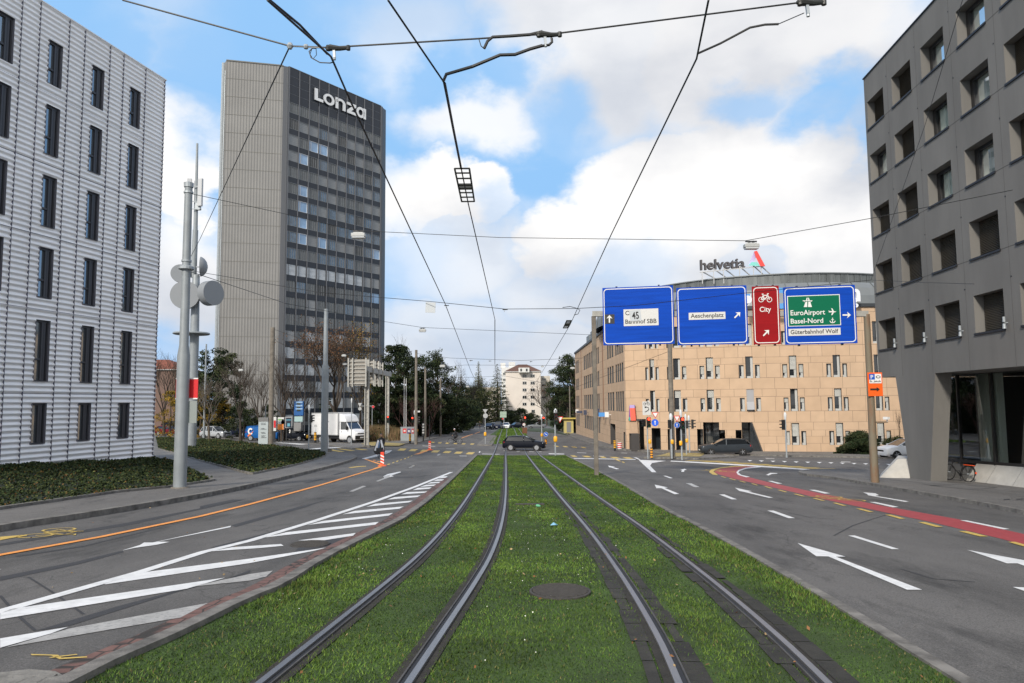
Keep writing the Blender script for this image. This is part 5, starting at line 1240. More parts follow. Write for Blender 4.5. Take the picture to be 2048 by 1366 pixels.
# --- grass in the tram bed
gA=leafmat('grass_blade_mid',(.060,.118,.016),.5,.9); gB=leafmat('grass_blade_light',(.105,.165,.028),.45,.9); gC=leafmat('grass_blade_dark',(.022,.048,.009)); gD=leafmat('grass_blade_straw',(.15,.13,.045))
def cl_x(cl,y): a=np.array(sorted(cl,key=lambda p:p[1])); return np.interp(y,a[:,1],a[:,0])
def grass():
    Vs=[];MI=[]
    ys=np.arange(3.2,63,.6)
    for y0 in ys:
        dens=min(2300,2300*(7.5/max(y0,7.5))**1.35); n=int(dens*7.2*.6)
        x=rg.uniform(-3.6,4.7,n); y=rg.uniform(y0,y0+.6,n)
        k=inpoly(x,y,strip)
        k&=x>cl_x(gl,y)+.015; k&=x<cl_x(gr,y)-.01
        for cl,o,a,b in ((Lc,-.55,.09,.12),(Lc,.55,.13,.08),(Rc,-.55,.10,.10),(Rc,.55,.10,.10)): 
            d=x-(cl_x(cl,y)+o); j=rg.normal(0,.02,n); k&=(d<-a+j)|(d>b+j)
        for off,w,ym in ((-.80,.18,20),(-.30,.18,22),(.30,.16,13),(.79,.17,15)):
            ww=w*(1-.75*np.clip((y-8)/(ym-8),0,1)); d=np.abs(x-(cl_x(Rc,y)+off)); k&=~((d<ww/2-.03+rg.normal(0,.045,n))&(y<ym))
        x,y=x[k],y[k]; n=len(x); z=Gv(x,y)+.02
        patch=np.sin(x*2.1+y*.7)+np.sin(x*.9-y*1.9+2)+np.sin(y*.31+x*3.1)
        h=rg.uniform(.010,.027,n)*(1+.2*patch); edge=(np.abs(x-cl_x(gl,y))<.5)|(np.abs(x-cl_x(gr,y))<.45); h=np.where(edge,h*1.5,h)
        h*=1+.5*(rg.random(n)<.05)
        w=.0065*max(1,y0/7)*np.ones(n); ang=rg.uniform(0,math.pi*2,n); ln=rg.uniform(.3,1.2,n)*h; la=rg.uniform(0,math.pi*2,n)
        c,s=np.cos(ang)*w,np.sin(ang)*w
        tip=np.stack([x+np.cos(la)*ln,y+np.sin(la)*ln,z+h],1)
        V=np.stack([np.stack([x-c,y-s,z-.005],1),np.stack([x+c,y+s,z-.005],1),tip],1).reshape(-1,3); Vs.append(V)
        r=rg.random(n)+.16*patch+.12*np.sin(x*7+3*np.sin(y*2.3))*np.sin(y*5.1+x); mi=np.where(r<.17,2,np.where(r<.68,0,1)); mi=np.where(rg.random(n)<np.where(edge,.10,.03),3,mi); MI.append(mi)
    o=np_obj('grass',np.concatenate(Vs),3,[gA,gB,gC,gD],np.concatenate(MI)); tag(o,'short green grass growing between and beside the tram rails','grass',kind='stuff')
    # far strip, coarser
    x=rg.uniform(-3.4,3.2,9000); y=rg.uniform(88,200,9000); k=(x>-2.9)&(x<2.4)
    for cl,o_ in ((Lc,-.55),(Lc,.55),(Rc,-.55),(Rc,.55)): k&=np.abs(x-(cl_x(cl,y)+o_))>.16
    x,y=x[k],y[k]; pos=np.stack([x,y,Gv(x,y)+.06],1); o=np_obj('grass',leaf_quads(pos,.28,rg,.5),4,[gA,gB],rg.integers(0,2,len(x))); tag(o,'far strip of grass round the tram rails beyond the crossing','grass',kind='stuff')
grass()
def scatter_specks():
    fw=mat('daisy_white',(.8,.8,.72),.6); lb=mat('fallen_leaf_brown',(.22,.10,.035),.8); ly=mat('fallen_leaf_tan',(.40,.28,.14),.8)
    pts=[]
    for cx,cy,sx,sy,n in ((.5,15,.45,3,60),(.65,11,.5,2.5,45),(.4,20,.4,4,45),(-1.9,12,.22,2.5,35),(-2.3,9,.3,1.5,20),(3.1,24,.4,6,40),(.3,8,.5,1.6,18)):
        pts+=[(rg.normal(cx,sx),rg.normal(cy,sy)) for _ in range(n)]
    p=np.array([q for q in pts if -2.8<q[0]<3.4 and min(abs(q[0]-float(cl_x(Lc,q[1]))-s) for s in (-.55,.55))>.12 and min(abs(q[0]-float(cl_x(Rc,q[1]))-s) for s in (-.55,.55))>.2]); pos=np.stack([p[:,0],p[:,1],Gv(p[:,0],p[:,1])+.055],1)
    V=leaf_quads(pos,rg.uniform(.009,.019,len(pos)),rg,.2,.9); o=np_obj('daisies',V,4,[fw]); tag(o,'small white daisies dotted over the tram grass','flowers',kind='stuff')
    n=170; y=5+rg.random(n)**1.6*30; x=rg.uniform(-2.7,3.3,n); pos=np.stack([x,y,Gv(x,y)+.055],1); V=leaf_quads(pos,rg.uniform(.02,.055,n),rg,.7,.6); o=np_obj('fallen_leaves',V,4,[lb,ly],rg.integers(0,2,n)); tag(o,'dry brown leaves scattered in the tram grass','fallen leaves',kind='stuff')
    n=120; y=5+rg.random(n)*40; x=-11+rg.random(n)*7.5; k=x>-9.3; x,y=x[k],y[k]; pos=np.stack([x,y,Gv(x,y)+.015],1); V=leaf_quads(pos,rg.uniform(.02,.05,len(x)),rg,.95,.6); o=np_obj('fallen_leaves',V,4,[lb,ly],rg.integers(0,2,len(x))); tag(o,'few dry leaves and crumbs lying on the left roadway','fallen leaves',kind='stuff')
scatter_specks()
iv=[leafmat('ivy_dark',(.016,.028,.009),.4,2),leafmat('ivy_mid',(.036,.052,.015),.4,2),leafmat('ivy_light',(.085,.095,.028),.4,2),leafmat('ivy_rust',(.12,.065,.02),.4,2)]
def ivy(poly,zf,n,size,label,bump=.09):
    xs=[p[0] for p in poly]; ys=[p[1] for p in poly]; x=rg.uniform(min(xs),max(xs),n*3); y=min(ys)+(max(ys)-min(ys))*rg.random(n*3); k=inpoly(x,y,poly)&(y>6); 
    # fewer far away
    k&=rg.random(n*3)<np.clip((24/np.maximum(y,8))**1.2,0,1) if max(ys)<50 else True
    x,y=x[k][:n],y[k][:n]; zo=np.array([zf(a,b) for a,b in zip(x,y)])
    hb=(np.sin(x*3.3+y*1.1)+np.sin(y*2.7-x*1.7)+np.sin(x*.9+y*5.3))*.04
    z=Gv(x,y)+zo+rg.uniform(-.02,bump,len(x))+hb; s=rg.uniform(.7,1.4,len(x))*size*np.clip(y/22,1,2.2 if max(ys)<50 else 1.0)
    V=leaf_quads(np.stack([x,y,z],1),s,rg,.25,.9); r=rg.random(len(x)); mi=np.where(r<.42,0,np.where(r<.84,1,np.where(r<.95,2,3)))
    o=np_obj('ground_ivy',V,4,iv,mi); tag(o,label,'ivy',kind='stuff')
ivy(bed1,bz1,110000,.06,'dark green ivy covering the bed in front of the white office block')
ivy(bed2,lambda x,y:.18,110000,.11,'dark green ivy covering the kerbed bed around the telecom mast',.12)
# --- trees
bark=mat('bark_dark',(.055,.042,.032),.9,0,.3,4,.5,25); bark2=mat('bark_grey',(.12,.10,.08),.9,0,.3,4,.5,25)
def T_(px,topy,Y,dz=0.0):
    a=at(px,topy,Y); z0=G(a.x,Y)+dz; return a.x,Y,z0,a.z-z0
def branches(b,p,d,L,r,lv,rng,tips,up=.25,spread=.6,kids=(3,4),n=4):
    k=3 if lv>1 else 2; pts=[p.copy()]; q=p.copy(); dd=d.copy()
    for i in range(k):
        dd=(dd+Vector((rng.gauss(0,.14),rng.gauss(0,.14),rng.gauss(0,.08)+up*.12))).normalized(); q=q+dd*(L/k); pts.append(q.copy())
    b.tube(pts,[r*(1-.45*i/k) for i in range(k+1)],n if lv>1 else 3,caps=False)
    if lv==0: tips.append(q); return
    if lv<=2: tips.append(pts[len(pts)//2])
    m=rng.randint(*kids)
    for j in range(m):
        t=rng.uniform(.35,1.0) if j else 1.0; i=min(k-1,int(t*k)); s=pts[i].lerp(pts[i+1],t*k-i if t<1 else 1)
        ax=Vector((rng.gauss(0,1),rng.gauss(0,1),rng.gauss(0,.5))).normalized(); nd=(dd+ax*spread*rng.uniform(.7,1.3)+Vector((0,0,up))).normalized()
        branches(b,s,nd,L*rng.uniform(.55,.8),max(r*.55,.006),lv-1,rng,tips,up,spread,kids,n)
    return tips
def bare_tree(label,px,topy,Y,wpx,seed,name='bare_tree',leaf=None,nleaf=0,lsize=.2,levels=5,bk=None,cat='tree',stems=1,group=None,up=.25):
    x,y,z,h=T_(px,topy,Y); rng=random.Random(seed); W_=wpx*Y/F; t=thing(name,label,cat,(x,y,z),group=group)
    b=MB(); tips=[]; th=h*.22
    for s in range(stems):
        a=rng.uniform(0,6.28); o=Vector((math.cos(a),math.sin(a),0))*(0 if stems==1 else .35)
        base=Vector((x,y,z))+o; top=base+Vector((rng.gauss(0,.15),rng.gauss(0,.15),th))+o
        b.tube([base+Vector((0,0,-.2)),base.lerp(top,.5),top],[h*.019,h*.016,h*.014],7,caps=False)
        nb=4 if stems==1 else 2
        for j in range(nb):
            a=6.28*j/nb+rng.uniform(-.5,.5); sp=min(.9,W_/h*1.0)*(1 if j else .25); d=Vector((math.cos(a)*sp,math.sin(a)*sp,1)).normalized()
            branches(b,top.copy(),d,h*.30,h*.0095,levels-1,rng,tips,up,.62)
    # fit to the wanted height and width
    zs=[v[2] for v in b.v]; xs=[abs(v[0]-x) for v in b.v]; fz=h/(max(zs)-z); fx=(W_/2)/sorted(xs)[int(len(xs)*.98)]
    T2=lambda v:(x+(v[0]-x)*(fx if (v[2]-z)>th*.9 else 1+(fx-1)*max(0,(v[2]-z)/th)),y+(v[1]-y)*(fx if (v[2]-z)>th*.9 else 1),z+(v[2]-z)*fz)
    b.v=[T2(v) for v in b.v]; b.build('branches',bk or bark,t)
    if leaf:
        P_=np.array([T2(v) for v in tips]); r=np.random.default_rng(seed); i=r.integers(0,len(P_),nleaf); pos=P_[i]+r.normal(0,.25,(nleaf,3)); np_obj('crown',leaf_quads(pos,r.uniform(.6,1.3,nleaf)*lsize,r,0,.7),4,leaf,r.integers(0,len(leaf),nleaf),t)
    return t
def env_tree(label,px,topy,Y,wpx,seed,mats,name='evergreen_tree',kind='dense',nl=7000,ls=.34,cat='tree',base=.08,dz=0.0,trunkmat=None,group=None):
    x,y,z,h=T_(px,topy,Y,dz); W_=wpx*Y/F/2; r=np.random.default_rng(seed); t=thing(name,label,cat,(x,y,z),group=group)
    b=MB(); b.tube([(x,y,z-.2),(x+.1,y,z+h*.4),(x,y,z+h*.93)],[h*.022+.05,h*.014+.03,.02],7); 
    cen=[];rad=[]
    if kind=='fir':
        nlay=int(h/.55)+6
        for i in range(nlay):
            f=base+(1-base)*(i+.5)/nlay; R_=W_*(1-f)**.85*(1.0+.15*math.sin(i*2.3))+.12; nb=int(5+R_*3.4)
            for j in range(nb):
                a=r.uniform(0,6.283); L_=R_*r.uniform(.65,1.15)
                b.tube([(x,y,z+f*h),(x+math.cos(a)*L_*.6,y+math.sin(a)*L_*.6,z+f*h-L_*.10),(x+math.cos(a)*L_,y+math.sin(a)*L_,z+f*h-L_*.12)],[.035,.02,.008],3,caps=False)
                for s in np.linspace(.3,1,max(2,int(L_/.35))):
                    cen.append((x+math.cos(a)*L_*s,y+math.sin(a)*L_*s,z+f*h-L_*(.12*s)-.12)); rad.append(.16+.16*L_*s*.4)
    elif kind=='pine':
        for i in range(60):
            f=base+.2+(.78-base)*r.random(); R_=W_*math.sin(min(1,max(.1,(1.05-f)*1.6))*1.5)*r.uniform(.4,1.05); a=r.uniform(0,6.283); c=(x+math.cos(a)*R_,y+math.sin(a)*R_,z+h*f)
            b.tube([(x,y,z+h*max(.1,f-.12)),(x+math.cos(a)*R_*.6,y+math.sin(a)*R_*.6,z+h*(f-.05)),c],[.09,.05,.02],4,caps=False)
            for _ in range(4): cen.append(tuple(np.array(c)+r.normal(0,W_*.14,3)*np.array([1,1,.45]))); rad.append(W_*.22)
        cen.append((x,y,z+h*.97)); rad.append(W_*.15)
    else:
        nc=110 if kind=='dense' else 60
        for i in range(nc):
            f=base+(1-base)*r.random()**.85; prof=math.sin(math.pi*min(1,.12+.88*(1-f)**.8*1.0))**.55 if kind=='dense' else math.sqrt(max(0,1-f*f))
            R_=W_*prof*math.sqrt(r.random())*1.0; a=r.uniform(0,6.283); c=(x+math.cos(a)*R_,y+math.sin(a)*R_,z+h*min(f,.97)); cen.append(c); rad.append(min(W_,h)*r.uniform(.16,.36)*(1 if kind=='dense' else .9))
            if kind=='dense' and i%2==0: b.tube([(x,y,z+h*max(.05,f-.25)),c],[.07,.015],4,caps=False)
    cen=np.array(cen); rad=np.array(rad); b.build('trunk',trunkmat or bark,t)
    w=rad**1.3; w/=w.sum(); i=r.choice(len(cen),int(nl*(1.5 if kind=='dense' else 1.2)),p=w); nl=len(i); g=r.normal(0,1,(nl,3)); g/=np.linalg.norm(g,axis=1)[:,None]; pos=cen[i]+g*(rad[i]*r.random(nl)**.45)[:,None]*np.array([1,1,.62 if kind!='fir' else .5])
    pos[:,2]=np.maximum(pos[:,2],z+.02)
    cm=r.integers(0,len(mats),len(cen))[i]; cm=np.where(r.random(nl)<.3,r.integers(0,len(mats),nl),cm)
    np_obj('crown',leaf_quads(pos,r.uniform(.6,1.3,nl)*ls,r,0,.5),4,mats,cm,t); return t
dkg=[leafmat('needle_dark',(.012,.022,.010)),leafmat('needle_mid',(.024,.040,.014)),leafmat('needle_olive',(.045,.055,.020))]
firm=[leafmat('fir_green',(.09,.115,.045)),leafmat('fir_blue_green',(.12,.14,.075)),leafmat('fir_dark',(.03,.045,.02)),leafmat('fir_olive',(.19,.175,.065))]  # fir tones brightened, sunlight is put into the leaf colours
yel=[leafmat('autumn_yellow',(.30,.19,.02)),leafmat('autumn_gold',(.20,.13,.018)),leafmat('autumn_olive',(.08,.07,.02))]
brn=[leafmat('autumn_brown',(.12,.06,.03)),leafmat('autumn_rust',(.165,.08,.035)),leafmat('autumn_dull',(.075,.05,.03))]
lit=[leafmat('sunlit_olive',(.20,.18,.06)),leafmat('sunlit_green',(.12,.13,.045)),leafmat('sunlit_dark',(.05,.06,.025))]
B=bare_tree; Ev=env_tree
Ev('tall dark yew standing behind the telecom mast',440,700,118,92,1,dkg,nl=9000)
Ev('dark evergreen between the telecom mast and the yew',398,742,124,66,2,dkg,nl=6000)
B('bare tree nearest to the white office block on the far left',334,692,122,74,3,levels=5); B('bare tree right beside the far left house, behind the red car',360,708,128,60,4)
B('small bare street tree growing in the ivy bed in front of the silver car',422,745,99,86,5,levels=5,bk=bark2)
Ev('yellow autumn shrub behind the red car',342,782,112,66,6,yel,'shrub','bush',3500,.22,'shrub',.0); Ev('golden autumn shrub behind the silver car',402,784,114,62,7,yel,'shrub','bush',3500,.22,'shrub',.0); Ev('golden shrub left of the blue van',446,800,118,58,8,yel,'shrub','bush',3000,.22,'shrub',.0)
Ev('low dark evergreen shrub behind the blue van',488,806,106,84,9,dkg,'shrub','bush',5000,.25,'shrub',.0); Ev('dark shrub at the foot of the tower, right of the blue van',536,812,108,60,10,dkg,'shrub','bush',3500,.25,'shrub',.0)
B('bare tree in front of the ribbed tower wall, left one',486,700,100,92,12); B('bare tree in front of the ribbed tower wall, directly left of the brown concrete pole',524,708,97,84,13); B('many-stemmed bare tree behind the brown concrete pole',566,694,99,96,14,stems=3,levels=4)
B('large tree with withered brown leaves in front of the tower windows',668,624,103,150,15,'tree_with_brown_leaves',brn,3600,.22,levels=5)
B('bare tree behind the white box truck',602,720,108,80,16); B('thin tree with last yellow leaves left of the sign gantry back',722,640,110,96,17,'tree_with_yellow_leaves',yel,1800,.2)
B('bare shrub-like tree behind the gantry seen from the back',745,742,112,80,18,'bare_tree',yel,900,.2,stems=3,levels=4)
Ev('small dark fir in front of the tower entrance, above the truck',652,768,106,42,19,dkg,'fir_tree','fir',3500,.24)
Ev('tallest dark conifer right of the tower',797,690,114,86,20,dkg,'conifer','dense',11000,.32); B('bare crown rising behind the tallest dark conifer',788,664,124,110,21)
Ev('second dark conifer right of the tower, beside the tall concrete pole',838,712,122,76,22,dkg,'conifer','dense',8000,.32); Ev('dark pine with a ragged two-pointed top on the left side of the street',874,702,130,88,23,dkg,'pine_tree','pine',9000,.30)
B('bare tree right of the ragged pine',906,714,142,90,24); B('bare tree behind the cyclist side of the street, near the firs',932,740,205,70,25)
for i,(px,ty,Y,w) in enumerate(((770,752,107,60),(812,772,110,70),(850,778,118,70),(884,786,128,76),(908,796,142,70),(930,800,160,60),(940,812,215,44),(760,800,118,60))):
    Ev(['dark hedge-like tree behind the gantry','dark bush mass behind the grey cabinet','dark tree left of the lamp-lit concrete pole','dark tree above the roadside wall, mid street','dark tree behind the crossing cyclist','dark tree just right of the crossing cyclist','dark tree farthest down the left side of the street','low dark tree between the gantry legs'][i],px,ty,Y,w,30+i,dkg,'evergreen_tree','dense',6500,.34,base=.0)
B('purplish bare bushes on the left verge behind the concrete poles',850,790,112,90,60,'bare_shrub',stems=4,levels=4,cat='shrub',bk=mat('reddish_twigs',(.07,.035,.03),.9)); B('purplish bare bushes on the verge left of the crossing cyclist',820,785,106,80,61,'bare_shrub',stems=4,levels=4,cat='shrub',bk=MT['reddish_twigs'])
Ev('yellow-green sunlit conifer at the left end of the street',922,748,255,58,40,lit,'conifer','fir',5500,.42); Ev('slim pointed fir, left of the two tall firs at the street end',957,722,262,44,41,firm+lit[:1],'fir_tree','fir',8000,.40,base=.02); Ev('large blue-green fir in front of the cream apartment block',994,727,236,66,42,firm,'fir_tree','fir',12000,.36,base=.03)
B('leafless pale tree between the two tall firs',973,742,268,50,43,leaf=lit,nleaf=900,lsize=.3); Ev('olive conifer low in front of the slim fir',945,775,240,44,44,lit,'conifer','dense',4000,.36)
for i,(px,ty,Y,w) in enumerate(((1020,822,222,44),(1042,818,226,50),(1062,826,230,44))): Ev(['dark round shrub left of three under the end house','dark round shrub, middle of three under the end house','dark round shrub right of three under the end house'][i],px,ty,Y,w,50+i,dkg,'shrub','bush',4200,.34,'shrub',.0)
Ev('olive tree filling the left side before the slim fir',915,765,196,64,90,dkg+lit[2:],'evergreen_tree','dense',5000,.4); Ev('olive dark tree between the slim fir and the big fir, low',968,778,240,52,91,lit[1:]+dkg,'evergreen_tree','dense',4000,.4); Ev('dark tree left of the slim fir, low',940,772,228,54,92,dkg+lit[1:2],'evergreen_tree','dense',4000,.4)
B('reddish-brown bare tree right of the cream apartment block',1092,750,222,74,55,leaf=brn,nleaf=1300,lsize=.2); Ev('tall dark pine next to the sandstone wing',1134,710,142,78,56,dkg,'pine_tree','pine',10000,.32); Ev('dark evergreen below the tall pine on the right',1116,776,150,60,57,dkg,'evergreen_tree','dense',6500,.32); Ev('dark narrow evergreen against the end of the sandstone wing',1148,728,138,34,58,dkg,'evergreen_tree','dense',5000,.3)
B('bare tree over the far lanes right of the end house',1108,765,225,60,59)
Ev('clipped round dark bush in front of the sandstone wall',1722,866,63,76,70,dkg,'round_bush','bush',20000,.12,'bush',.0); Ev('low clipped hedge left of the round bush',1690,893,64,46,71,dkg,'low_hedge','bush',9000,.1,'hedge',.0); Ev('loose shrubs between the rusty pole and the dark leg',1792,876,64,90,72,dkg+lit[1:2],'shrub','bush',7000,.11,'shrub',.0)
B('bare sapling beside the shrubs near the dark leg',1798,815,64,16,73,'bare_sapling',levels=4)
def ornamental():
    m=[leafmat('dry_grass_tan',(.24,.16,.085)),leafmat('dry_grass_brown',(.14,.085,.045)),leafmat('dry_grass_green',(.09,.09,.035))]
    V=[];r=np.random.default_rng(3)
    for px,w,Y,h in ((730,16,98,2.0),(752,18,99,2.3),(775,14,100,2.2),(792,16,99,1.9),(803,9,100,1.6),(715,12,100,1.7)):
        x0=at(px,850,Y).x; n=1500; x=r.normal(x0,w*Y/F*.42,n); y=r.normal(Y,.7,n); z=Gv(x,y)+.05; hh=h*r.uniform(.5,1,n); a=r.uniform(0,6.28,n); l=hh*r.uniform(.05,.4,n)
        tip=np.stack([x+np.cos(a)*l,y+np.sin(a)*l,z+hh],1); V.append(np.stack([np.stack([x-.03,y,z],1),np.stack([x+.03,y,z],1),tip],1).reshape(-1,3))
    V=np.concatenate(V); o=np_obj('ornamental_grass',V,3,m,r.integers(0,3,len(V)//3)); tag(o,'tall dry tan ornamental grasses behind the sign gantry','ornamental grass',kind='stuff')
    # far woods closing the horizon
    n=26000; x=r.uniform(-420,420,n); y=r.uniform(390,430,n); hh=9+4*np.sin(x*.05)+2*np.sin(x*.21); z=Gv(x,y)+r.random(n)*hh; pos=np.stack([x,y,z],1); k=(x>-230)|(r.random(n)<1); 
    o=np_obj('far_wood',leaf_quads(pos[k],3.2,r,0,.8),4,[dkg[0],dkg[1],brn[2]],r.integers(0,3,k.sum())); tag(o,'distant dark belt of trees closing the horizon','wood',kind='stuff')
    # undergrowth on the left verge
    n=9000; y=r.uniform(92,215,n); x=-19-(y-92)*(-.03)+r.normal(0,1.2,n)-1.5; z=Gv(x,y)+.1+r.random(n)*1.6; o=np_obj('undergrowth',leaf_quads(np.stack([x,y,z],1),.35,r,0,.7),4,[dkg[0],dkg[1],brn[2],yel[2]],r.integers(0,4,n)); tag(o,'dark undergrowth below the trees on the left verge','undergrowth',kind='stuff')
ornamental()
# ---------------------------------------------------------------- vehicles
cglass=mat('car_glass',(.015,.018,.02),.03,0,spec=1.0,coat=.6); tyrem=mat('tyre_rubber',(.014,.014,.014),.8); rimm=mat('alloy_rim',(.42,.43,.45),.35,.6); hlm=mat('headlight_glass',(.75,.78,.8),.1,.3,emit=.25); hlon=mat('headlight_lit',(1,.97,.9),.2,emit=4.0); tlm=mat('tail_light_red',(.45,.02,.02),.2); plm=mat('plate_white',(.75,.75,.75),.5); trim=mat('car_trim_black',(.014,.014,.015),.5)
def carpaint(n,c,metal=.35): return mat('paint_'+n,c,.4,metal*.4,spec=.14,coat=.10)
def wheel_at(t,x,y,r,side,w=.2,n=20):
    b=MB(); b.lathe([(r*.62,-w/2),(r*.93,-w/2),(r,-w/2+.03),(r,w/2-.03),(r*.93,w/2),(r*.62,w/2)],(x,y,r),n,'Y'); wh=b.build('wheel',tyrem,t,smooth=True)
    b=MB(); yo=y+side*(w/2-.015); b.lathe([(r*.63,yo-.04-0),(r*.60,yo-.0),(r*.55,yo-.02)] if 0 else [(r*.68,-.02),(r*.68,.012),(r*.60,.0)],(x,yo,r),n,'Y')
    k=5
    for i in range(k):
        a=2*math.pi*i/k; b.bar((x,yo+side*.012,r),(x+math.cos(a)*r*.62,yo+side*.012,r+math.sin(a)*r*.62),.06,.03)
    b.lathe([(.06,-.02),(.06,.02)],(x,yo,r),8,'Y'); b.build('rim',rimm,wh)
def car(name,label,loc,rz,paint,L=4.25,Wd=1.78,H=1.47,kind='hatch',lit=False,group=None,cat='car',simple=False):
    """x forward. built at the origin, then placed"""
    t=thing(name,label,cat,(0,0,0),0,group); hw=Wd/2; r=.315 if H<1.6 else .35
    K={'hatch':dict(hood=.66,hoodh=.60,belt=.63,wsb=.40,rf=.07,rr=-.76,db=-.95,tailh=.66,cowl=.655),'sedan':dict(hood=.62,hoodh=.56,belt=.62,wsb=.24,rf=.03,rr=-.46,db=-.70,tailh=.66,cowl=.63),
       'suv':dict(hood=.64,hoodh=.58,belt=.62,wsb=.24,rf=.06,rr=-.78,db=-.95,tailh=.62,cowl=.62),'mpv':dict(hood=.60,hoodh=.54,belt=.60,wsb=.36,rf=.08,rr=-.78,db=-.95,tailh=.60,cowl=.60),'van':dict(hood=.58,hoodh=.52,belt=.58,wsb=.42,rf=.20,rr=-.92,db=-.98,tailh=.58,cowl=.57)}[kind]
    h2=L/2
    st=[(1.0,.22,.47,.82),(.985,.18,.53,.91),(.93,.17,.565,.97),(.80,.16,K['hoodh']+.0,1),(K['hood']*.9,.16,K['cowl']-.01,1),(K['wsb']*1.0+.06,.16,K['cowl'],1),(.0,.16,K['belt']+.02,1),(-.4,.16,K['belt']+.03,1),(-.75,.17,K['tailh']+.02,1),(-.93,.19,K['tailh'],.97),(-.985,.24,K['tailh']-.03,.92),(-1.0,.24,K['tailh']-.06,.86)]
    b=MB(); rings=[]
    for x,zb,zt,w in st:
        X=x*h2; zb_,zt_=zb*H*.9,zt*H; W_=hw*w; prof=[(-.0,zb_),(W_*.86,zb_),(W_*.97,zb_+.10),(W_,zb_+(zt_-zb_)*.42),(W_*.985,zb_+(zt_-zb_)*.68),(W_*.95,zt_-.05),(W_*.86,zt_),(0,zt_+.025)]
        ring=[b.vert((X,y,z)) for y,z in prof]+[b.vert((X,-y,z)) for y,z in prof[-2:0:-1]]; rings.append(ring)
    for a,c in zip(rings,rings[1:]):
        n=len(a)
        for j in range(n): b.face((a[j],a[(j+1)%n],c[(j+1)%n],c[j]))
    b.face(rings[0]); b.face(rings[-1][::-1])
    # greenhouse
    zc=K['cowl']*H-.01; zr=H-.01; wb=hw*.88; wr=hw*.70; xb,xf,xr,xd=K['wsb']*h2+.25,K['rf']*h2,K['rr']*h2,K['db']*h2
    zt=K['tailh']*H; xm=(xf+xr)/2
    # roof shell, slightly crowned
    rx=[xf,xf*.6+xr*.4,xf*.3+xr*.7,xr]; rz_=[zr-.035,zr+.005,zr,zr-.05]; rr_=[]
    for x,z in zip(rx,rz_): rr_.append([b.vert((x,-wr,z-.03)),b.vert((x,-wr*.7,z)),b.vert((x,0,z+.012)),b.vert((x,wr*.7,z)),b.vert((x,wr,z-.03))])
    for a,c in zip(rr_,rr_[1:]):
        for j in range(4): b.face((a[j],a[j+1],c[j+1],c[j]))
    pw_=.055
    for s in (-1,1):
        F0=(xb,s*wb,zc);F1=(xf,s*wr,zr-.06);R1=(xr,s*wr,zr-.075);R0=(xd,s*wb,zt-.02)
        b.bar(F0,F1,pw_,.05); b.bar(F1,R1,.05,.05); b.bar(R1,R0,.11,.06)
        for fx in ((.02,) if kind in('hatch','sedan') else (.1,-.45)):
            x=fx*h2-.02; b.bar((x,s*wb,K['belt']*H),(x-.03,s*wr*1.0,zr-.06),.08,.04)
    body=b.build('body',paint,t,smooth=True); sgl=mat('car_side_glass',(.012,.014,.016),.08,.1,spec=.9)
    # dark lower sill
    b=MB(); b.box((0,0,.22*H*.9),(L*.86,Wd*.97,.14)); b.build('underbody',trim,t)
    b=MB(); b.poly([(xb+.01,-wb*.97,zc),(xb+.01,wb*.97,zc),(xf+.01,wr*.97,zr-.05),(xf+.01,-wr*.97,zr-.05)]); b.build('windscreen',cglass,t)
    b=MB(); b.poly([(xd-.01,-wb*.95,zt),(xd-.01,wb*.95,zt),(xr-.01,wr*.95,zr-.07),(xr-.01,-wr*.95,zr-.07)]); b.build('rear_window',cglass,t)
    bx=K['belt']*H+.01
    for s in (-1,1):
        def sp(x,f): return (x,s*(wb+(wr-wb)*f-.012),bx+(zr-.075-bx)*f)
        xB=(.02 if kind in('hatch','sedan') else .1)*h2-.02
        b=MB(); b.poly([sp(xb-.12,0),sp(xB+.04,0),sp(xB+.01,1),sp(xf-.03,1)]); b.build('side_window',sgl,t)
        if kind!='van':
            b=MB(); b.poly([sp(xB-.04,0),sp(xd+.22,.0),sp(xr+.06,1),sp(xB-.07,1)]); b.build('side_window',sgl,t)
        else:
            b=MB(); b.poly([sp(xB-.04,0),sp(xd+.02,0),sp(xr+.01,1),sp(xB-.07,1)]); b.build('side_panel',paint,t)
    wx=(L*.31,-L*.30)
    for x in wx:
        for s in (-1,1):
            b=MB(); b.lathe([(r+.055,-.02),(r+.055,.012)],(x,s*(hw-.03),r),20,'Y'); b.build('wheel_arch',trim,t)
            wheel_at(t,x,s*(hw-.075),r,s)
    hm=hlon if lit else hlm
    for s in (-1,1):
        b=MB(); b.poly([(h2*.985,s*hw*.55,H*.455),(h2*.90,s*hw*.93,H*.49),(h2*.90,s*hw*.93,H*.545),(h2*.975,s*hw*.56,H*.50)]); b.bar((h2*.975,s*hw*.60,H*.475),(h2*.90,s*hw*.93,H*.515),.05,.10); b.build('headlight',hm,t)
        b=MB(); b.bar((-h2*.985,s*hw*.60,H*.56),(-h2*.91,s*hw*.95,H*.58),.06,.15); b.build('tail_light',tlm,t)
        b=MB(); b.box((xb-.18,s*(hw+.06),K['belt']*H+.07),(.11,.17,.12)); b.build('mirror',paint,t,bevel=.02)
        if not simple:
            b=MB(); 
            for x in (.05*h2,-.42*h2): b.box((x,s*(hw+.002),H*.52),(.16,.03,.03))
            b.build('door_handle',paint,t)
    b=MB(); b.box((h2*.995,0,H*.40),(.04,hw*.95,.12)); b.box((h2*.98,0,H*.24),(.06,hw*1.2,.09)); b.build('grille',trim,t)
    for s in (-1,1): b=MB(); b.box((s*(h2+.012),0,H*(.32 if s>0 else .42)),(.02,.5,.11)); b.build('number_plate',plm,t)
    t.location=loc; t.rotation_euler=(0,0,rz); return t
def place(px,py,dz=0.0): x,y=gp(px,py,dz); return (x,y,G(x,y)+dz)
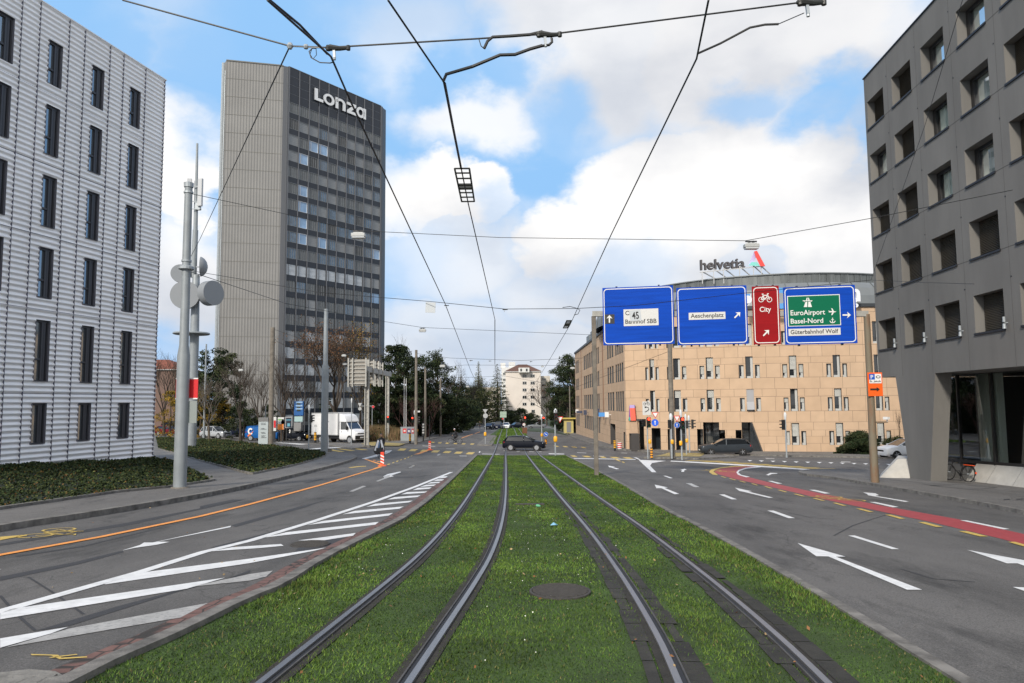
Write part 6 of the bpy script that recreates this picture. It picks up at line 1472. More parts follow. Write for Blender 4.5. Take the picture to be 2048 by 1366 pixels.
black_p=carpaint('black_blue',(.006,.008,.014)); grey_p=carpaint('dark_grey',(.035,.042,.05)); silver_p=carpaint('silver',(.38,.40,.42)); red_p=carpaint('wine_red',(.13,.008,.016)); white_p=carpaint('white',(.75,.76,.77),0); blue_p=carpaint('royal_blue',(.008,.09,.30),.1); navy_p=carpaint('navy',(.008,.012,.03)); greym_p=carpaint('mid_grey',(.15,.16,.17)); lblue_p=carpaint('pale_silver',(.5,.52,.54))
R_=R
x,y,z=place(1049,901); car('hatchback','black hatchback turning across the tram tracks in the centre',(x,y+.4,z),R(-8),black_p,4.25,1.79,1.46)
x,y,z=place(1457,911.5); car('hatchback','dark grey hatchback in front of the sandstone shop windows',(x,y+1.0,z),R(176),grey_p,4.3,1.77,1.42)
x,y,z=place(1826,918); car('small_car','white small car partly hidden behind the dark tapered leg',(x,y+.9,z),R(184),white_p,3.97,1.68,1.46)
x,y,z=place(426,877.5); car('compact_van','silver compact people carrier with lit headlights behind the ivy bed',(x,y+.9,z),R(-22),silver_p,4.05,1.7,1.62,'mpv',True)
x,y,z=place(474,874); car('estate_car','dark navy car right behind the silver people carrier',(x,y+1.2,z),R(-24),navy_p,4.5,1.8,1.5,'suv',True)
x,y,z=place(398,872.5); car('dark_car','dark car mostly hidden left of the silver people carrier',(x,y+1.2,z),R(-20),black_p,4.3,1.8,1.46)
x,y,z=place(333,871); car('hatchback','wine red hatchback behind the white office block corner',(x,y+1.0,z),R(-24),red_p,4.3,1.8,1.46,'hatch',True)
x,y,z=place(344,864.5); car('black_van','black van with light roof rim behind the wine red hatchback',(x,y+1.0,z),R(-24),black_p,4.9,1.95,2.05,'van',True,cat='van')
x,y,z=place(581,882); car('saloon_car','black saloon with lit headlights behind the round no-entry bollard post, left of the truck',(x,y+1.0,z),R(-14),black_p,4.5,1.8,1.45,'hatch',True); 
o=[o for o in S.collection.objects if o.get('label','').startswith('black saloon')][0]; o['label']='black car with lit headlights directly left of the white box truck'
x,y,z=place(524,882); bv=car('delivery_van','royal blue van with white and orange ring emblem behind the information pillar',(x,y+1.0,z),R(-14),blue_p,4.4,1.8,1.82,'van',cat='van')
b=MB(); wh_o=mat('emblem_white',(.75,.75,.75),.5); or_o=mat('emblem_orange',(.75,.16,.03),.5)
for i in range(20):
    a,c=R(40+280*i/20),R(40+280*(i+1)/20); b.m=0; b.poly([(-1.35+r_*math.cos(q)*.9,-.90+(.0),1.15+r_*math.sin(q)) for r_,q in ((.40,a),(.40,c),(.20,c),(.20,a))])
b.m=1; b.poly([(-1.75,-.905,.65),(-1.55,-.905,.35),(-1.25,-.905,.75),(-1.35,-.905,.95)]); b.poly([(-1.05,-.905,1.0),(-.95,-.905,1.2),(-1.3,-.905,.95)]); b.build('ring_emblem',[wh_o,or_o],bv,keep=True)
for i,(px,py,rz,p,k,lab,L_) in enumerate(((978,859.3,-96,black_p,'hatch','black car coming toward the crossing, frontmost in the far left lane',4.2),(987,858,-96,lblue_p,'mpv','pale car behind the frontmost black car in the far left lane',4.3),(996,858.4,-98,navy_p,'suv','dark off-roader in the far row of oncoming cars',4.5),(1012,857.6,-92,white_p,'hatch','white car beside the far grass strip',4.3),(1031,857,-150,black_p,'sedan','dark car crossing at the far end of the grass strip',4.4),(1074,857,172,greym_p,'sedan','silver grey car behind the low hedge at the far right',4.5))):
    x,y,z=place(px,py); car('distant_car',lab,(x,y+1,z),R(rz),p,L_,1.8,1.5 if k!='suv' else 1.75,k,i in(0,3),simple=True,group='far cars at the end of the street')
def truck():
    x,y,z=place(675,886.5); t=thing('box_truck','white box truck waiting at the lights behind the grey pole','truck',(0,0,0))
    wp=carpaint('truck_white',(.72,.73,.75),0); bx=mat('truck_box_white',(.66,.66,.66),.5,0,.04,1)
    b=MB(); b.box((-1.3,0,1.95),(4.3,2.2,2.3)); b.build('cargo_box',bx,t,bevel=.03)
    b=MB(); 
    for s in (-1,1): 
        b.box((-1.3,s*1.11,3.08),(4.34,.03,.07)); b.box((-1.3,s*1.11,.83),(4.34,.03,.07)); b.box((.83,s*1.11,1.95),(.06,.03,2.3)); b.box((-3.43,s*1.11,1.95),(.06,.03,2.3))
    b.build('box_rail',mat('truck_rail_grey',(.35,.35,.35),.4,.4),t)
    b=MB(); b.box((-1.95,-1.115,1.75),(.9,.02,1.7)); b.build('side_door',bx,t); b=MB(); b.poly([(-1.1,-1.118,2.45),(-.55,-1.118,2.2),(-1.1,-1.118,1.9)]); b.build('wedge_marking',mat('marking_grey',(.3,.31,.33),.6),t)
    # cab
    st=[(3.35,.45,.95,.80),(3.28,.38,1.10,.92),(3.05,.35,1.28,.98),(2.55,.35,1.42,1.0),(2.35,.4,1.46,1.0)]
    b=MB(); rings=[]
    for X,zb,zt,w in st+[(2.0,.4,1.5,1),(.95,.4,1.5,1)]:
        W_=1.0*w; prof=[(0,zb),(W_*.9,zb),(W_,zb+.15),(W_,zt-.15),(W_*.9,zt),(0,zt+.03)]; rings.append([b.vert((X,yy,zz)) for yy,zz in prof]+[b.vert((X,-yy,zz)) for yy,zz in prof[-2:0:-1]])
    for a,c in zip(rings,rings[1:]):
        for j in range(len(a)): b.face((a[j],a[(j+1)%len(a)],c[(j+1)%len(a)],c[j]))
    b.face(rings[0]); b.face(rings[-1])
    for s in (-1,1): b.bar((2.45,s*.92,1.45),(1.85,s*.80,2.15),.09,.07); b.box((1.02,s*.9,1.82),(.16,.1,.7))
    b.box((1.35,0,2.18),(1.05,1.66,.08)); b.build('cab',wp,t,smooth=True)
    b=MB(); pr=[(2.0,2.15),(1.95,2.35),(1.6,2.8),(1.1,2.98),(.9,2.98),(.9,2.15)]; b.prism(pr,(0,-1.0,0),(1,0,0),(0,0,1),(0,1,0),2.0); b.build('roof_fairing',wp,t,smooth=True,bevel=.06)
    b=MB(); b.poly([(2.47,-.86,1.47),(2.47,.86,1.47),(1.9,.76,2.13),(1.9,-.76,2.13)]); b.build('windscreen',cglass,t)
    for s in (-1,1):
        b=MB(); b.poly([(2.32,s*.965,1.42),(1.15,s*.99,1.38),(1.15,s*.9,2.1),(1.85,s*.85,2.1)]); b.build('side_window',cglass,t)
        b=MB(); b.box((2.3,s*1.18,1.55),(.12,.22,.38)); b.build('mirror',trim,t); b=MB(); b.bar((3.22,s*.62,1.05),(2.95,s*.95,1.18),.08,.16); b.build('headlight',hlon,t)
        for X in (2.55,-2.0):
            b=MB(); b.lathe([(.46,-.02),(.46,.01)],(X,s*1.0,.37),18,'Y'); b.build('wheel_arch',trim,t); wheel_at(t,X,s*.94,.37,s,.22)
    b=MB(); b.box((3.36,0,.62),(.12,1.8,.36)); b.box((3.33,0,1.0),(.06,1.1,.10)); b.build('bumper',trim,t); b=MB(); b.box((-.9,0,.6),(4.9,1.7,.28)); b.build('chassis',trim,t); b=MB(); b.box((3.43,0,.6),(.02,.5,.11)); b.build('number_plate',plm,t)
    b=MB(); b.box((1.3,-1.0,1.2),(.05,.03,.18)); b.build('door_handle',trim,t)
    t.location=(x,y+1.2,z); t.rotation_euler=(0,0,R(-33)); t.scale=(1.12,1.12,1.22)
truck()
for o in S.collection.objects:
    if o.get('category') in ('car','van') and o.location.x<-18: o.scale=(1.13,1.13,1.13)
# ---------------------------------------------------------------- street furniture
amber=mat('lens_amber_off',(.10,.05,.01),.3); greenl=mat('lens_green_off',(.01,.06,.03),.3); redoff=mat('lens_red_off',(.08,.008,.006),.3); capw=mat('pale_cap',(.6,.62,.63),.4)
def pxm(Y): return Y/F
def pole_thing(name,label,cat,px,basey,topy,w0,w1=None,m=None,dz=0.0,cap=None,group=None,n=10,Y=None,step=None):
    """tapered pole from a base point on the ground to a height; widths in photo pixels"""
    if Y is None: x,y=gp(px,basey,dz)
    else: x,y=at(px,basey,Y).x,Y
    z=G(x,y)+dz; zt=at(px,topy,y).z; k=y/F/2; t=thing(name,label,cat,(x,y,z),group=group); w1=w1 or w0
    b=MB()
    if step: 
        zs_=at(px,step[0],y).z; b.tube([(x,y,z-.05),(x,y,zs_),(x,y,zs_+.35),(x,y,zt)],[w0*k,w0*k*.97,step[1]*k,w1*k],n+6)
    else: b.tube([(x,y,z-.05),(x,y,zt)],[w0*k,w1*k],n)
    b.build('pole',m or polegrey,t,smooth=True)
    if cap: b=MB(); b.lathe([(w1*k*1.2,zt-.05),(w1*k*1.9,zt+.18),(w1*k*1.8,zt+.38),(w1*k*.8,zt+.52)],(x,y,0),10); b.build('cap',capw,t,smooth=True)
    return t,Vector((x,y,z)),zt
def sig_head(t,px,py0,py1,Y,wpx,lit=None,face=0.0,side=None,dy=-.12):
    """three-lens signal head between two pixel rows; face = turn about z (0 = toward the camera)"""
    c0=at(px,py0,Y); c1=at(px,py1,Y); h=c0.z-c1.z; w=wpx*Y/F; c=Vector((c0.x,Y+dy,(c0.z+c1.z)/2)); M_=Matrix.Rotation(face,3,'Z')
    b=MB(); b.box(c,(w,.20,h),mtx=M_); r=min(w*.36,h*.14); lens=[]
    for i,zz in enumerate((h/3,0,-h/3)):
        for s in range(7):   # visor
            a0=math.pi*s/7; a1=math.pi*(s+1)/7; q=[]
            for a,yy in ((a0,-.10),(a1,-.10),(a1,-.30),(a0,-.30)): q.append(c+M_@Vector((math.cos(a)*(r+.02),yy,zz+math.sin(a)*(r+.02))))
            b.poly(q)
    hd=b.build('signal_head',black,t)
    for i,zz in enumerate((h/3,0,-h/3)):
        b=MB(); k=len(b.v); b.lathe([(r,-.02),(r*.8,0.0)],(0,0,0),12,'Y'); b.v=[tuple(c+M_@Vector((v[0],v[1]-.10,v[2]+zz))) for v in b.v]
        b.build('lens',redlamp if (lit and i==0) else (redoff,amber,greenl)[i],hd)
def disc_sign(t,px,py,rpx,Y,m,rim=None,dy=-.08,nm='round_sign',arrow=None):
    c=at(px,py,Y); r=rpx*Y/F; b=MB(); b.lathe([(r,-.01),(r,.01)],(c.x,Y+dy,c.z),24,'Y'); o=b.build(nm,rim or white,t)
    b=MB(); b.lathe([(r*.93,-.004),(r*.93,.004)],(c.x,Y+dy-.012,c.z),24,'Y'); b.build('sign_face',m,o)
    if arrow is not None:
        b=MB(); s=r*.62; a=arrow; T=lambda x,z:(c.x+(x*math.cos(a)-z*math.sin(a))*s,Y+dy-.02,c.z+(x*math.sin(a)+z*math.cos(a))*s)
        b.poly([T(*p) for p in ((-.16,-1),(.16,-1),(.16,.25),(-.16,.25))]); b.poly([T(*p) for p in ((-.42,.25),(.42,.25),(0,1.05))]); b.build('arrow',white,o)
def yield_sign(t,px,py0,py1,wpx,Y,dy=-.08,back=False):
    a=at(px,py0,Y); c=at(px,py1,Y); w=wpx*Y/F; h=a.z-c.z; y=Y+dy
    b=MB(); b.prism([(-w/2,0),(w/2,0),(0,-h)],(a.x,y,a.z),(1,0,0),(0,0,1),(0,1,0),.02); o=b.build('yield_sign',greyback if back else red,t)
    if not back: b=MB(); k=.70; b.prism([(-w/2*k,0),(w/2*k,0),(0,-h*k)],(a.x,y-.006,a.z-h*.11),(1,0,0),(0,0,1),(0,1,0),.005); b.build('sign_face',white,o)
def button(t,px,py,Y,dx=0,s=1.0):
    c=at(px,py,Y); b=MB(); b.lathe([(.07*s,-.16*s),(.11*s,-.1*s),(.11*s,.1*s),(.07*s,.16*s)],(c.x+dx,Y-.1,c.z),8); b.build('push_button_box',yellow,t,smooth=True)
def bollard(px,basey,topy,w,label,dz=.1,cap=False,m1=None,orange=False,nb=5):
    x,y=gp(px,basey,dz); z=G(x,y)+dz; zt=at(px,topy,y).z; k=w*y/F/2; t=thing('striped_bollard',label,'bollard',(x,y,z),group='black and yellow banded bollards'); h=zt-z; ym=mat('bollard_orange_yellow',(.85,.35,.02),.5) if orange else yellow
    b=MB(); b.cyl((x,y,z),(x,y,zt),k,k,14); b.build('post',black,t,smooth=True); n=nb
    for i in range(n):
        a=z+h*(.08 if orange else .26)+(h*(.92 if orange else .74))*i/n; e=(h*(.92 if orange else .74))/n*.55; b=MB(); b.cyl((x,y,a),(x,y,a+e),k*1.03,k*1.03,14); b.build('band',ym,t,smooth=True)
    return t,Vector((x,y,z)),zt
# large pole in front of the white office block, with the red panel
t,p0,zt=pole_thing('overhead_line_pole','massive light grey pole at the pavement edge with a red panel and wire collar','pole',359.5,976,372,25,15,polegrey,.12,n=16,step=(712,18))
k=p0.y/F; b=MB(); zc=at(372,534,p0.y).z; b.lathe([(.20,-.10),(.25,-.08),(.25,.0),(.20,.03)],(p0.x,p0.y,zc),16); b.build('collar',steel,t); b=MB(); zc=at(372,522,p0.y).z; b.lathe([(.16,-.03),(.16,.03)],(p0.x,p0.y,zc),16); b.build('collar',steel,t); b=MB(); zc=at(376,385,p0.y).z; b.lathe([(.155,-.03),(.155,.03)],(p0.x,p0.y,zc),14); b.build('collar',steel,t); b=MB(); b.lathe([(.15,-.05),(.16,.1),(.05,.14)],(p0.x,p0.y,zt),14); b.build('pole_cap',steel,t)
mred=mat('panel_red',(.62,.01,.015),.5); a=at(348,757,p0.y); c=at(391,797,p0.y)
b=MB(); b.box(((a.x+c.x)/2,p0.y+.17,(a.z+c.z)/2),(c.x-a.x,.04,a.z-c.z)); o=b.build('red_panel',mred,t); b=MB(); b.box(((a.x+c.x)/2,p0.y+.155,a.z),(c.x-a.x,.03,.04)); b.box(((a.x+c.x)/2,p0.y+.155,c.z),(c.x-a.x,.03,.04)); b.build('panel_edge',white,o)
a=at(376,802,p0.y); c=at(386,846,p0.y); b=MB(); b.box(((a.x+c.x)/2+.05,p0.y+.05,(a.z+c.z)/2),(c.x-a.x+.1,.05,a.z-c.z)); b.build('blank_plate',mat('plate_pale_green',(.24,.27,.26),.5),t)
b=MB(); b.cyl((p0.x,p0.y,p0.z-.02),(p0.x,p0.y,p0.z+.04),.30,.27,16); b.build('foot',conc_pole,t)
# telecom mast
x,y=at(382.5,890,78).x,78.0; z=G(x,y); k=y/F; t=thing('telecom_mast','tall grey telecom mast with dishes and panel antennas behind the massive pole','mast',(x,y,z))
zz=lambda py:at(384,py,y).z; b=MB(); b.tube([(x,y,z-.1),(x,y,zz(670)),(x,y,zz(552)),(x,y,zz(550))],[9.2*k,8.8*k,7.0*k,6*k],18); xt=at(389,560,y).x; b.tube([(xt-.12,y,zz(555)),(at(391,460,y).x,y,zz(460))],[5.8*k,5.2*k],14); b.tube([(at(391,462,y).x,y,zz(462)),(at(393,362,y).x,y,zz(362))],[4.2*k,3.8*k],12); b.tube([(at(393,362,y).x,y,zz(362)),(at(394.5,287,y).x,y,zz(287))],[2.8*k,2.2*k],10); b.build('mast_tube',polegrey,t,smooth=True)
b=MB(); c=at(383,668,y); b.lathe([(33*k,-.06),(35*k,0),(34*k,.14),(5*k,.22)],(c.x,y,c.z),28); b.build('platform',polegrey,t,smooth=True)
dish=mat('dish_grey',(.22,.235,.25),.5); 
def drum(px,py,rpx,dep,ang,nm='dish_antenna',tilt=0,dome=False,dyy=-1.0):
    c=at(px,py,y); r=rpx*k; b=MB(); prof=[(r,-dep/2),(r,dep/2),(r*.98,dep/2+.02)] if not dome else [(r,0),(r*.97,.12),(r*.8,.38),(r*.5,.6),(r*.15,.7)]
    b.lathe(prof,(0,0,0),28,'Y'); M_=Matrix.Rotation(ang,3,'Z')@Matrix.Rotation(tilt,3,'X'); b.v=[tuple(c+Vector((0,dyy,0))+M_@Vector(v)) for v in b.v]; b.build(nm,dish,t,smooth=True)
    b=MB(); b.bar(c+Vector((0,dyy,0)),(xt,y,c.z),.12); b.build('antenna_arm',steel,t)
drum(379,593,28,.5,R(8)); drum(423,587,25,1.0,R(62),dyy=-.2); drum(366,549,18,.4,R(15),dyy=-.6); drum(403,534,20,.3,R(-75),dome=True,dyy=-.2)
for px,w,ang in ((383,9,.3),(405,10,-.25)):
    a=at(px,360,y); c=at(px-1,415,y); b=MB(); b.box(((a.x+c.x)/2,y-.5,(a.z+c.z)/2),(w*k,.3,a.z-c.z),ang); b.build('panel_antenna',mat('antenna_pale',(.48,.49,.50),.5),t,bevel=.05)
b=MB()
for py in (375,405,420): b.bar((x+.3,y-.3,zz(py)),(at(405,py,y).x,y-.5,zz(py)),.08); b.bar((x+.5,y-.3,zz(py)),(at(383,py,y).x,y-.5,zz(py)),.08)
b.box((at(398,414,y).x,y-.2,zz(414)),(.5,.4,.8)); b.build('antenna_bracket',steel,t)
# other poles
PL=[('light grey pole at the tip of the ivy bed in front of the truck',648.5,907,618,14,8,polegrey,.12,(735,9.5)),('brown weathered pole beside the information pillar',541,890,655,10.5,9.5,conc_pole,.17,None),
('thin pale lamp pole left of the small ivy-bed tree',407.5,878,688,4.5,3,polegrey,.17,None),('tall concrete pole right of the grey poster cabinet',832,888,700,6.5,5,conc_pole,.09,None),('second concrete pole along the left pavement, right of the cabinet',850.5,877,735,5,4,conc_pole,.09,None),
('third concrete pole along the left pavement',881,872,756,4.5,3.6,conc_pole,.09,None),('fourth concrete pole along the left pavement',898,867,797,4,3.2,conc_pole,.09,None),('fifth concrete pole, behind the back of the road signs',913,863,790,3.4,2.8,conc_pole,.09,None),
('tall concrete pole behind the direction sign gantry, at the crossing',1345.5,915.5,590,11,8,conc_pole,.1,None),('thin concrete pole beside the yellow kiosk',1140.5,866,772,2.6,2.2,conc_pole,.1,None),('slim grey pole among the trees left of the blue info board',369+161,880,812,3,2.4,polegrey,.17,None)]
for lab,px,by,ty,w0,w1,m,dz,st in PL: pole_thing('pole',lab,'pole',px,by,ty,w0,w1,m,dz,step=st)
for px,lab in ((808,'left one of the two thin white flagpoles behind the poster cabinet'),(812,'right one of the two thin white flagpoles behind the poster cabinet')): pole_thing('flagpole',lab,'flagpole',px,856+22,757,1.6,1.2,mat('pale_pole',(.55,.55,.55),.5),.09,Y=101)
# --- direction sign gantry on the right
gal=mat('gantry_galvanised',(.30,.295,.27),.6,.3,.2,3); signblue=mat('guide_sign_blue',(.002,.055,.40),.6,0,.16,1.6,stretch=(.3,1,6),spec=.12); signred=mat('guide_sign_red',(.27,.006,.010),.6,0,.10,1.6,stretch=(.3,1,6),spec=.12); signgreen=mat('guide_sign_green',(.002,.13,.065),.6,spec=.12); signw=mat('guide_sign_white',(.60,.60,.58),.45); signk=mat('sign_letter_black',(.02,.02,.02),.5); swhite=mat('sign_letter_white',(.72,.72,.70),.45)
GL=gp(1193,950,.03); GR=gp(1750,965,.10)
def gplane():
    dx,dy=GR[0]-GL[0],GR[1]-GL[1]; l=math.hypot(dx,dy); return (dx/l,dy/l)
gdr=gplane(); gH=lambda px,py:hitp(px,py,GL,gdr); gP=Pl(GL,gdr); gP.n=(gdr[1],-gdr[0]); 
if gP.n[1]>0: gP.n=(-gP.n[0],-gP.n[1])
t=thing('sign_gantry','road sign gantry over the right carriageway with blue and red direction panels','sign gantry',(GL[0],GL[1],G(*GL)))
zb0=gH(1190,633)[1]; zb1=gH(1745,633)[1]
b=MB(); b.box((GL[0],GL[1],(G(*GL)+zb0)/2-.1),(.19,.19,zb0-G(*GL)+.25)); b.build('post',conc_pole,t,bevel=.02)
b=MB(); b.cyl((GR[0],GR[1],G(*GR)),(GR[0],GR[1],zb1+.1),.165,.12,14); b.build('post',rust,t,smooth=True)
b=MB(); L_=math.dist(GL,GR); b.bar((GL[0]-.05,GL[1],zb0+.12),(GR[0]+.05,GR[1],zb1+.12),.24,.24); b.build('crossbeam',gal,t)
def rrect(u0,u1,z0,z1,r,n=6):
    o=[]
    for cx,cz,a in ((u1-r,z1-r,0),(u0+r,z1-r,90),(u0+r,z0+r,180),(u1-r,z0+r,270)):
        for i in range(n+1): q=R(a+90*i/n); o.append((cx+r*math.cos(q),cz+r*math.sin(q)))
    return o
def panel(x0,x1,y0,y1,m):
    u0=gH(x0,y0)[0]; u1=gH(x1,y0)[0]; z1=gH((x0+x1)/2,y0)[1]; z0=gH((x0+x1)/2,y1)[1]
    b=MB(); gP.boxm(b,u0,u1,z0,z1,.20,.26); o=b.build('direction_panel',m,t); w=u1-u0
    i=.05; A=rrect(u0+i,u1-i,z0+i,z1-i,.16); B_=rrect(u0+i+.034,u1-i-.034,z0+i+.036,z1-i-.036,.13); b=MB(); n=len(A)
    for k_ in range(n): b.poly([gP(*A[k_],.264),gP(*A[(k_+1)%n],.264),gP(*B_[(k_+1)%n],.264),gP(*B_[k_],.264)])
    b.build('border_line',swhite,o)
    b=MB()
    for f in (.2,.8): u=u0+w*f; gP.boxm(b,u-.04,u+.04,z0-.06,z1+.06,.02,.19)
    b.build('bracket',darkm,o); return o,u0,u1,z0,z1
def plate(o,x0,x1,y0,y1,m,d=.268,nm='text_plate'):
    u0,u1=gH(x0,(y0+y1)/2)[0],gH(x1,(y0+y1)/2)[0]; z1,z0=gH((x0+x1)/2,y0)[1],gH((x0+x1)/2,y1)[1]; b=MB(); gP.boxm(b,u0,u1,z0,z1,.25,d); return b.build(nm,m,o)
def glabel(o,s,x0,x1,ybase,capH,m,d=.275):
    """text fitted between two pixel columns, cap height in pixels, baseline row"""
    u0,u1=gH(x0,ybase)[0],gH(x1,ybase)[0]; z=gH((x0+x1)/2,ybase)[1]; h=gH(x0,ybase-capH)[1]-gH(x0,ybase)[1]
    cu=text_geo('H',size=1.0,align='LEFT'); ch=max(v[1] for v in cu[0])-min(v[1] for v in cu[0]); y0=min(v[1] for v in cu[0]); vs,fs=text_geo(s,size=1.0,align='LEFT',bold=.012); xm=max(v[0] for v in vs); xn=min(v[0] for v in vs); sz=h/ch; b=MB()
    for x_,y_,_ in vs: b.vert(gP(u0+(x_-xn)/(xm-xn)*(u1-u0),z+(y_-y0)*sz,d))
    for f in fs: b.face(f)
    b.build('lettering',m,o)
def gshape(o,pts_list,m,d=.276,nm='symbol'):
    b=MB()
    for pts in pts_list: b.poly([gP(*gH(x,y),d) for x,y in pts])
    return b.build(nm,m,o)
def arrow_px(cx,cy,s,ang):
    a=R(ang); T=lambda x,y:(cx+(x*math.cos(a)-y*math.sin(a))*s,cy+(x*math.sin(a)+y*math.cos(a))*s)   # 0 = pointing right, y down
    return [[T(*p) for p in q] for q in (((-1,-.17),(.35,-.17),(.35,.17),(-1,.17)),((.05,-.75),(.35,-.75),(1.05,0),(.35,0)),((.35,0),(1.05,0),(.35,.75),(.05,.75)),((.05,-.75),(.35,-.17),(.35,0),(.35,-.75)))][:1]+[[T(*p) for p in ((.1,-.78),(1.0,0),(.1,.78),(.32,0))]]
q4=lambda x,y:(1480+x/6.827,560+y/6.827)
q1=lambda x,y:(1180+x/6.827,560+y/6.827)
o,*_=panel(1205.5,1346,575,690,signblue); plate(o,*[q1(463,0)[0],q1(935,0)[0],q1(0,405)[1],q1(0,632)[1]],signw); plate(o,q1(208,0)[0],q1(340,0)[0],q1(0,478)[1],q1(0,606)[1],black,nm='black_patch')
glabel(o,'City',q1(486,0)[0],q1(622,0)[0],q1(0,487)[1],8.2,signk); glabel(o,'Bahnhof SBB',q1(486,0)[0],q1(910,0)[0],q1(0,600)[1],8.2,signk); gshape(o,arrow_px(*q1(271,540),7.6,-90),swhite)
o,*_=panel(1352,1491.5,575,690,signblue); plate(o,q1(1345,0)[0],q1(1842,0)[0],q1(0,450)[1],q1(0,547)[1],signw); glabel(o,'Aeschenplatz',q1(1372,0)[0],q1(1818,0)[0],q1(0,520)[1],8.0,signk); gshape(o,arrow_px(1473.5,631.5,8,-45),swhite)
o,*_=panel(1502,1555.5,574,689.5,signred); glabel(o,'City',q4(258,0)[0],q4(412,0)[0],q4(0,443)[1],9.6,swhite); gshape(o,arrow_px(*q4(345,730),8.2,-45),swhite)
def bike_icon(o,cx,cy,s):
    b=MB(); P_=lambda x,y:gP(*gH(cx+x*s,cy+y*s),.276)
    def seg(a,c,w=.07):
        dx,dy=c[0]-a[0],c[1]-a[1]; l=math.hypot(dx,dy); nx,ny=-dy/l*w,dx/l*w; b.poly([P_(a[0]+nx,a[1]+ny),P_(c[0]+nx,c[1]+ny),P_(c[0]-nx,c[1]-ny),P_(a[0]-nx,a[1]-ny)])
    for x in (-.66,.66):
        pts=[(x+.38*math.cos(i*math.pi/8),.25+.38*math.sin(i*math.pi/8)) for i in range(17)]
        for a,c in zip(pts,pts[1:]): seg(a,c,.05)
    for a,c in (((-.66,.25),(-.32,-.42)),((-.32,-.42),(.42,-.42)),((.42,-.42),(-.1,.25)),((-.1,.25),(-.42,-.6)),((-.66,.25),(-.1,.25)),((.66,.25),(.3,-.68)),((.3,-.68),(.55,-.68)),((-.55,-.62),(-.28,-.62))): seg(a,c)
    b.build('cycle_symbol',swhite,o)
bike_icon(o,*q4(333,258),12.5)
o,*_=panel(1564,1706.5,574,689,signblue); g=plate(o,q4(636,0)[0],q4(1350,0)[0],q4(0,218)[1],q4(0,635)[1],swhite,.266,'green_plate_rim'); plate(o,q4(646,0)[0],q4(1340,0)[0],q4(0,228)[1],q4(0,626)[1],signgreen,.271,'green_plate'); plate(o,q4(648,0)[0],q4(1353,0)[0],q4(0,667)[1],q4(0,763)[1],signw)
glabel(o,'EuroAirport',q4(676,0)[0],q4(1143,0)[0],q4(0,486)[1],9.7,swhite,.28); glabel(o,'Basel-Nord',q4(678,0)[0],q4(1118,0)[0],q4(0,598)[1],9.4,swhite,.28); glabel(o,'Güterbahnhof Wolf',q4(676,0)[0],q4(1322,0)[0],q4(0,738)[1],7.9,signk,.278)
gshape(o,arrow_px(*q4(1435,488),8.2,0),swhite)
Q=lambda *p:[q4(*a) for a in p]
gshape(o,[Q((893,254),(905,254),(901,292),(884,292)),Q((912,254),(922,254),(934,292),(915,292)),Q((840,291),(970,291),(970,300),(840,300)),Q((880,308),(900,308),(900,380),(853,380)),Q((915,308),(940,308),(965,380),(912,380)),Q((852,300),(858,300),(872,316),(864,316)),Q((952,300),(960,300),(950,316),(942,316))],swhite,.281,'motorway_symbol')
gshape(o,[Q((1187,434),(1270,437),(1296,444),(1270,452),(1187,452),(1196,443)),Q((1225,398),(1240,398),(1262,438),(1240,438)),Q((1225,490),(1240,490),(1262,450),(1240,450)),Q((1188,428),(1196,428),(1206,440),(1196,440))],swhite,.281,'aeroplane_symbol')
gshape(o,[Q((1238,524),(1248,524),(1248,598),(1238,598)),Q((1225,545),(1262,545),(1262,553),(1225,553)),Q((1205,570),(1213,566),(1224,584),(1243,590),(1243,600),(1216,592)),Q((1282,570),(1274,566),(1262,584),(1243,590),(1243,600),(1270,592)),Q((1202,578),(1205,564),(1216,572)),Q((1285,578),(1282,564),(1270,572))],swhite,.281,'anchor_symbol')
# orange detour sign on the rusty post
orm=mat('detour_orange',(.85,.13,.015),.45); Y_=GR[1]-.2
def yplate(par,nm,x0,x1,y0,y1,m,dd): a,c=at(x0,y0,Y_),at(x1,y1,Y_); b=MB(); b.box(((a.x+c.x)/2,Y_-dd,(a.z+c.z)/2),(c.x-a.x,.02,a.z-c.z)); return b.build(nm,m,par)
t2=thing('detour_sign','orange detour sign with black arrow and parking symbol on the rusty post','sign',(GR[0],Y_,at(1750,793,Y_).z)); yplate(t2,'sign_plate',1734.5,1766,745,792,orm,.0)
r4=lambda x,y:(1660+x/4.268,680+y/4.268)
yplate(t2,'white_plate',r4(331,0)[0],r4(438,0)[0],r4(0,290)[1],r4(0,369)[1],white,.012); yplate(t2,'parking_plate',r4(331,0)[0],r4(381,0)[0],r4(0,290)[1],r4(0,338)[1],blue,.016)
def ytext(par,s,cx,cy,hpx,wpx,m,dd): 
    c=at(cx,cy,Y_); vs,fs=text_geo(s,size=1,bold=.015); xm,xn=max(v[0] for v in vs),min(v[0] for v in vs); yx,yn=max(v[1] for v in vs),min(v[1] for v in vs); k=Y_/F; b=MB()
    for x,y,_ in vs: b.vert((c.x+((x-xn)/(xm-xn)-.5)*wpx*k,Y_-dd,c.z+((y-yn)/(yx-yn)-.5)*hpx*k))
    for f in fs: b.face(f)
    b.build('lettering',m,par)
ytext(t2,'P',r4(355,0)[0],r4(0,315)[1],7.5,5.2,white,.03); ytext(t2,'St. Jakob',r4(383,0)[0],r4(0,354)[1],5,22,signk,.03)
b=MB(); c=at(*r4(385,420),Y_); k=Y_/F; b.box((c.x-.08,Y_-.03,c.z),(13*k,.01,3*k)); b.prism([(5*k,4*k),(11*k,0),(5*k,-4*k)],(c.x-.05,Y_-.035,c.z),(1,0,0),(0,0,1),(0,1,0),.01); b.build('arrow',signk,t2)
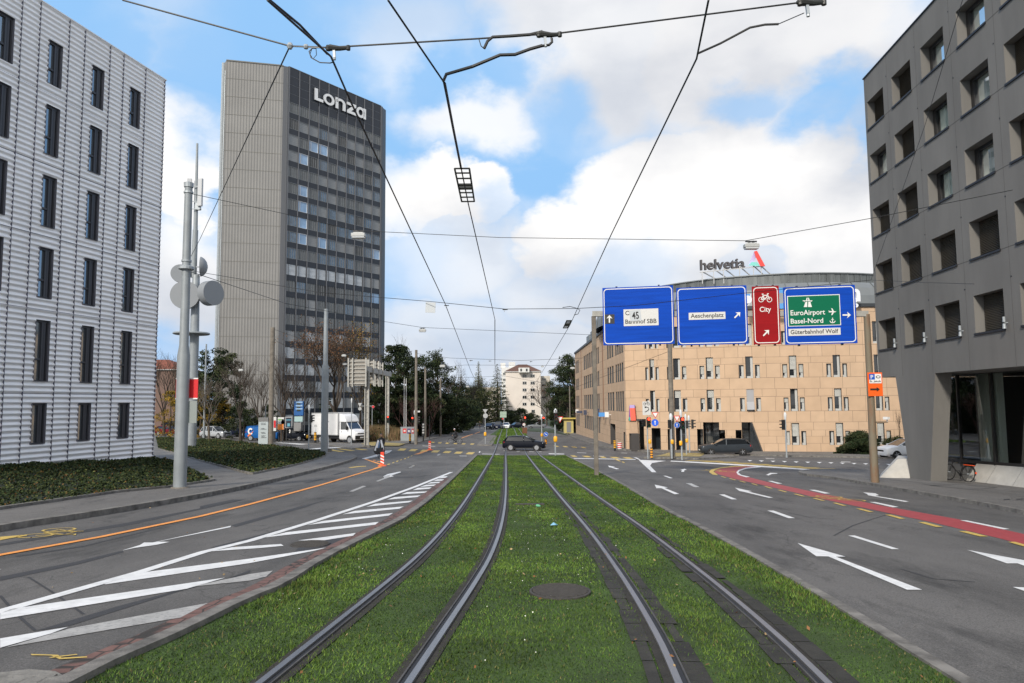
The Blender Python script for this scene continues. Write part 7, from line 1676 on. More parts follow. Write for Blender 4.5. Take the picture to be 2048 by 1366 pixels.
b=MB(); c=at(*r4(408,315),Y_); b.lathe([(.1,0),(.1,.005)],(c.x,Y_-.03,c.z),12,'Y'); b.v=[(c.x+(v[0]-c.x)*1.0,v[1],c.z+(v[2]-c.z)*.6) for v in b.v]; b.build('symbol',signk,t2); b=MB(); b.lathe([(.06,0),(.06,.005)],(c.x,Y_-.037,c.z),12,'Y'); b.v=[(c.x+(v[0]-c.x)*1.1,v[1],c.z+(v[2]-c.z)*.6) for v in b.v]; b.build('symbol',white,t2)
# small camera / spot on an arm of the rusty post
a=at(1757,845,GR[1]); c=at(1775,844,GR[1]); t3=thing('traffic_camera','small white camera on a short arm of the rusty post','camera',(a.x,GR[1],a.z)); b=MB(); b.bar((GR[0],GR[1],a.z),c,.06); b.build('arm',rust,t3); b=MB(); q=c+Vector((-.04,0,.16)); b.box(q,(.14,.22,.11),.4); b.cyl(c,q,.03); b.build('camera_body',white,t3)
# --- traffic lights
def tl(label,px,by,ty,w=4,dz=.1,cap=True): return pole_thing('traffic_light',label,'traffic light',px,by,ty,w,w*.9,steel,dz,cap,group='traffic lights round the crossing')
x6=lambda x,y:(1280+x/9.757,790+y/9.757)
t,p,_=tl('red traffic light with a white cycle diversion board above it',1296,916,836,2.9,.1,False); Y_=p.y; sig_head(t,1296.4,834.5,855,Y_,7.5,True); sig_head(t,1287,838,853,Y_,6,None,R(-60))
b=MB(); a,c=at(1284.2,803,Y_),at(1301,830,Y_); b.box(((a.x+c.x)/2,Y_-.1,(a.z+c.z)/2),(c.x-a.x,.03,a.z-c.z)); o=b.build('diversion_board',signw,t); b=MB()
pts=[at(*x6(*q),Y_) for q in ((90,330),(150,300),(165,275),(155,245),(110,232))]; b.tube([(q.x,Y_-.13,q.z) for q in pts],.025,5); q=at(*x6(98,236),Y_); b.box((q.x,Y_-.13,q.z),(.1,.02,.1)); b.build('diversion_arrow',signk,o)
b=MB(); q=at(*x6(122,165),Y_)
for s in (-1,1): 
    for i in range(10): a,c=i*.628,(i+1)*.628; b.bar((q.x+s*.14+.09*math.cos(a),Y_-.13,q.z-.03+.09*math.sin(a)),(q.x+s*.14+.09*math.cos(c),Y_-.13,q.z-.03+.09*math.sin(c)),.015)
b.bar((q.x-.14,Y_-.13,q.z-.03),(q.x+.1,Y_-.13,q.z+.1),.015); b.bar((q.x+.14,Y_-.13,q.z-.03),(q.x+.06,Y_-.13,q.z+.13),.015); b.build('cycle_symbol',signk,o)
yield_sign(t,1310,824.3,837,14,Y_); disc_sign(t,1309.6,845.3,7.1,Y_,mat('sign_blue_bright',(.03,.13,.75),.4),blue,arrow=0.0); button(t,1297.6,883,Y_,.06); b=MB(); b.bar(at(1297,832,Y_),at(1310,832,Y_),.04); b.build('sign_arm',steel,t)  # round sign face in a brighter blue than its rim
t,p,_=tl('steel signal post leaning close to the tall concrete pole, button box but no lit lamp',1343.8,916,841,4.2); Y_=p.y; b=MB(); a=at(1340.5,848,Y_); b.box((a.x-.05,Y_,a.z),(.2,.3,.6)); b.build('signal_head_back',black,t); button(t,1343.8,883.5,Y_)
t,p,_=tl('red traffic light with yield sign and blue arrow sign at its left',1364,918.5,834,3.3,.1,True); Y_=p.y; sig_head(t,1363.4,834.3,857.5,Y_,7.5,True); yield_sign(t,1353.3,831.4,844,14,Y_); disc_sign(t,1353.3,850,5.6,Y_,blue,arrow=0.0); button(t,1361.5,886,Y_,-.02); b=MB(); b.bar(at(1353,838,Y_),at(1364,838,Y_),.04); b.bar(at(1353,850,Y_),at(1364,850,Y_),.04); b.build('sign_arm',steel,t)
t,p,_=tl('signal post with a dark head just right of the second red light',1373,909,840,2.6); sig_head(t,1373,841,857,p.y,6,None,R(70)); button(t,1373,881,p.y)
t,p,_=tl('signal post whose dark head points to the right, near the grey car',1379.5,905,842,2.6); sig_head(t,1384.5,839,857.5,p.y,5,None,R(80),dy=0); b=MB(); b.bar(at(1379.5,848,p.y),at(1384,848,p.y),.05); b.build('sign_arm',steel,t)
t,p,_=tl('lone traffic light in front of the sandstone wall right of the grey car',1573.5,913.8,838,3.2); sig_head(t,1566.5,839.5,859.5,p.y,4.6,None,R(-78),dy=0); b=MB(); b.bar(at(1573,850,p.y),at(1566,850,p.y),.05); b.build('sign_arm',steel,t)
t,p,_=tl('traffic light at the edge of the tram grass with a numbered white box on top',1110.9,910,846,3.1,.05,False); Y_=p.y; sig_head(t,1111.4,825,848,Y_,7,None,0); yield_sign(t,1120,833,846,13,Y_,.12); button(t,1110.8,878,Y_,0,1.5)
b=MB(); a=at(1110.8,823,Y_); k=Y_/F; b.lathe([(3.4*k,-2.8*k),(3.4*k,2.5*k),(1.5*k,4.5*k),(1*k,6*k)],(a.x,Y_-.1,a.z),12); o=b.build('number_box',capw,t); b=MB(); vs=add_text(b,'5',(a.x,Y_-.1-3.6*k,a.z),size=5.5*k*1.3,bold=.01); b.build('numeral',signk,o)
t,p,_=tl('red traffic light beside the round blue arrow sign, right of the black hatchback',1083.8,881,836,2.6); Y_=p.y; sig_head(t,1086.8,833,848,Y_,4.6,True); sig_head(t,1079,838,850,Y_,5,None,R(-60)); button(t,1083.5,870,Y_,0,1.3)
tb,p,zt=bollard(1091.8,888,878,4.2,'orange and black bollard carrying a round blue arrow sign',.0,orange=True,nb=3); disc_sign(tb,1091.7,868.4,4.6,p.y,blue,arrow=R(-125))
t,p,_=tl('distant red traffic light at the far side of the grass strip',1049.5,867,836,2.0,.05,False); sig_head(t,1050,833,845,p.y,4.6,True); disc_sign(t,1048,849,3.0,p.y,signw,red); b=MB(); b.box((p.x,p.y-.1,p.z+.55),(.9,.5,1.1)); b.build('rusty_base_cover',mat('rust_brown',(.14,.06,.03),.8),t)
t,p,_=pole_thing('signpost','grey signpost with sign backs on the refuge island left of the rails','signpost',970.8,888,822,1.9,1.6,steel,.1); Y_=p.y; yield_sign(t,970.5,818.5,827,10,Y_,-.1,True); disc_sign(t,971,831.5,4.8,Y_,greyback,greyback); sig_head(t,968,836,848,Y_,5,None,R(180),dy=.1); button(t,970.5,868,Y_,0,1.4)
t,p,_=pole_thing('signpost','signpost with white and green direction boards beyond the crossing','signpost',1008,857,823,1.2,1.2,steel,.05); Y_=p.y; 
b=MB(); a,c=at(1000,823,Y_),at(1013,835,Y_); 
for i in range(4): zz_=a.z+(c.z-a.z)*(i+.5)/4; b.box(((a.x+c.x)/2,Y_-.1,zz_),(c.x-a.x,.05,(a.z-c.z)/4*.85))
b.build('direction_board',mat('board_pale_green',(.35,.45,.36),.5),t); disc_sign(t,1005.5,837.5,1.8,Y_,red,white)
t,p,_=pole_thing('signpost','backs of two road signs on a thin post behind the fifth concrete pole','signpost',916,861,824,1.2,1.2,steel,.09); Y_=p.y
for x0,x1 in ((907.5,914),(915.5,924)): b=MB(); a,c=at(x0,824.5,Y_),at(x1,835,Y_); b.box(((a.x+c.x)/2,Y_-.1,(a.z+c.z)/2),(c.x-a.x,.05,a.z-c.z)); b.build('sign_board',greyback,t)
t,p,_=tl('red traffic light in front of the grey poster cabinet',829.6,887,829,2.6,.09); Y_=p.y; sig_head(t,825.4,834,845,Y_,4.8,True); sig_head(t,836,833,846,Y_,5,None,R(75)); button(t,834.5,861,Y_); b=MB(); q=at(837,823,Y_); b.box(q,(.25,.35,.2),.5); b.bar(at(830,828,Y_),q,.04); b.build('detector',white,t)
t,p,_=tl('traffic light post in front of the ivy bed tip with heads seen from the back',617.3,899.5,820,2.8,.12); Y_=p.y; sig_head(t,623,830,845,Y_,6,None,R(100),dy=0); sig_head(t,613,826,843,Y_,4.6,None,R(180),dy=.05); button(t,615,873,Y_)
t,p,_=tl('traffic light post between the gantry legs with dark heads',757,874,820,2.4,.09); Y_=p.y; sig_head(t,750,829,843,Y_,6.5,None,R(-100),dy=0); sig_head(t,765,829,843,Y_,5.5,None,R(100),dy=0); button(t,757.5,868,Y_,-.1,1.6); yield_sign(t,759.5,806,814,-9,Y_,-.1,True)
pole_thing('pole','thin grey post at the nose of the white truck','pole',702.5,889,805,1.8,1.6,steel,.1,cap=True); pole_thing('pole','thin dark grey post on the left pavement right of the cabinet','pole',859,878,832,1.4,1.3,darkm,.09)
pole_thing('pole','signal post without lamps near the striped cylinder and wing corner','pole',1237.5,889,834,2.0,1.8,steel,.1,cap=True)
t,p,_=pole_thing('signpost','small blue sign on a thin post at the corner of the sandstone wing','signpost',1248.7,888,842,1.2,1.2,steel,.1); b=MB(); a=at(1248.9,841,p.y); b.box((a.x,p.y-.06,a.z),(.36,.03,.36)); o=b.build('sign_board',blue,t); b=MB(); b.box((a.x,p.y-.085,a.z-.02),(.05,.01,.2)); b.build('arrow',white,o)
# no-entry sign group left
t,p,_=pole_thing('signpost','signpost with a red no-entry sign between the gantry legs','signpost',744,874,810,1.4,1.2,steel,.09,Y=100); disc_sign(t,746.5,813.5,2.6,p.y,red,white); yield_sign(t,720,806,815,-8,p.y,-.1,True); disc_sign(t,720,817.5,3.4,p.y,greyback,greyback); b=MB(); b.bar(at(718,812,p.y),at(748,812,p.y),.06); b.build('sign_arm',steel,t)
# bollards
bollard(1303.4,917,895,4.8,'yellow and black bollard next to the leftmost red light on the right side',.1,orange=True,nb=4); bollard(1229.8,901.5,879.5,4.6,'yellow and black bollard at the corner pavement near the round emblem entrance',.1); bollard(820,886,866.5,4.2,'yellow and black bollard in front of the grey poster cabinet',.1)
tb,p,_=bollard(630.4,885.5,864,4.8,'yellow and black bollard with a round sign above, in front of the truck rear',.1); b=MB(); b.bar((p.x,p.y,_),at(631.5,856,p.y),.04); b.build('sign_arm',steel,tb); disc_sign(tb,631.5,852,2.8,p.y,greyback,steel)
bollard(737,879,862,2.6,'yellow and black bollard behind the front gantry leg',.1)
x,y=gp(1239.5,897.5,.1); z=G(x,y)+.1; t=thing('striped_drum','short red and white striped drum beside the corner bollard','barrier drum',(x,y,z)); b=MB(); b.cyl((x,y,z),(x,y,z+.62),.22,.22,16); b.build('drum',white,t,smooth=True)
for i in range(3): b=MB(); b.cyl((x,y,z+.08+i*.2),(x,y,z+.18+i*.2),.225,.225,16); b.build('band',red,t,smooth=True)
x,y=gp(1385,899,.1); z=G(x,y)+.1; t=thing('litter_bin','square concrete litter bin behind the signal posts','bin',(x,y+1.2,z)); b=MB(); b.box((x,y+1.2,z+.42),(.7,.6,.84)); b.build('body',kerbm,t,bevel=.03); b=MB(); b.box((x,y+1.2,z+.88),(.5,.45,.1)); b.build('lid',darkm,t)
# red and white delineators
def delineator(px,by,ty,w,lab):
    x,y=gp(px,by,0); z=G(x,y); h=at(px,ty,y).z-z; k=w*y/F; t=thing('delineator_post',lab,'delineator',(x,y,z),group='red and white delineator posts'); ro=mat('delineator_red',(.80,.06,.02),.5)
    b=MB(); b.lathe([(k*1.3,0),(k*1.2,.04),(k*.5,.07),(k*.4,.12)],(x,y,z),14); b.build('base',mat('base_orange',(.80,.12,.03),.6),t); b=MB(); b.box((x,y,z+h*.54),(k,.05,h*.92)); b.build('blade',ro,t,bevel=.02)
    for i in range(3):
        zc=z+h*(.28+.22*i); b=MB(); b.prism([(-k/2,zc+.10*h),(k/2,zc-.02*h),(k/2,zc-.12*h),(-k/2,zc)],(x,y-.031,0),(1,0,0),(0,0,1),(0,1,0),.004); b.build('white_stripe',white,t)
delineator(764.5,932,904,7,'red and white delineator post where the orange line meets the dashes'); delineator(859.5,900,882,5,'red and white delineator post at the far pedestrian crossing')
# left back-seen gantry
a0=gp(733,893,.1); y0=a0[1]; a1=(at(775,750,98).x,98.0); t=thing('sign_gantry','grey truss sign gantry seen from behind on the left side of the crossing','sign gantry',(a0[0],y0,G(*a0)))
zt=at(733,741,y0).z; gg=mat('gantry_pale',(.38,.37,.34),.6,.2,.15,3)
for (x,y),h in ((a0,zt),(a1,at(775,752,98).z)):
    b=MB(); z=G(x,y); 
    for dx in (-.2,.2): b.box((x+dx,y,(z+h)/2),(.10,.3,h-z))
    for i in range(12): zz_=z+.3+(h-z-.6)*i/11; b.box((x,y+.05,zz_),(.34,.12,.06)); b.bar((x-.15,y+.08,zz_),(x+.15,y+.08,zz_+(h-z)/12),.04)
    b.box((x,y+.1,(z+h)/2),(.3,.05,h-z)); b.build('post',gg,t); b=MB(); b.box((x,y,z+.1),(.8,.8,.25)); b.build('foot',kerbm,t)
b=MB(); b.bar((a0[0]-.3,y0,zt+.2),(a1[0]+.3,a1[1],at(775,752,98).z+.2),.5,.6); b.build('crossbeam',gg,t)
sb=mat('sign_back_brownish',(.28,.26,.23),.6,.2,.1,2)
for x0,x1,y0_,y1_,Y_ in ((697,733,719,771,y0-.6),(735,748,722,768,y0+4),(749,758,725,770,y0+8),(759,766,728,771,y0+11)):
    a,c=at(x0,y0_,Y_),at(x1,y1_,Y_); b=MB(); b.box(((a.x+c.x)/2,Y_,(a.z+c.z)/2),(c.x-a.x,.08,a.z-c.z)); o=b.build('sign_panel_back',sb,t)
    b=MB(); n=7
    for i in range(n): b.box(((a.x+c.x)/2,Y_-.1,c.z+(a.z-c.z)*(i+.5)/n),(c.x-a.x,.12,.10))
    for f in (.02,.25,.98): b.box((a.x+(c.x-a.x)*f,Y_-.2,(a.z+c.z)/2),(.14,.14,a.z-c.z+.3))
    b.build('stiffener',gg,o)
a=at(776,834.7,a1[1]-.4); sig_t=thing('traffic_light','red light hung on the right leg of the left gantry','traffic light',(a.x,a1[1]-.4,a.z-.6),group='traffic lights round the crossing'); sig_head(sig_t,776.3,831.5,846,a1[1]-.4,4.2,True)
for px,py in ((734,866),(774,864)): pass
# lamps on arms / hanging lamps
lampm=mat('lamp_grey',(.42,.43,.42),.5,.1); lampg=mat('lamp_glass',(.55,.57,.58),.2)
def span_lamp(px,py,Y,w,lab):
    c=at(px,py,Y); k=w*Y/F; t=thing('hanging_street_lamp',lab,'street lamp',(c.x,Y,c.z),group='street lamps hung on span wires')
    b=MB(); b.box((c.x,Y,c.z+k*.02),(k,k*.55,k*.26)); b.box((c.x,Y,c.z+k*.17),(k*.72,k*.42,k*.10)); b.build('housing',lampm,t,bevel=.02); b=MB(); b.box((c.x,Y,c.z-k*.16),(k*.92,k*.5,k*.12)); b.build('lamp_glass',lampg,t,bevel=.02)
    b=MB(); 
    for s in (-1,1): b.lathe([(k*.10,-k*.03),(k*.10,k*.03)],(c.x+s*k*.14,Y,c.z+k*.30),10,'Y'); b.bar((c.x+s*k*.14,Y,c.z+k*.3),(c.x+s*k*.14,Y,c.z+k*.18),.03)
    b.bar((c.x-k*.4,Y,c.z+k*.34),(c.x+k*.4,Y,c.z+k*.34),.04); b.build('hanger',darkm,t); return t
span_lamp(717,471,27,28,'hanging street lamp in front of the tower facade'); span_lamp(1502.5,492.5,23.5,29,'hanging street lamp above the rooftop lettering'); span_lamp(845,661,55,14,'small hanging street lamp over the left roadway'); span_lamp(1205-60,736,95,9,'hanging lamp near the end of the sandstone wing'); span_lamp(885,732,100,11,'hanging lamp in front of the ragged pine')
for px,py,Y,lab in ((688,711,90,'upper arm lamp left of the back-seen gantry signs'),(690,728,95,'lower arm lamp left of the back-seen gantry signs'),(482,740,92,'arm lamp in front of the ribbed tower wall'),(935,773,150,'round white lamp among the trees at the left end of the street'),(1085,733,150,'hanging lamp left of the kiosk, farther away')): span_lamp(px,py,Y,9 if px<700 else 6,lab)
# information pylon, steles, adverts
def signbox(name,label,cat,x0,x1,y0,y1,Y,m,dep=.3,base=None,dz=.1):
    a,c=at(x0,y0,Y),at(x1,y1,Y); cx=(a.x+c.x)/2; z=G(cx,Y)+dz; t=thing(name,label,cat,(cx,Y,z)); b=MB(); b.box((cx,Y,(a.z+c.z)/2),(c.x-a.x,dep,a.z-c.z)); b.build('board',m,t,bevel=.02)
    if c.z>z+.3: b=MB(); b.box((a.x+.15,Y,(z+c.z)/2),(.12,.12,c.z-z+.1)); b.build('post',darkm,t); b=MB(); b.box((c.x-.15,Y,(z+c.z)/2),(.12,.12,c.z-z+.1)); b.build('post',darkm,t)
    return t,a,c
k6=lambda x,y:(520+x/7.588,780+y/7.588)
t,a,c=signbox('information_pillar','pale grey information pillar with faint lettering beside the brown pole','information pillar',518.5,537,843,891,82,mat('pillar_pale',(.40,.45,.46),.5),.5); b=MB(); a2=at(518.5,835,82); b.box(((a.x+c.x)/2,82,(a2.z+a.z)/2),(c.x-a.x+.03,.54,a2.z-a.z)); b.build('head_band',mat('pillar_band_grey',(.16,.16,.16),.6),t)
b=MB(); fl=mat('faint_grey_print',(.24,.26,.27),.6); rr=random.Random(3)
for i,yy in enumerate((500,520,580,592,640,655,690,705,720)):
    q=at(*k6(5+rr.random()*15,yy),81.7); q2=at(*k6(60+rr.random()*40,yy),81.7); b.bar(q,q2,.02,.04)
b.build('printed_lines',fl,t)
t,a,c=signbox('information_board','blue parking guidance board on two posts left of the truck','information board',589,607,802.5,831,100,mat('guidance_blue',(.01,.10,.32),.5),.3)
b=MB()
for yy in (188,238,286):
    q=at(*k6(542,yy),99.8); q2=at(*k6(645,yy),99.8); b.bar(q,q2,.02,.22)
b.build('printed_lines',mat('guidance_print',(.25,.4,.6),.5),t); b=MB()
for yy in (210,262,308): q=at(*k6(585,yy),99.8); b.box(q,(.45,.03,.22))
b.build('display',mat('guidance_display',(.03,.035,.02),.4),t)
t,a,c=signbox('advert_column','white and orange illustrated advertising poster beside the black car','poster stand',*[k6(275,0)[0],k6(365,0)[0],k6(0,415)[1],k6(0,600)[1]],94,mat('poster_white',(.6,.6,.58),.5),.25)
b=MB(); b.box(((a.x+c.x)/2,93.86,c.z+.35),(c.x-a.x-.06,.02,.7)); b.build('poster_band',mat('poster_orange',(.8,.25,.04),.5),t); b=MB(); q=at(*k6(345,490),93.85); b.lathe([(.12,-.35),(.22,0),(.1,.4)],q,8); b.v=[(v[0],93.86,v[2]) for v in b.v]; b.build('poster_figure',red,t); b=MB(); q=at(*k6(300,450),93.85); b.box(q,(.4,.02,.2)); b.build('poster_print',mat('poster_green',(.2,.4,.15),.5),t)
t,a,c=signbox('advert_column','dark illustrated poster with pale frame left of the truck','poster stand',*[k6(388,0)[0],k6(490,0)[0],k6(0,408)[1],k6(0,575)[1]],96,mat('poster_frame',(.35,.35,.35),.5),.25); b=MB(); b.box(((a.x+c.x)/2,95.86,(a.z+c.z)/2),(c.x-a.x-.2,.02,a.z-c.z-.2)); b.build('poster',mat('poster_dark',(.02,.03,.05),.4),t); b=MB(); q=at(*k6(435,530),95.84); b.box(q,(.35,.02,.4)); q=at(*k6(435,455),95.84); b.box(q,(.7,.02,.1)); b.build('poster_print',mat('poster_cyan',(.12,.35,.45),.5),t)
t,a,c=signbox('advert_column','white poster with red and blue print behind the brown pole','poster stand',546,552.5,834,862,93,mat('poster_white',(.6,.6,.58),.5),.25); b=MB(); q=at(549.5,848,92.8); b.box(q,(.25,.02,.9)); b.build('poster_print',red,t)
t,a,c=signbox('information_pillar','grey shelter wall with pale band between the dark poster and the truck','shelter',590,604,845,862,99,mat('shelter_grey',(.22,.22,.22),.6),1.0); b=MB(); q=at(597,838,98.4); b.box(q,(1.1,.04,.7)); b.build('pale_band',mat('pale_cyan_band',(.35,.5,.5),.5),t)
# grey cabinet with posters
a0=gp(815,881.5,.09); Y_=a0[1]+.3; a,c=at(802,855,Y_),at(829,881,Y_); z=G(a0[0],Y_)+.09; t=thing('switch_cabinet','grey electrical cabinet pasted with three posters','cabinet',((a.x+c.x)/2,Y_,z)); b=MB(); b.box(((a.x+c.x)/2,Y_,(a.z+z)/2),(c.x-a.x,.7,a.z-z)); b.build('housing',mat('cabinet_grey',(.27,.30,.31),.55,0,.1,2),t,bevel=.02); b=MB(); b.box(((a.x+c.x)/2,Y_,a.z+.03),(c.x-a.x+.1,.8,.06)); b.build('lid',steel,t)
for x0,x1,m in ((660,698,mat('poster_red',(.55,.04,.04),.5)),(706,742,mat('poster_violet',(.09,.06,.14),.5)),(750,778,mat('poster_wine',(.30,.06,.07),.5))):
    p_,q_=at(680+x0/5.254,680+930/5.254,Y_-.37),at(680+x1/5.254,680+(980 if x0<700 else 985)/5.254,Y_-.37); b=MB(); b.box(((p_.x+q_.x)/2,Y_-.36,(p_.z+q_.z)/2),(q_.x-p_.x,.015,p_.z-q_.z)); o=b.build('poster',m,t); b=MB(); b.box(((p_.x+q_.x)/2,Y_-.375,(p_.z+q_.z)/2),((q_.x-p_.x)*.5,.01,(p_.z-q_.z)*.35)); b.build('poster_print',signw,o)
t,a,c=signbox('notice_board','narrow notice board with pale papers right of the cabinet','notice board',844,849.5,846,872,a0[1]-1,darkm,.2); b=MB(); 
for i in range(4): b.box(((a.x+c.x)/2,a0[1]-1.12,a.z-.2-i*.35),((c.x-a.x)*.7,.02,.22))
b.build('notice_paper',signw,t)
# temporary leaning post with concrete foot
a0=gp(657.5,904,.12); z=G(*a0)+.12; t=thing('temporary_sign_base','thin temporary post in a rough concrete block behind the light grey pole','post base',(a0[0],a0[1],z)); b=MB(); b.box((a0[0],a0[1],z+.17),(.5,.35,.34)); b.build('concrete_block',kerbm,t,bevel=.04); b=MB(); b.tube([(a0[0],a0[1],z+.3),at(654.5,840,a0[1]+.2)],.03,6); b.build('post',white,t)
# small posts on far kerb etc.
x,y=gp(1207.6,883,.1); z=G(x,y)+.1; t=thing('electric_scooter','dark electric kick scooter parked by the sandstone wing','scooter',(x,y,z))
b=MB(); b.box((x,y,z+.14),(.16,.9,.05)); b.bar((x,y-.45,z+.1),(x,y-.55,z+1.08),.06); b.bar((x-.25,y-.55,z+1.08),(x+.25,y-.55,z+1.08),.04); b.build('frame',darkm,t)
for yy in (-.55,.45): b=MB(); b.lathe([(.12,-.03),(.12,.03)],(x,y+yy,z+.12),12,'X'); b.build('wheel',rubber,t)
b=MB(); b.box((x,y-.53,z+.62),(.13,.05,.3)); b.build('battery_tag',mat('scooter_green',(.12,.5,.35),.5),t)
# ---------------------------------------------------------------- bicycles and people
def bicycle(name,label,loc,rz,frame_m,parent_only=False,tilt=0.0,rack=None,child=False,dutch=False):
    t=thing(name,label,'bicycle',(0,0,0)); r=.345
    for nm,x in (('wheel',-.53),('wheel',.53)):
        b=MB(); n=28
        for i in range(n): a,c=2*math.pi*i/n,2*math.pi*(i+1)/n; b.tube([(x+r*math.cos(a),0,r+r*math.sin(a)),(x+r*math.cos(c),0,r+r*math.sin(c))],.022,6,caps=False)
        wh=b.build(nm,rubber,t,smooth=True); b=MB()
        for i in range(14): a=2*math.pi*i/14; b.tube([(x,(.02 if i%2 else -.02),r),(x+r*.95*math.cos(a),0,r+r*.95*math.sin(a))],.0022,3,caps=False)
        b.lathe([(.03,-.05),(.03,.05)],(x,0,r),8,'Y'); b.build('spokes',steel,wh)
    BB=(-.08,0,.28); ST=(-.25,0,.84); HT=(.35,0,.86); HB=(.40,0,.62); RA=(-.53,0,r); FA=(.53,0,r)
    b=MB(); 
    for p,q,w in ((BB,ST,.017),(BB,HB,.02),((-.22,0,.74),HT,.015),(HT,HB,.02)): b.tube([p,q],w,8)
    for s in (-.05,.05): b.tube([RA,(BB[0],s*.6,BB[2])],.010,6); b.tube([RA,(ST[0]+.02,s*.6,.74)],.009,6); b.tube([FA,(HB[0],s*.9,HB[2])],.012,6); 
    b.build('frame',frame_m,t,smooth=True)
    b=MB(); b.tube([HT,(.33,0,.98)],.013,6); b.tube([(.28,-.28,1.0),(.33,-.12,1.0),(.35,0,.99),(.33,.12,1.0),(.28,.28,1.0)],.012,6); b.build('handlebar',black,t,smooth=True)
    b=MB(); b.tube([ST,(-.27,0,.92)],.012,6); b.prism([(-.14,-.08),(-.14,.08),(.0,.06),(.13,.02),(.13,-.02),(.0,-.06)],(-.27,0,.93),(1,0,0),(0,1,0),(0,0,1),.05); b.build('saddle',black,t,bevel=.01)
    b=MB(); b.lathe([(.09,-.01),(.09,.01)],(BB[0],-.05,BB[2]),16,'Y'); b.bar((BB[0],-.08,BB[2]),(BB[0]+.05,-.08,BB[2]-.16),.02); b.box((BB[0]+.05,-.13,BB[2]-.17),(.09,.09,.02)); b.bar((BB[0],.08,BB[2]),(BB[0]-.05,.08,BB[2]+.16),.02); b.box((BB[0]-.05,.13,BB[2]+.17),(.09,.09,.02)); b.build('crankset',darkm,t)
    if rack: b=MB(); b.bar((-.30,0,.73),(-.80,0,.73),.12,.03); b.build('luggage_rack',rack,t); b=MB(); b.bar((-.70,-.05,.72),RA,.012); b.bar((-.70,.05,.72),RA,.012); b.build('rack_stay',darkm,t) 
    if rack:
        pts=[(-.53+.39*math.cos(R(a)),0,r+.39*math.sin(R(a))) for a in range(20,200,15)]; b.tube(pts,.022,6); b.build('mudguard',black,t); b=MB(); b.box((-.93,0,.42),(.03,.06,.08)); b.build('tail_light',rack,t)
    t.location=loc; t.rotation_euler=(tilt,0,rz); return t
skin=mat('skin',(.45,.27,.19),.6); 
def body(name,label,joints,edges,radii,mats,loc,rz=0,headc=None,hands=(),extra=None,smoothlv=1,facing=1,clothes=None):
    """one continuous figure grown with a skin modifier; joints in local metres, x = forward"""
    me=bpy.data.meshes.new('p'); me.from_pydata(joints,edges,[]); o=bpy.data.objects.new('p',me); S.collection.objects.link(o)
    sk=o.modifiers.new('s','SKIN'); sk.use_smooth_shade=True
    for i,v in enumerate(me.skin_vertices[0].data): v.radius=(radii[i],radii[i]) if isinstance(radii[i],float) else radii[i]; v.use_root=(i==0)
    ss=o.modifiers.new('u','SUBSURF'); ss.levels=2; ss.render_levels=2
    dg=bpy.context.evaluated_depsgraph_get(); m2=bpy.data.meshes.new_from_object(o.evaluated_get(dg)); bpy.data.objects.remove(o)
    m2.name=name; ob=bpy.data.objects.new(name,m2); S.collection.objects.link(ob)
    for m in mats: m2.materials.append(m)
    for p in m2.polygons:
        p.use_smooth=True; c=p.center; p.material_index=clothes(c) if clothes else 0
    tag(ob,label,'person'); ob.location=loc; ob.rotation_euler=(0,0,rz); return ob
def head_parts(ob,c,hair,helmet=None,cap=None,fw=1,beard=False):
    c=Vector(c); b=MB(); b.lathe([(.02,-.13),(.055,-.11),(.075,-.05),(.083,.02),(.075,.08),(.04,.115),(.01,.12)],c,14); b.v=[((v[0]-c.x)*1.15+c.x,v[1],v[2]) for v in b.v]; h=b.build('head',skin,ob,keep=True,smooth='all')
    b=MB(); b.lathe([(.012,0),(.018,-.03),(.008,-.045)],c+Vector((.10*fw,0,.0)),6); b.build('nose',skin,h,keep=True)
    for s in (-1,1): b=MB(); b.lathe([(.008,-.01),(.011,0),(.008,.01)],c+Vector((.088*fw,s*.032,.02)),6); b.build('eye',black,h,keep=True); b=MB(); b.box(c+Vector((0,s*.085,0)),(.035,.02,.06)); b.build('ear',skin,h,keep=True)
    b=MB(); b.box(c+Vector((.088*fw,0,-.065)),(.012,.045,.012)); b.build('mouth',mat('lip',(.30,.10,.08),.6),h,keep=True)
    b=MB(); b.lathe([(.090,.02),(.092,.06),(.075,.105),(.04,.128),(.01,.132)],c+Vector((-.012*fw,0,0)),14); b.v=[((v[0]-c.x)*1.15+c.x,v[1],v[2]) for v in b.v]; b.build('cap' if cap else 'hair',cap or hair,ob,keep=True,smooth='all')
def hand(ob,wr,d,s=1):
    wr=Vector(wr); d=Vector(d).normalized(); b=MB(); side=d.cross(Vector((0,0,1))).normalized(); b.tube([wr,wr+d*.05,wr+d*.09],[.026,.038,.034],8)
    for i in range(4):
        o=wr+d*.085+side*(i-1.5)*.019; l=(.060,.070,.066,.05)[i]; b.tube([o,o+d*l*.5+Vector((0,0,-.008)),o+d*l*.7+Vector((0,0,-.04))],[.010,.009,.007],6)
    o=wr+d*.04+side*.035*s; b.tube([o,o+d*.03+side*.02*s,o+d*.055+side*.015*s+Vector((0,0,-.02))],[.011,.010,.008],6); b.build('hand',skin,ob,keep=True,smooth='all')
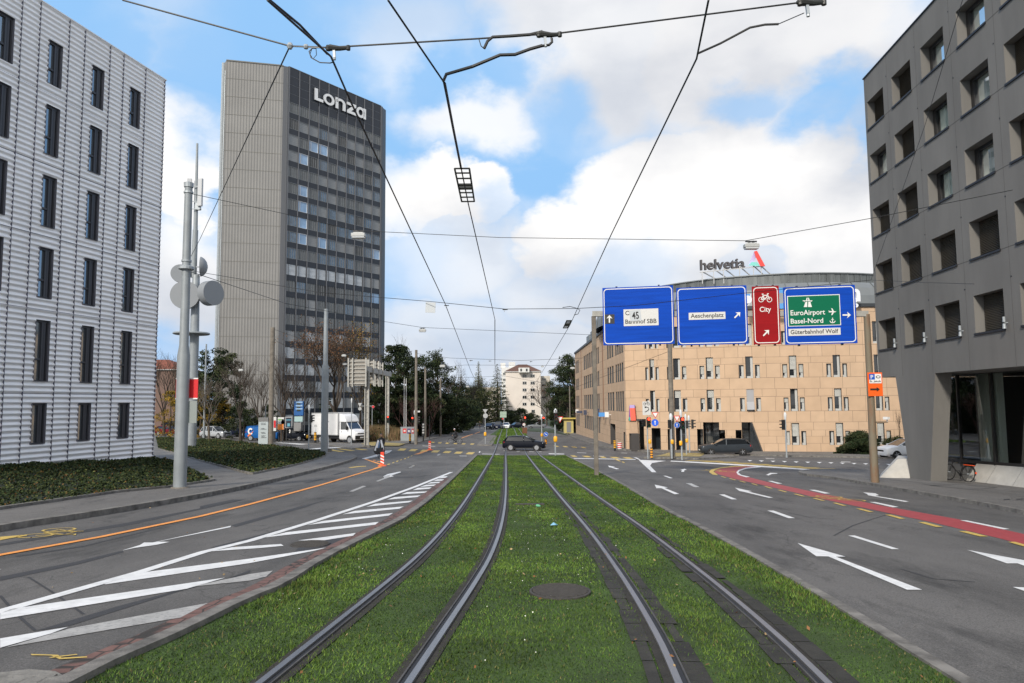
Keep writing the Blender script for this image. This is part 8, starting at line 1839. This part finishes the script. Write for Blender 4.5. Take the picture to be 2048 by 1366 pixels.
def rider(label,loc,rz,jacket,trousers,shoe,hairm,capm=None,bars=(.30,1.02),seat=(-.27,.97)):
    hx,hz=seat; bx,bz=bars; J=[(hx,0,hz),(hx+.08,0,hz+.22),(hx+.22,0,hz+.47),(hx+.27,0,hz+.58),(hx+.30,0,hz+.64)]
    E=[(0,1),(1,2),(2,3),(3,4)]; Rd=[(.18,.16),(.19,.15),(.22,.15),.065,.05]
    def add(p,q,r): J.append(p); E.append((q,len(J)-1)); Rd.append(r); return len(J)-1
    for s in (-1,1):
        a=add((hx+.20,s*.21,hz+.45),2,.085); e=add(((hx+.2+bx)/2+.02,s*.27,(hz+.42+bz)/2-.08),a,.062); w=add((bx-.08,s*.24,bz+.04),e,.032)
        k0=add((hx+.04,s*.10,hz-.05),0,.095); foot=(BBx+.05,s*.12,.15) if s<0 else (BBx-.05,s*.12,.47)
        kn=add((foot[0]+.22 if s<0 else foot[0]+.33,s*.13,.58 if s<0 else .86),k0,.065); an=add((foot[0]-.04,foot[1],foot[2]+.08),kn,.042); add((foot[0]+.12,foot[1],foot[2]+.02),an,.036)
    def cl(c):
        if c.z<hz-.02 and not (c.x>hx+.3 and c.z>.8 and abs(c.y)>.19): return 1 if c.z>(.24 if c.y<0 else .55) or True and c.z>.2 else 2
        return 0
    ob=body('person',label,J,E,Rd,[jacket,trousers,shoe],loc,rz,clothes=cl); head_parts(ob,(hx+.34,0,hz+.78),hairm,cap=capm)
    for s in (-1,1): hand(ob,(bx-.07,s*.24,bz+.035),(1,-.05*s,-.1),-s)
    return ob
BBx=-.08
jk=mat('black_jacket',(.012,.012,.014),.8); tr=mat('dark_trousers',(.02,.02,.024),.85); sh=mat('dark_shoes',(.015,.012,.01),.7); hr=mat('dark_hair',(.02,.015,.01),.8); 
x,y=gp(910,888,0); z=G(x,y); bicycle('bicycle','dark bicycle being ridden over the far crossing',(x,y,z),R(180),black); rider('cyclist in black jacket leaning forward while crossing the left roadway',(x,y,z),R(180),jk,tr,sh,hr,mat('helmet_pale',(.5,.48,.55),.5))
x,y=gp(762.5,916,0); z=G(x,y); bicycle('cargo_bicycle','bicycle ridden toward the camera with a large poster board in front',(x,y,z),R(-96),black); rider('cyclist in black jacket and cap riding behind a large bright poster',(x,y,z),R(-96),jk,mat('brown_trousers',(.10,.05,.04),.85),sh,hr,mat('dark_cap',(.03,.035,.05),.8))
t=thing('poster_bag','bright printed poster draped over the front of the cyclist bicycle','poster',(x,y-.72,z+.55)); pm=[mat('poster_mix_white',(.72,.75,.80),.5),mat('poster_mix_blue',(.10,.18,.33),.5),mat('poster_mix_black',(.03,.03,.035),.5),mat('poster_mix_pink',(.45,.12,.18),.5)]
b=MB(); yy=y-.75; cols_=[(-.40,-.12,0,0),(-.12,.12,1,2),(.12,.40,0,0)]
T_p=[(-.18,1.48),(.18,1.48),(.44,.62),(.36,.36),(-.36,.36),(-.46,.62)]; b.m=2; fa=[b.vert((x+a,yy,z+c)) for a,c in T_p]; ba=[b.vert((x+a*.9,yy+.25,z+c)) for a,c in T_p]; b.face(fa)
for i in range(6): b.face((fa[i],fa[(i+1)%6],ba[(i+1)%6],ba[i]))
for m_,pp in ((0,[(-.15,1.44),(-.03,1.36),(-.20,.60),(-.41,.62)]),(1,[(-.03,1.3),(.06,1.3),(-.02,.85),(-.14,.8)]),(0,[(.06,1.40),(.15,1.44),(.36,.7),(.18,.72)]),(3,[(-.06,.72),(.1,.76),(.12,.55),(-.05,.5)]),(3,[(.2,.9),(.27,.85),(.33,.62),(.26,.6)])): b.m=m_; b.poly([(x+a,yy-.012,z+c) for a,c in pp])
b.build('printed_sheet',pm,t); b=MB(); b.box((x,y-.62,z+.62),(.5,.35,.4)); b.build('carrier_box',darkm,t)
b=MB(); b.box((x-.30,y+.12,z+.45),(.16,.34,.36)); bb=b.build('pannier',mat('pannier_dark_red',(.22,.02,.02),.6),None,loc=(x-.3,y+.12,z+.45)); tag(bb,'dark red pannier on the bicycle ridden toward the camera','pannier')
# parked bicycle by the dark building
x,y=gp(1926,963,.1); z=G(x,y)+.1; bicycle('bicycle','black bicycle with orange red rack parked against the sloping plinth',(x,y+.35,z),R(180-78),black,tilt=R(8),rack=mat('rack_orange',(.80,.09,.02),.5))
# distant pedestrians at the far left and right
for px,by,lab,jm in ((959.5,858,'small distant pedestrian in dark clothes by the left roadside',jk),(903,868,'distant pedestrian standing near the fourth concrete pole',jk)):
    x,y=gp(px,by,.09); z=G(x,y)+.09; J=[(0,0,.92),(0,0,1.15),(0,0,1.38),(0,0,1.5),(0,0,1.56)]; E_=[(0,1),(1,2),(2,3),(3,4)]; Rd=[(.14,.11),(.13,.1),(.16,.1),.05,.045]
    for s in (-1,1):
        n=len(J); J+=[(0,s*.19,1.36),(.02,s*.23,1.08),(.06,s*.22,.84)]; E_+=[(2,n),(n,n+1),(n+1,n+2)]; Rd+=[.06,.042,.032]; n=len(J); J+=[(0,s*.09,.84),(.04*s,s*.10,.48),(.06*s,s*.10,.08),(.06*s+.14,s*.11,.04)]; E_+=[(0,n),(n,n+1),(n+1,n+2),(n+2,n+3)]; Rd+=[.085,.06,.04,.035]
    ob=body('person',lab,J,E_,Rd,[jm,tr],(x,y,z),R(-80),clothes=lambda c:1 if c.z<.88 and abs(c.y)<.2 else 0); head_parts(ob,(.02,0,1.67),hr)
    for s in (-1,1): hand(ob,(.06,s*.22,.84),(.1,0,-1),s)
# ---------------------------------------------------------------- overhead wires
def wire(label,pts,r=.012,name='overhead_wire',sag=0.0,m=None,group=None):
    P3=[at(*p) if len(p)==3 else Vector(p[0]) for p in pts]; out=[]
    for a,c in zip(P3,P3[1:]):
        n=6 if sag else 1
        for i in range(n): f=i/n; q=a.lerp(c,f); q.z-=sag*4*f*(1-f); out.append(q)
    out.append(P3[-1]); b=MB(); b.tube(out,r,5); o=b.build(name,m or wirem,loc=out[0]); tag(o,label,'wire',group); return o
def cw(px,py,H=5.65):
    x,y=gp(px,py,H) if py>=780 else gp(px,py,H); return y
def cpt(px,py,H=5.65): y=cw(px,py,H); return (px,py,y)
a=[cpt(662,113),cpt(890,607),cpt(943,745)]
wire('left contact wire running down over the left tram track past the tower',[(535,0,a[0][2]*.80),(a[0][0],a[0][1],a[0][2]),(700,200,a[0][2]*1.13),a[1],a[2],(978,812,110)],.011)
b2=[cpt(887,163),cpt(922,335),cpt(990,640)]
wire('middle contact wire dropping in the centre of the sky',[(776,0,b2[0][2]*.84),b2[0],b2[1],(936,405,b2[1][2]*1.15),b2[2],(990,735,60),(1002,800,110)],.010)
c2_=[cpt(1393,118),cpt(1222,470),cpt(1140,650)]
wire('right contact wire crossing the sky toward the blue panels',[(1417,0,c2_[0][2]*.86),c2_[0],c2_[1],c2_[2],(1075,760,60),(1022,830,120)],.010)
wire('thick doubled feeder lying on the middle contact wire',[(889,166,b2[0][2]),(905,250,b2[0][2]*1.14),(922,336,b2[1][2])],.016); wire('thick doubled cable on the left contact wire at the top',[(533,-5,a[0][2]*.80),(600,50,a[0][2]*.9),(655,108,a[0][2])],.012)
Ys=a[0][2]; 
wire('uppermost span wire from the top left to the top right',[(245,0,Ys*1.02),(580,92,Ys),(655,95,Ys),(960,77,Ys),(1120,66,Ys),(1600,5,Ys),(1760,-20,Ys)],.009)
wire('guy wire from the first insulator down to the massive grey pole',[(580,92,Ys),(400,478,p0.y if 0 else 24.0),(374,528,25.6)],.008)
wire('span wire with both large hanging lamps across the whole street',[(376,386,25.7),(581,430,26.5),(712,461,27),(1000,475,25.5),(1490,481.5,23.5),(1745,436,22.5)]+[(2025,380,RB.P0[1] and 22.0)],.011)
wire('span wire carrying the number plate across to the dark building',[(374,540,25.5),(640,585,24),(861,603,22),(1010,618,21),(1150,617,21),(1270,611,22),(1500,585,24),(1742,560,27)],.009)
wire('thin span wire from the massive pole passing the tower low',[(374,541,25.5),(572,607,40),(768,643,52),(845,655,55),(1190,670,58)],.014)
wire('short horizontal wire fixed to the dark facade',[(1742,560,31.0),(1850,565,26.5),(1948,568,22.6)],.008); wire('long stay wire slanting down the dark facade',[(1925,0,16),(1850,250,21),(1742,560,30.6)],.008)
wire('far span wire over the crossing, upper',[(832,707,88),(900,716,88),(1040,721,88),(1166,716,86)],.02); wire('far span wire over the crossing, lower',[(850,738,100),(930,730,100),(1130,731,100),(1160,724,100)],.02); wire('distant span wire in front of the cream block',[(881,757,112),(1010,752,112),(1140,775,108)],.02); wire('span wire from tall concrete pole to the brown pole side',[(543,657,84),(640,690,84),(832,760,88)],.02)
wire('span wire below the sign panels of the right gantry',[(1150,775,70),(1345,700,58)],.015)
for i,(q0,q1) in enumerate((((1150,800,80),(1345,706,58)),((1345,706,58),(1500,690,62)))): pass
# insulators, hangers, section insulator
ins=mat('insulator_dark',(.02,.022,.02),.5)
def hanger(px,py,Y,w,lab,arm=None):
    c=at(px,py,Y); k=w*Y/F; t=thing('wire_clamp',lab,'insulator',(c.x,Y,c.z)); b=MB()
    b.tube([(c.x-k*.5,Y,c.z),(c.x-k*.3,Y,c.z+k*.02),(c.x+k*.1,Y,c.z-k*.02),(c.x+k*.5,Y,c.z+k*.0)],[k*.06,k*.14,k*.10,k*.07],8); b.lathe([(k*.10,-k*.10),(k*.10,k*.10)],(c.x-k*.38,Y,c.z),8); b.lathe([(k*.09,-k*.09),(k*.09,k*.09)],(c.x+k*.45,Y,c.z),8); b.build('insulator_body',ins,t,smooth=True)
    b=MB(); b.bar((c.x-k*.15,Y,c.z),(c.x-k*.12,Y,c.z-k*.42),k*.10); b.lathe([(k*.06,-k*.06),(k*.06,k*.02)],(c.x-k*.12,Y,c.z-k*.45),8); b.build('clamp',steel,t); return t
hanger(675,96,Ys,50,'insulated clamp on the left contact wire under the uppermost span wire'); hanger(1097,69,Ys,52,'insulated clamp at the top centre of the uppermost span wire'); hanger(1622,5,Ys,60,'insulated clamp cut by the top edge at the upper right')
hanger(893,611,a[1][2],9,'small clamp on the left contact wire at the plate-carrying span wire'); hanger(1010,619,24,10,'small clamp in the middle of the plate-carrying span wire'); hanger(942,721,a[2][2]+8,6,'tiny clamp on the far upper span wire, left'); hanger(980,722,88,5,'tiny clamp on the far upper span wire, centre'); hanger(1062,723,88,5,'tiny clamp on the far upper span wire, right')
c=at(580,92,Ys); b=MB(); b.lathe([(.02,-.03),(.035,0),(.02,.03)],c,8); b.bar(c,at(640,95,Ys),.012); b.lathe([(.02,-.02),(.028,0),(.02,.02)],at(612,93.5,Ys),8); tag(b.build('tensioner',steel,loc=c),'turnbuckle at the left end of the uppermost span wire','turnbuckle')
def loop(label,pts,r=.012): wire(label,pts,r,'jumper_cable')
loop('looped thin cable hanging beside the left insulated clamp',[(640,95,Ys),(625,96,Ys),(618,103,Ys),(622,115,Ys),(640,125,Ys),(660,126,Ys),(668,124,Ys)],.006); loop('small ring of cable next to the left insulated clamp',[(632,97,Ys),(633,110,Ys),(626,118,Ys),(620,108,Ys),(624,97,Ys),(632,97,Ys)],.004)
loop('steady arm curving from the middle contact wire to the top centre clamp',[(887,162,b2[0][2]),(893,148,Ys*1.02),(945,133,Ys),(1000,110,Ys),(1030,109,Ys),(1060,98,Ys),(1085,91,Ys)],.017); loop('thick cable arcing from the top centre clamp to the left',[(1085,63,Ys),(1060,69,Ys),(1020,72,Ys),(985,74,Ys),(975,82,Ys),(968,97,Ys)],.016); loop('loop of cable under the top centre clamp',[(1103,76,Ys),(1104,84,Ys),(1098,90,Ys),(1085,92,Ys)],.014); loop('thin tail of cable hanging left of the top centre cable',[(957,76,Ys),(962,92,Ys),(968,97,Ys)],.005)
loop('steady arm curving from the right contact wire up to the upper right clamp',[(1395,107,c2_[0][2]),(1440,87,c2_[0][2]),(1500,55,c2_[0][2]*.98),(1530,49,c2_[0][2]*.97),(1557,48,c2_[0][2]*.96)],.012); loop('thin link from the curved arm to the upper right clamp',[(1557,48,c2_[0][2]*.96),(1608,26,Ys)],.005)
# clips on the middle wire, section insulator frame
for px,py in ((889,168),(901,232),(914,285),(921,330)):
    c=at(px,py,b2[0][2]*(1+.0*py)); 
def frame_ins(lab,pts,Y0,Y1,w,r=.014):
    (x0,y0),(x1,y1)=pts; t=thing('section_insulator',lab,'section insulator',at(x0,y0,Y0)); b=MB(); A=at(x0,y0,Y0); C=at(x1,y1,Y1); s=Vector((w/2,0,0))
    for o in (-s,s): b.tube([A+o,C+o],r,6)
    for f in (0,.12,.27,.46,.56,.70,.85,1): q=A.lerp(C,f); b.tube([q-s,q+s],r*(1.8 if .4<f<.6 else .9),6)
    b.build('frame',ins,t); return t
YA=b2[1][2]; frame_ins('ladder-like section insulator on the middle contact wire in mid sky',((924,337),(936,403)),YA,YA*1.17,.21)
frame_ins('small dark section insulator above the left end of the blue panels',((1138,641),(1131,656)),c2_[2][2],c2_[2][2]*1.05,.16,.02); loop('curled cable over the small dark section insulator',[(1125,615,c2_[2][2]),(1140,613,c2_[2][2]),(1152,616,c2_[2][2]),(1160,620,c2_[2][2]),(1156,628,c2_[2][2]),(1148,630,c2_[2][2])],.012)
wire('vertical dropper reaching down to the firs',[(989.5,640,b2[2][2]+6),(989.5,728,60)],.012)
# plates on the span wire
npm=mat('number_plate_pale',(.50,.53,.55),.5)
Yp=21.9; k=Yp/F; c=at(1271,631,Yp); t=thing('number_sign','pale plate with the number 45 hung on the span wire before the left blue panel','sign',(c.x,Yp,c.z)); M_=Matrix.Rotation(R(-4.5),3,'Y'); b=MB(); b.box(c,(22*k,.02,22*k),mtx=Matrix.Rotation(R(-5),3,'Y')); b.build('plate',npm,t)
b=MB(); add_text(b,'45',(c.x,Yp-.02,c.z-.01),u=(math.cos(R(5)),0,math.sin(R(5))),v=(-math.sin(R(5)),0,math.cos(R(5))),size=20*k,xs=.72,bold=.004); b.build('numerals',signk,t)
c=at(861,615,22.2); k=22.2/F; b=MB(); b.box(c,(20*k,.02,21*k),mtx=Matrix.Rotation(R(3),3,'Y')); tag(b.build('blank_sign',npm,loc=c),'blank pale square plate hung on the span wire left of the centre','sign')
bpy.context.view_layer.update()
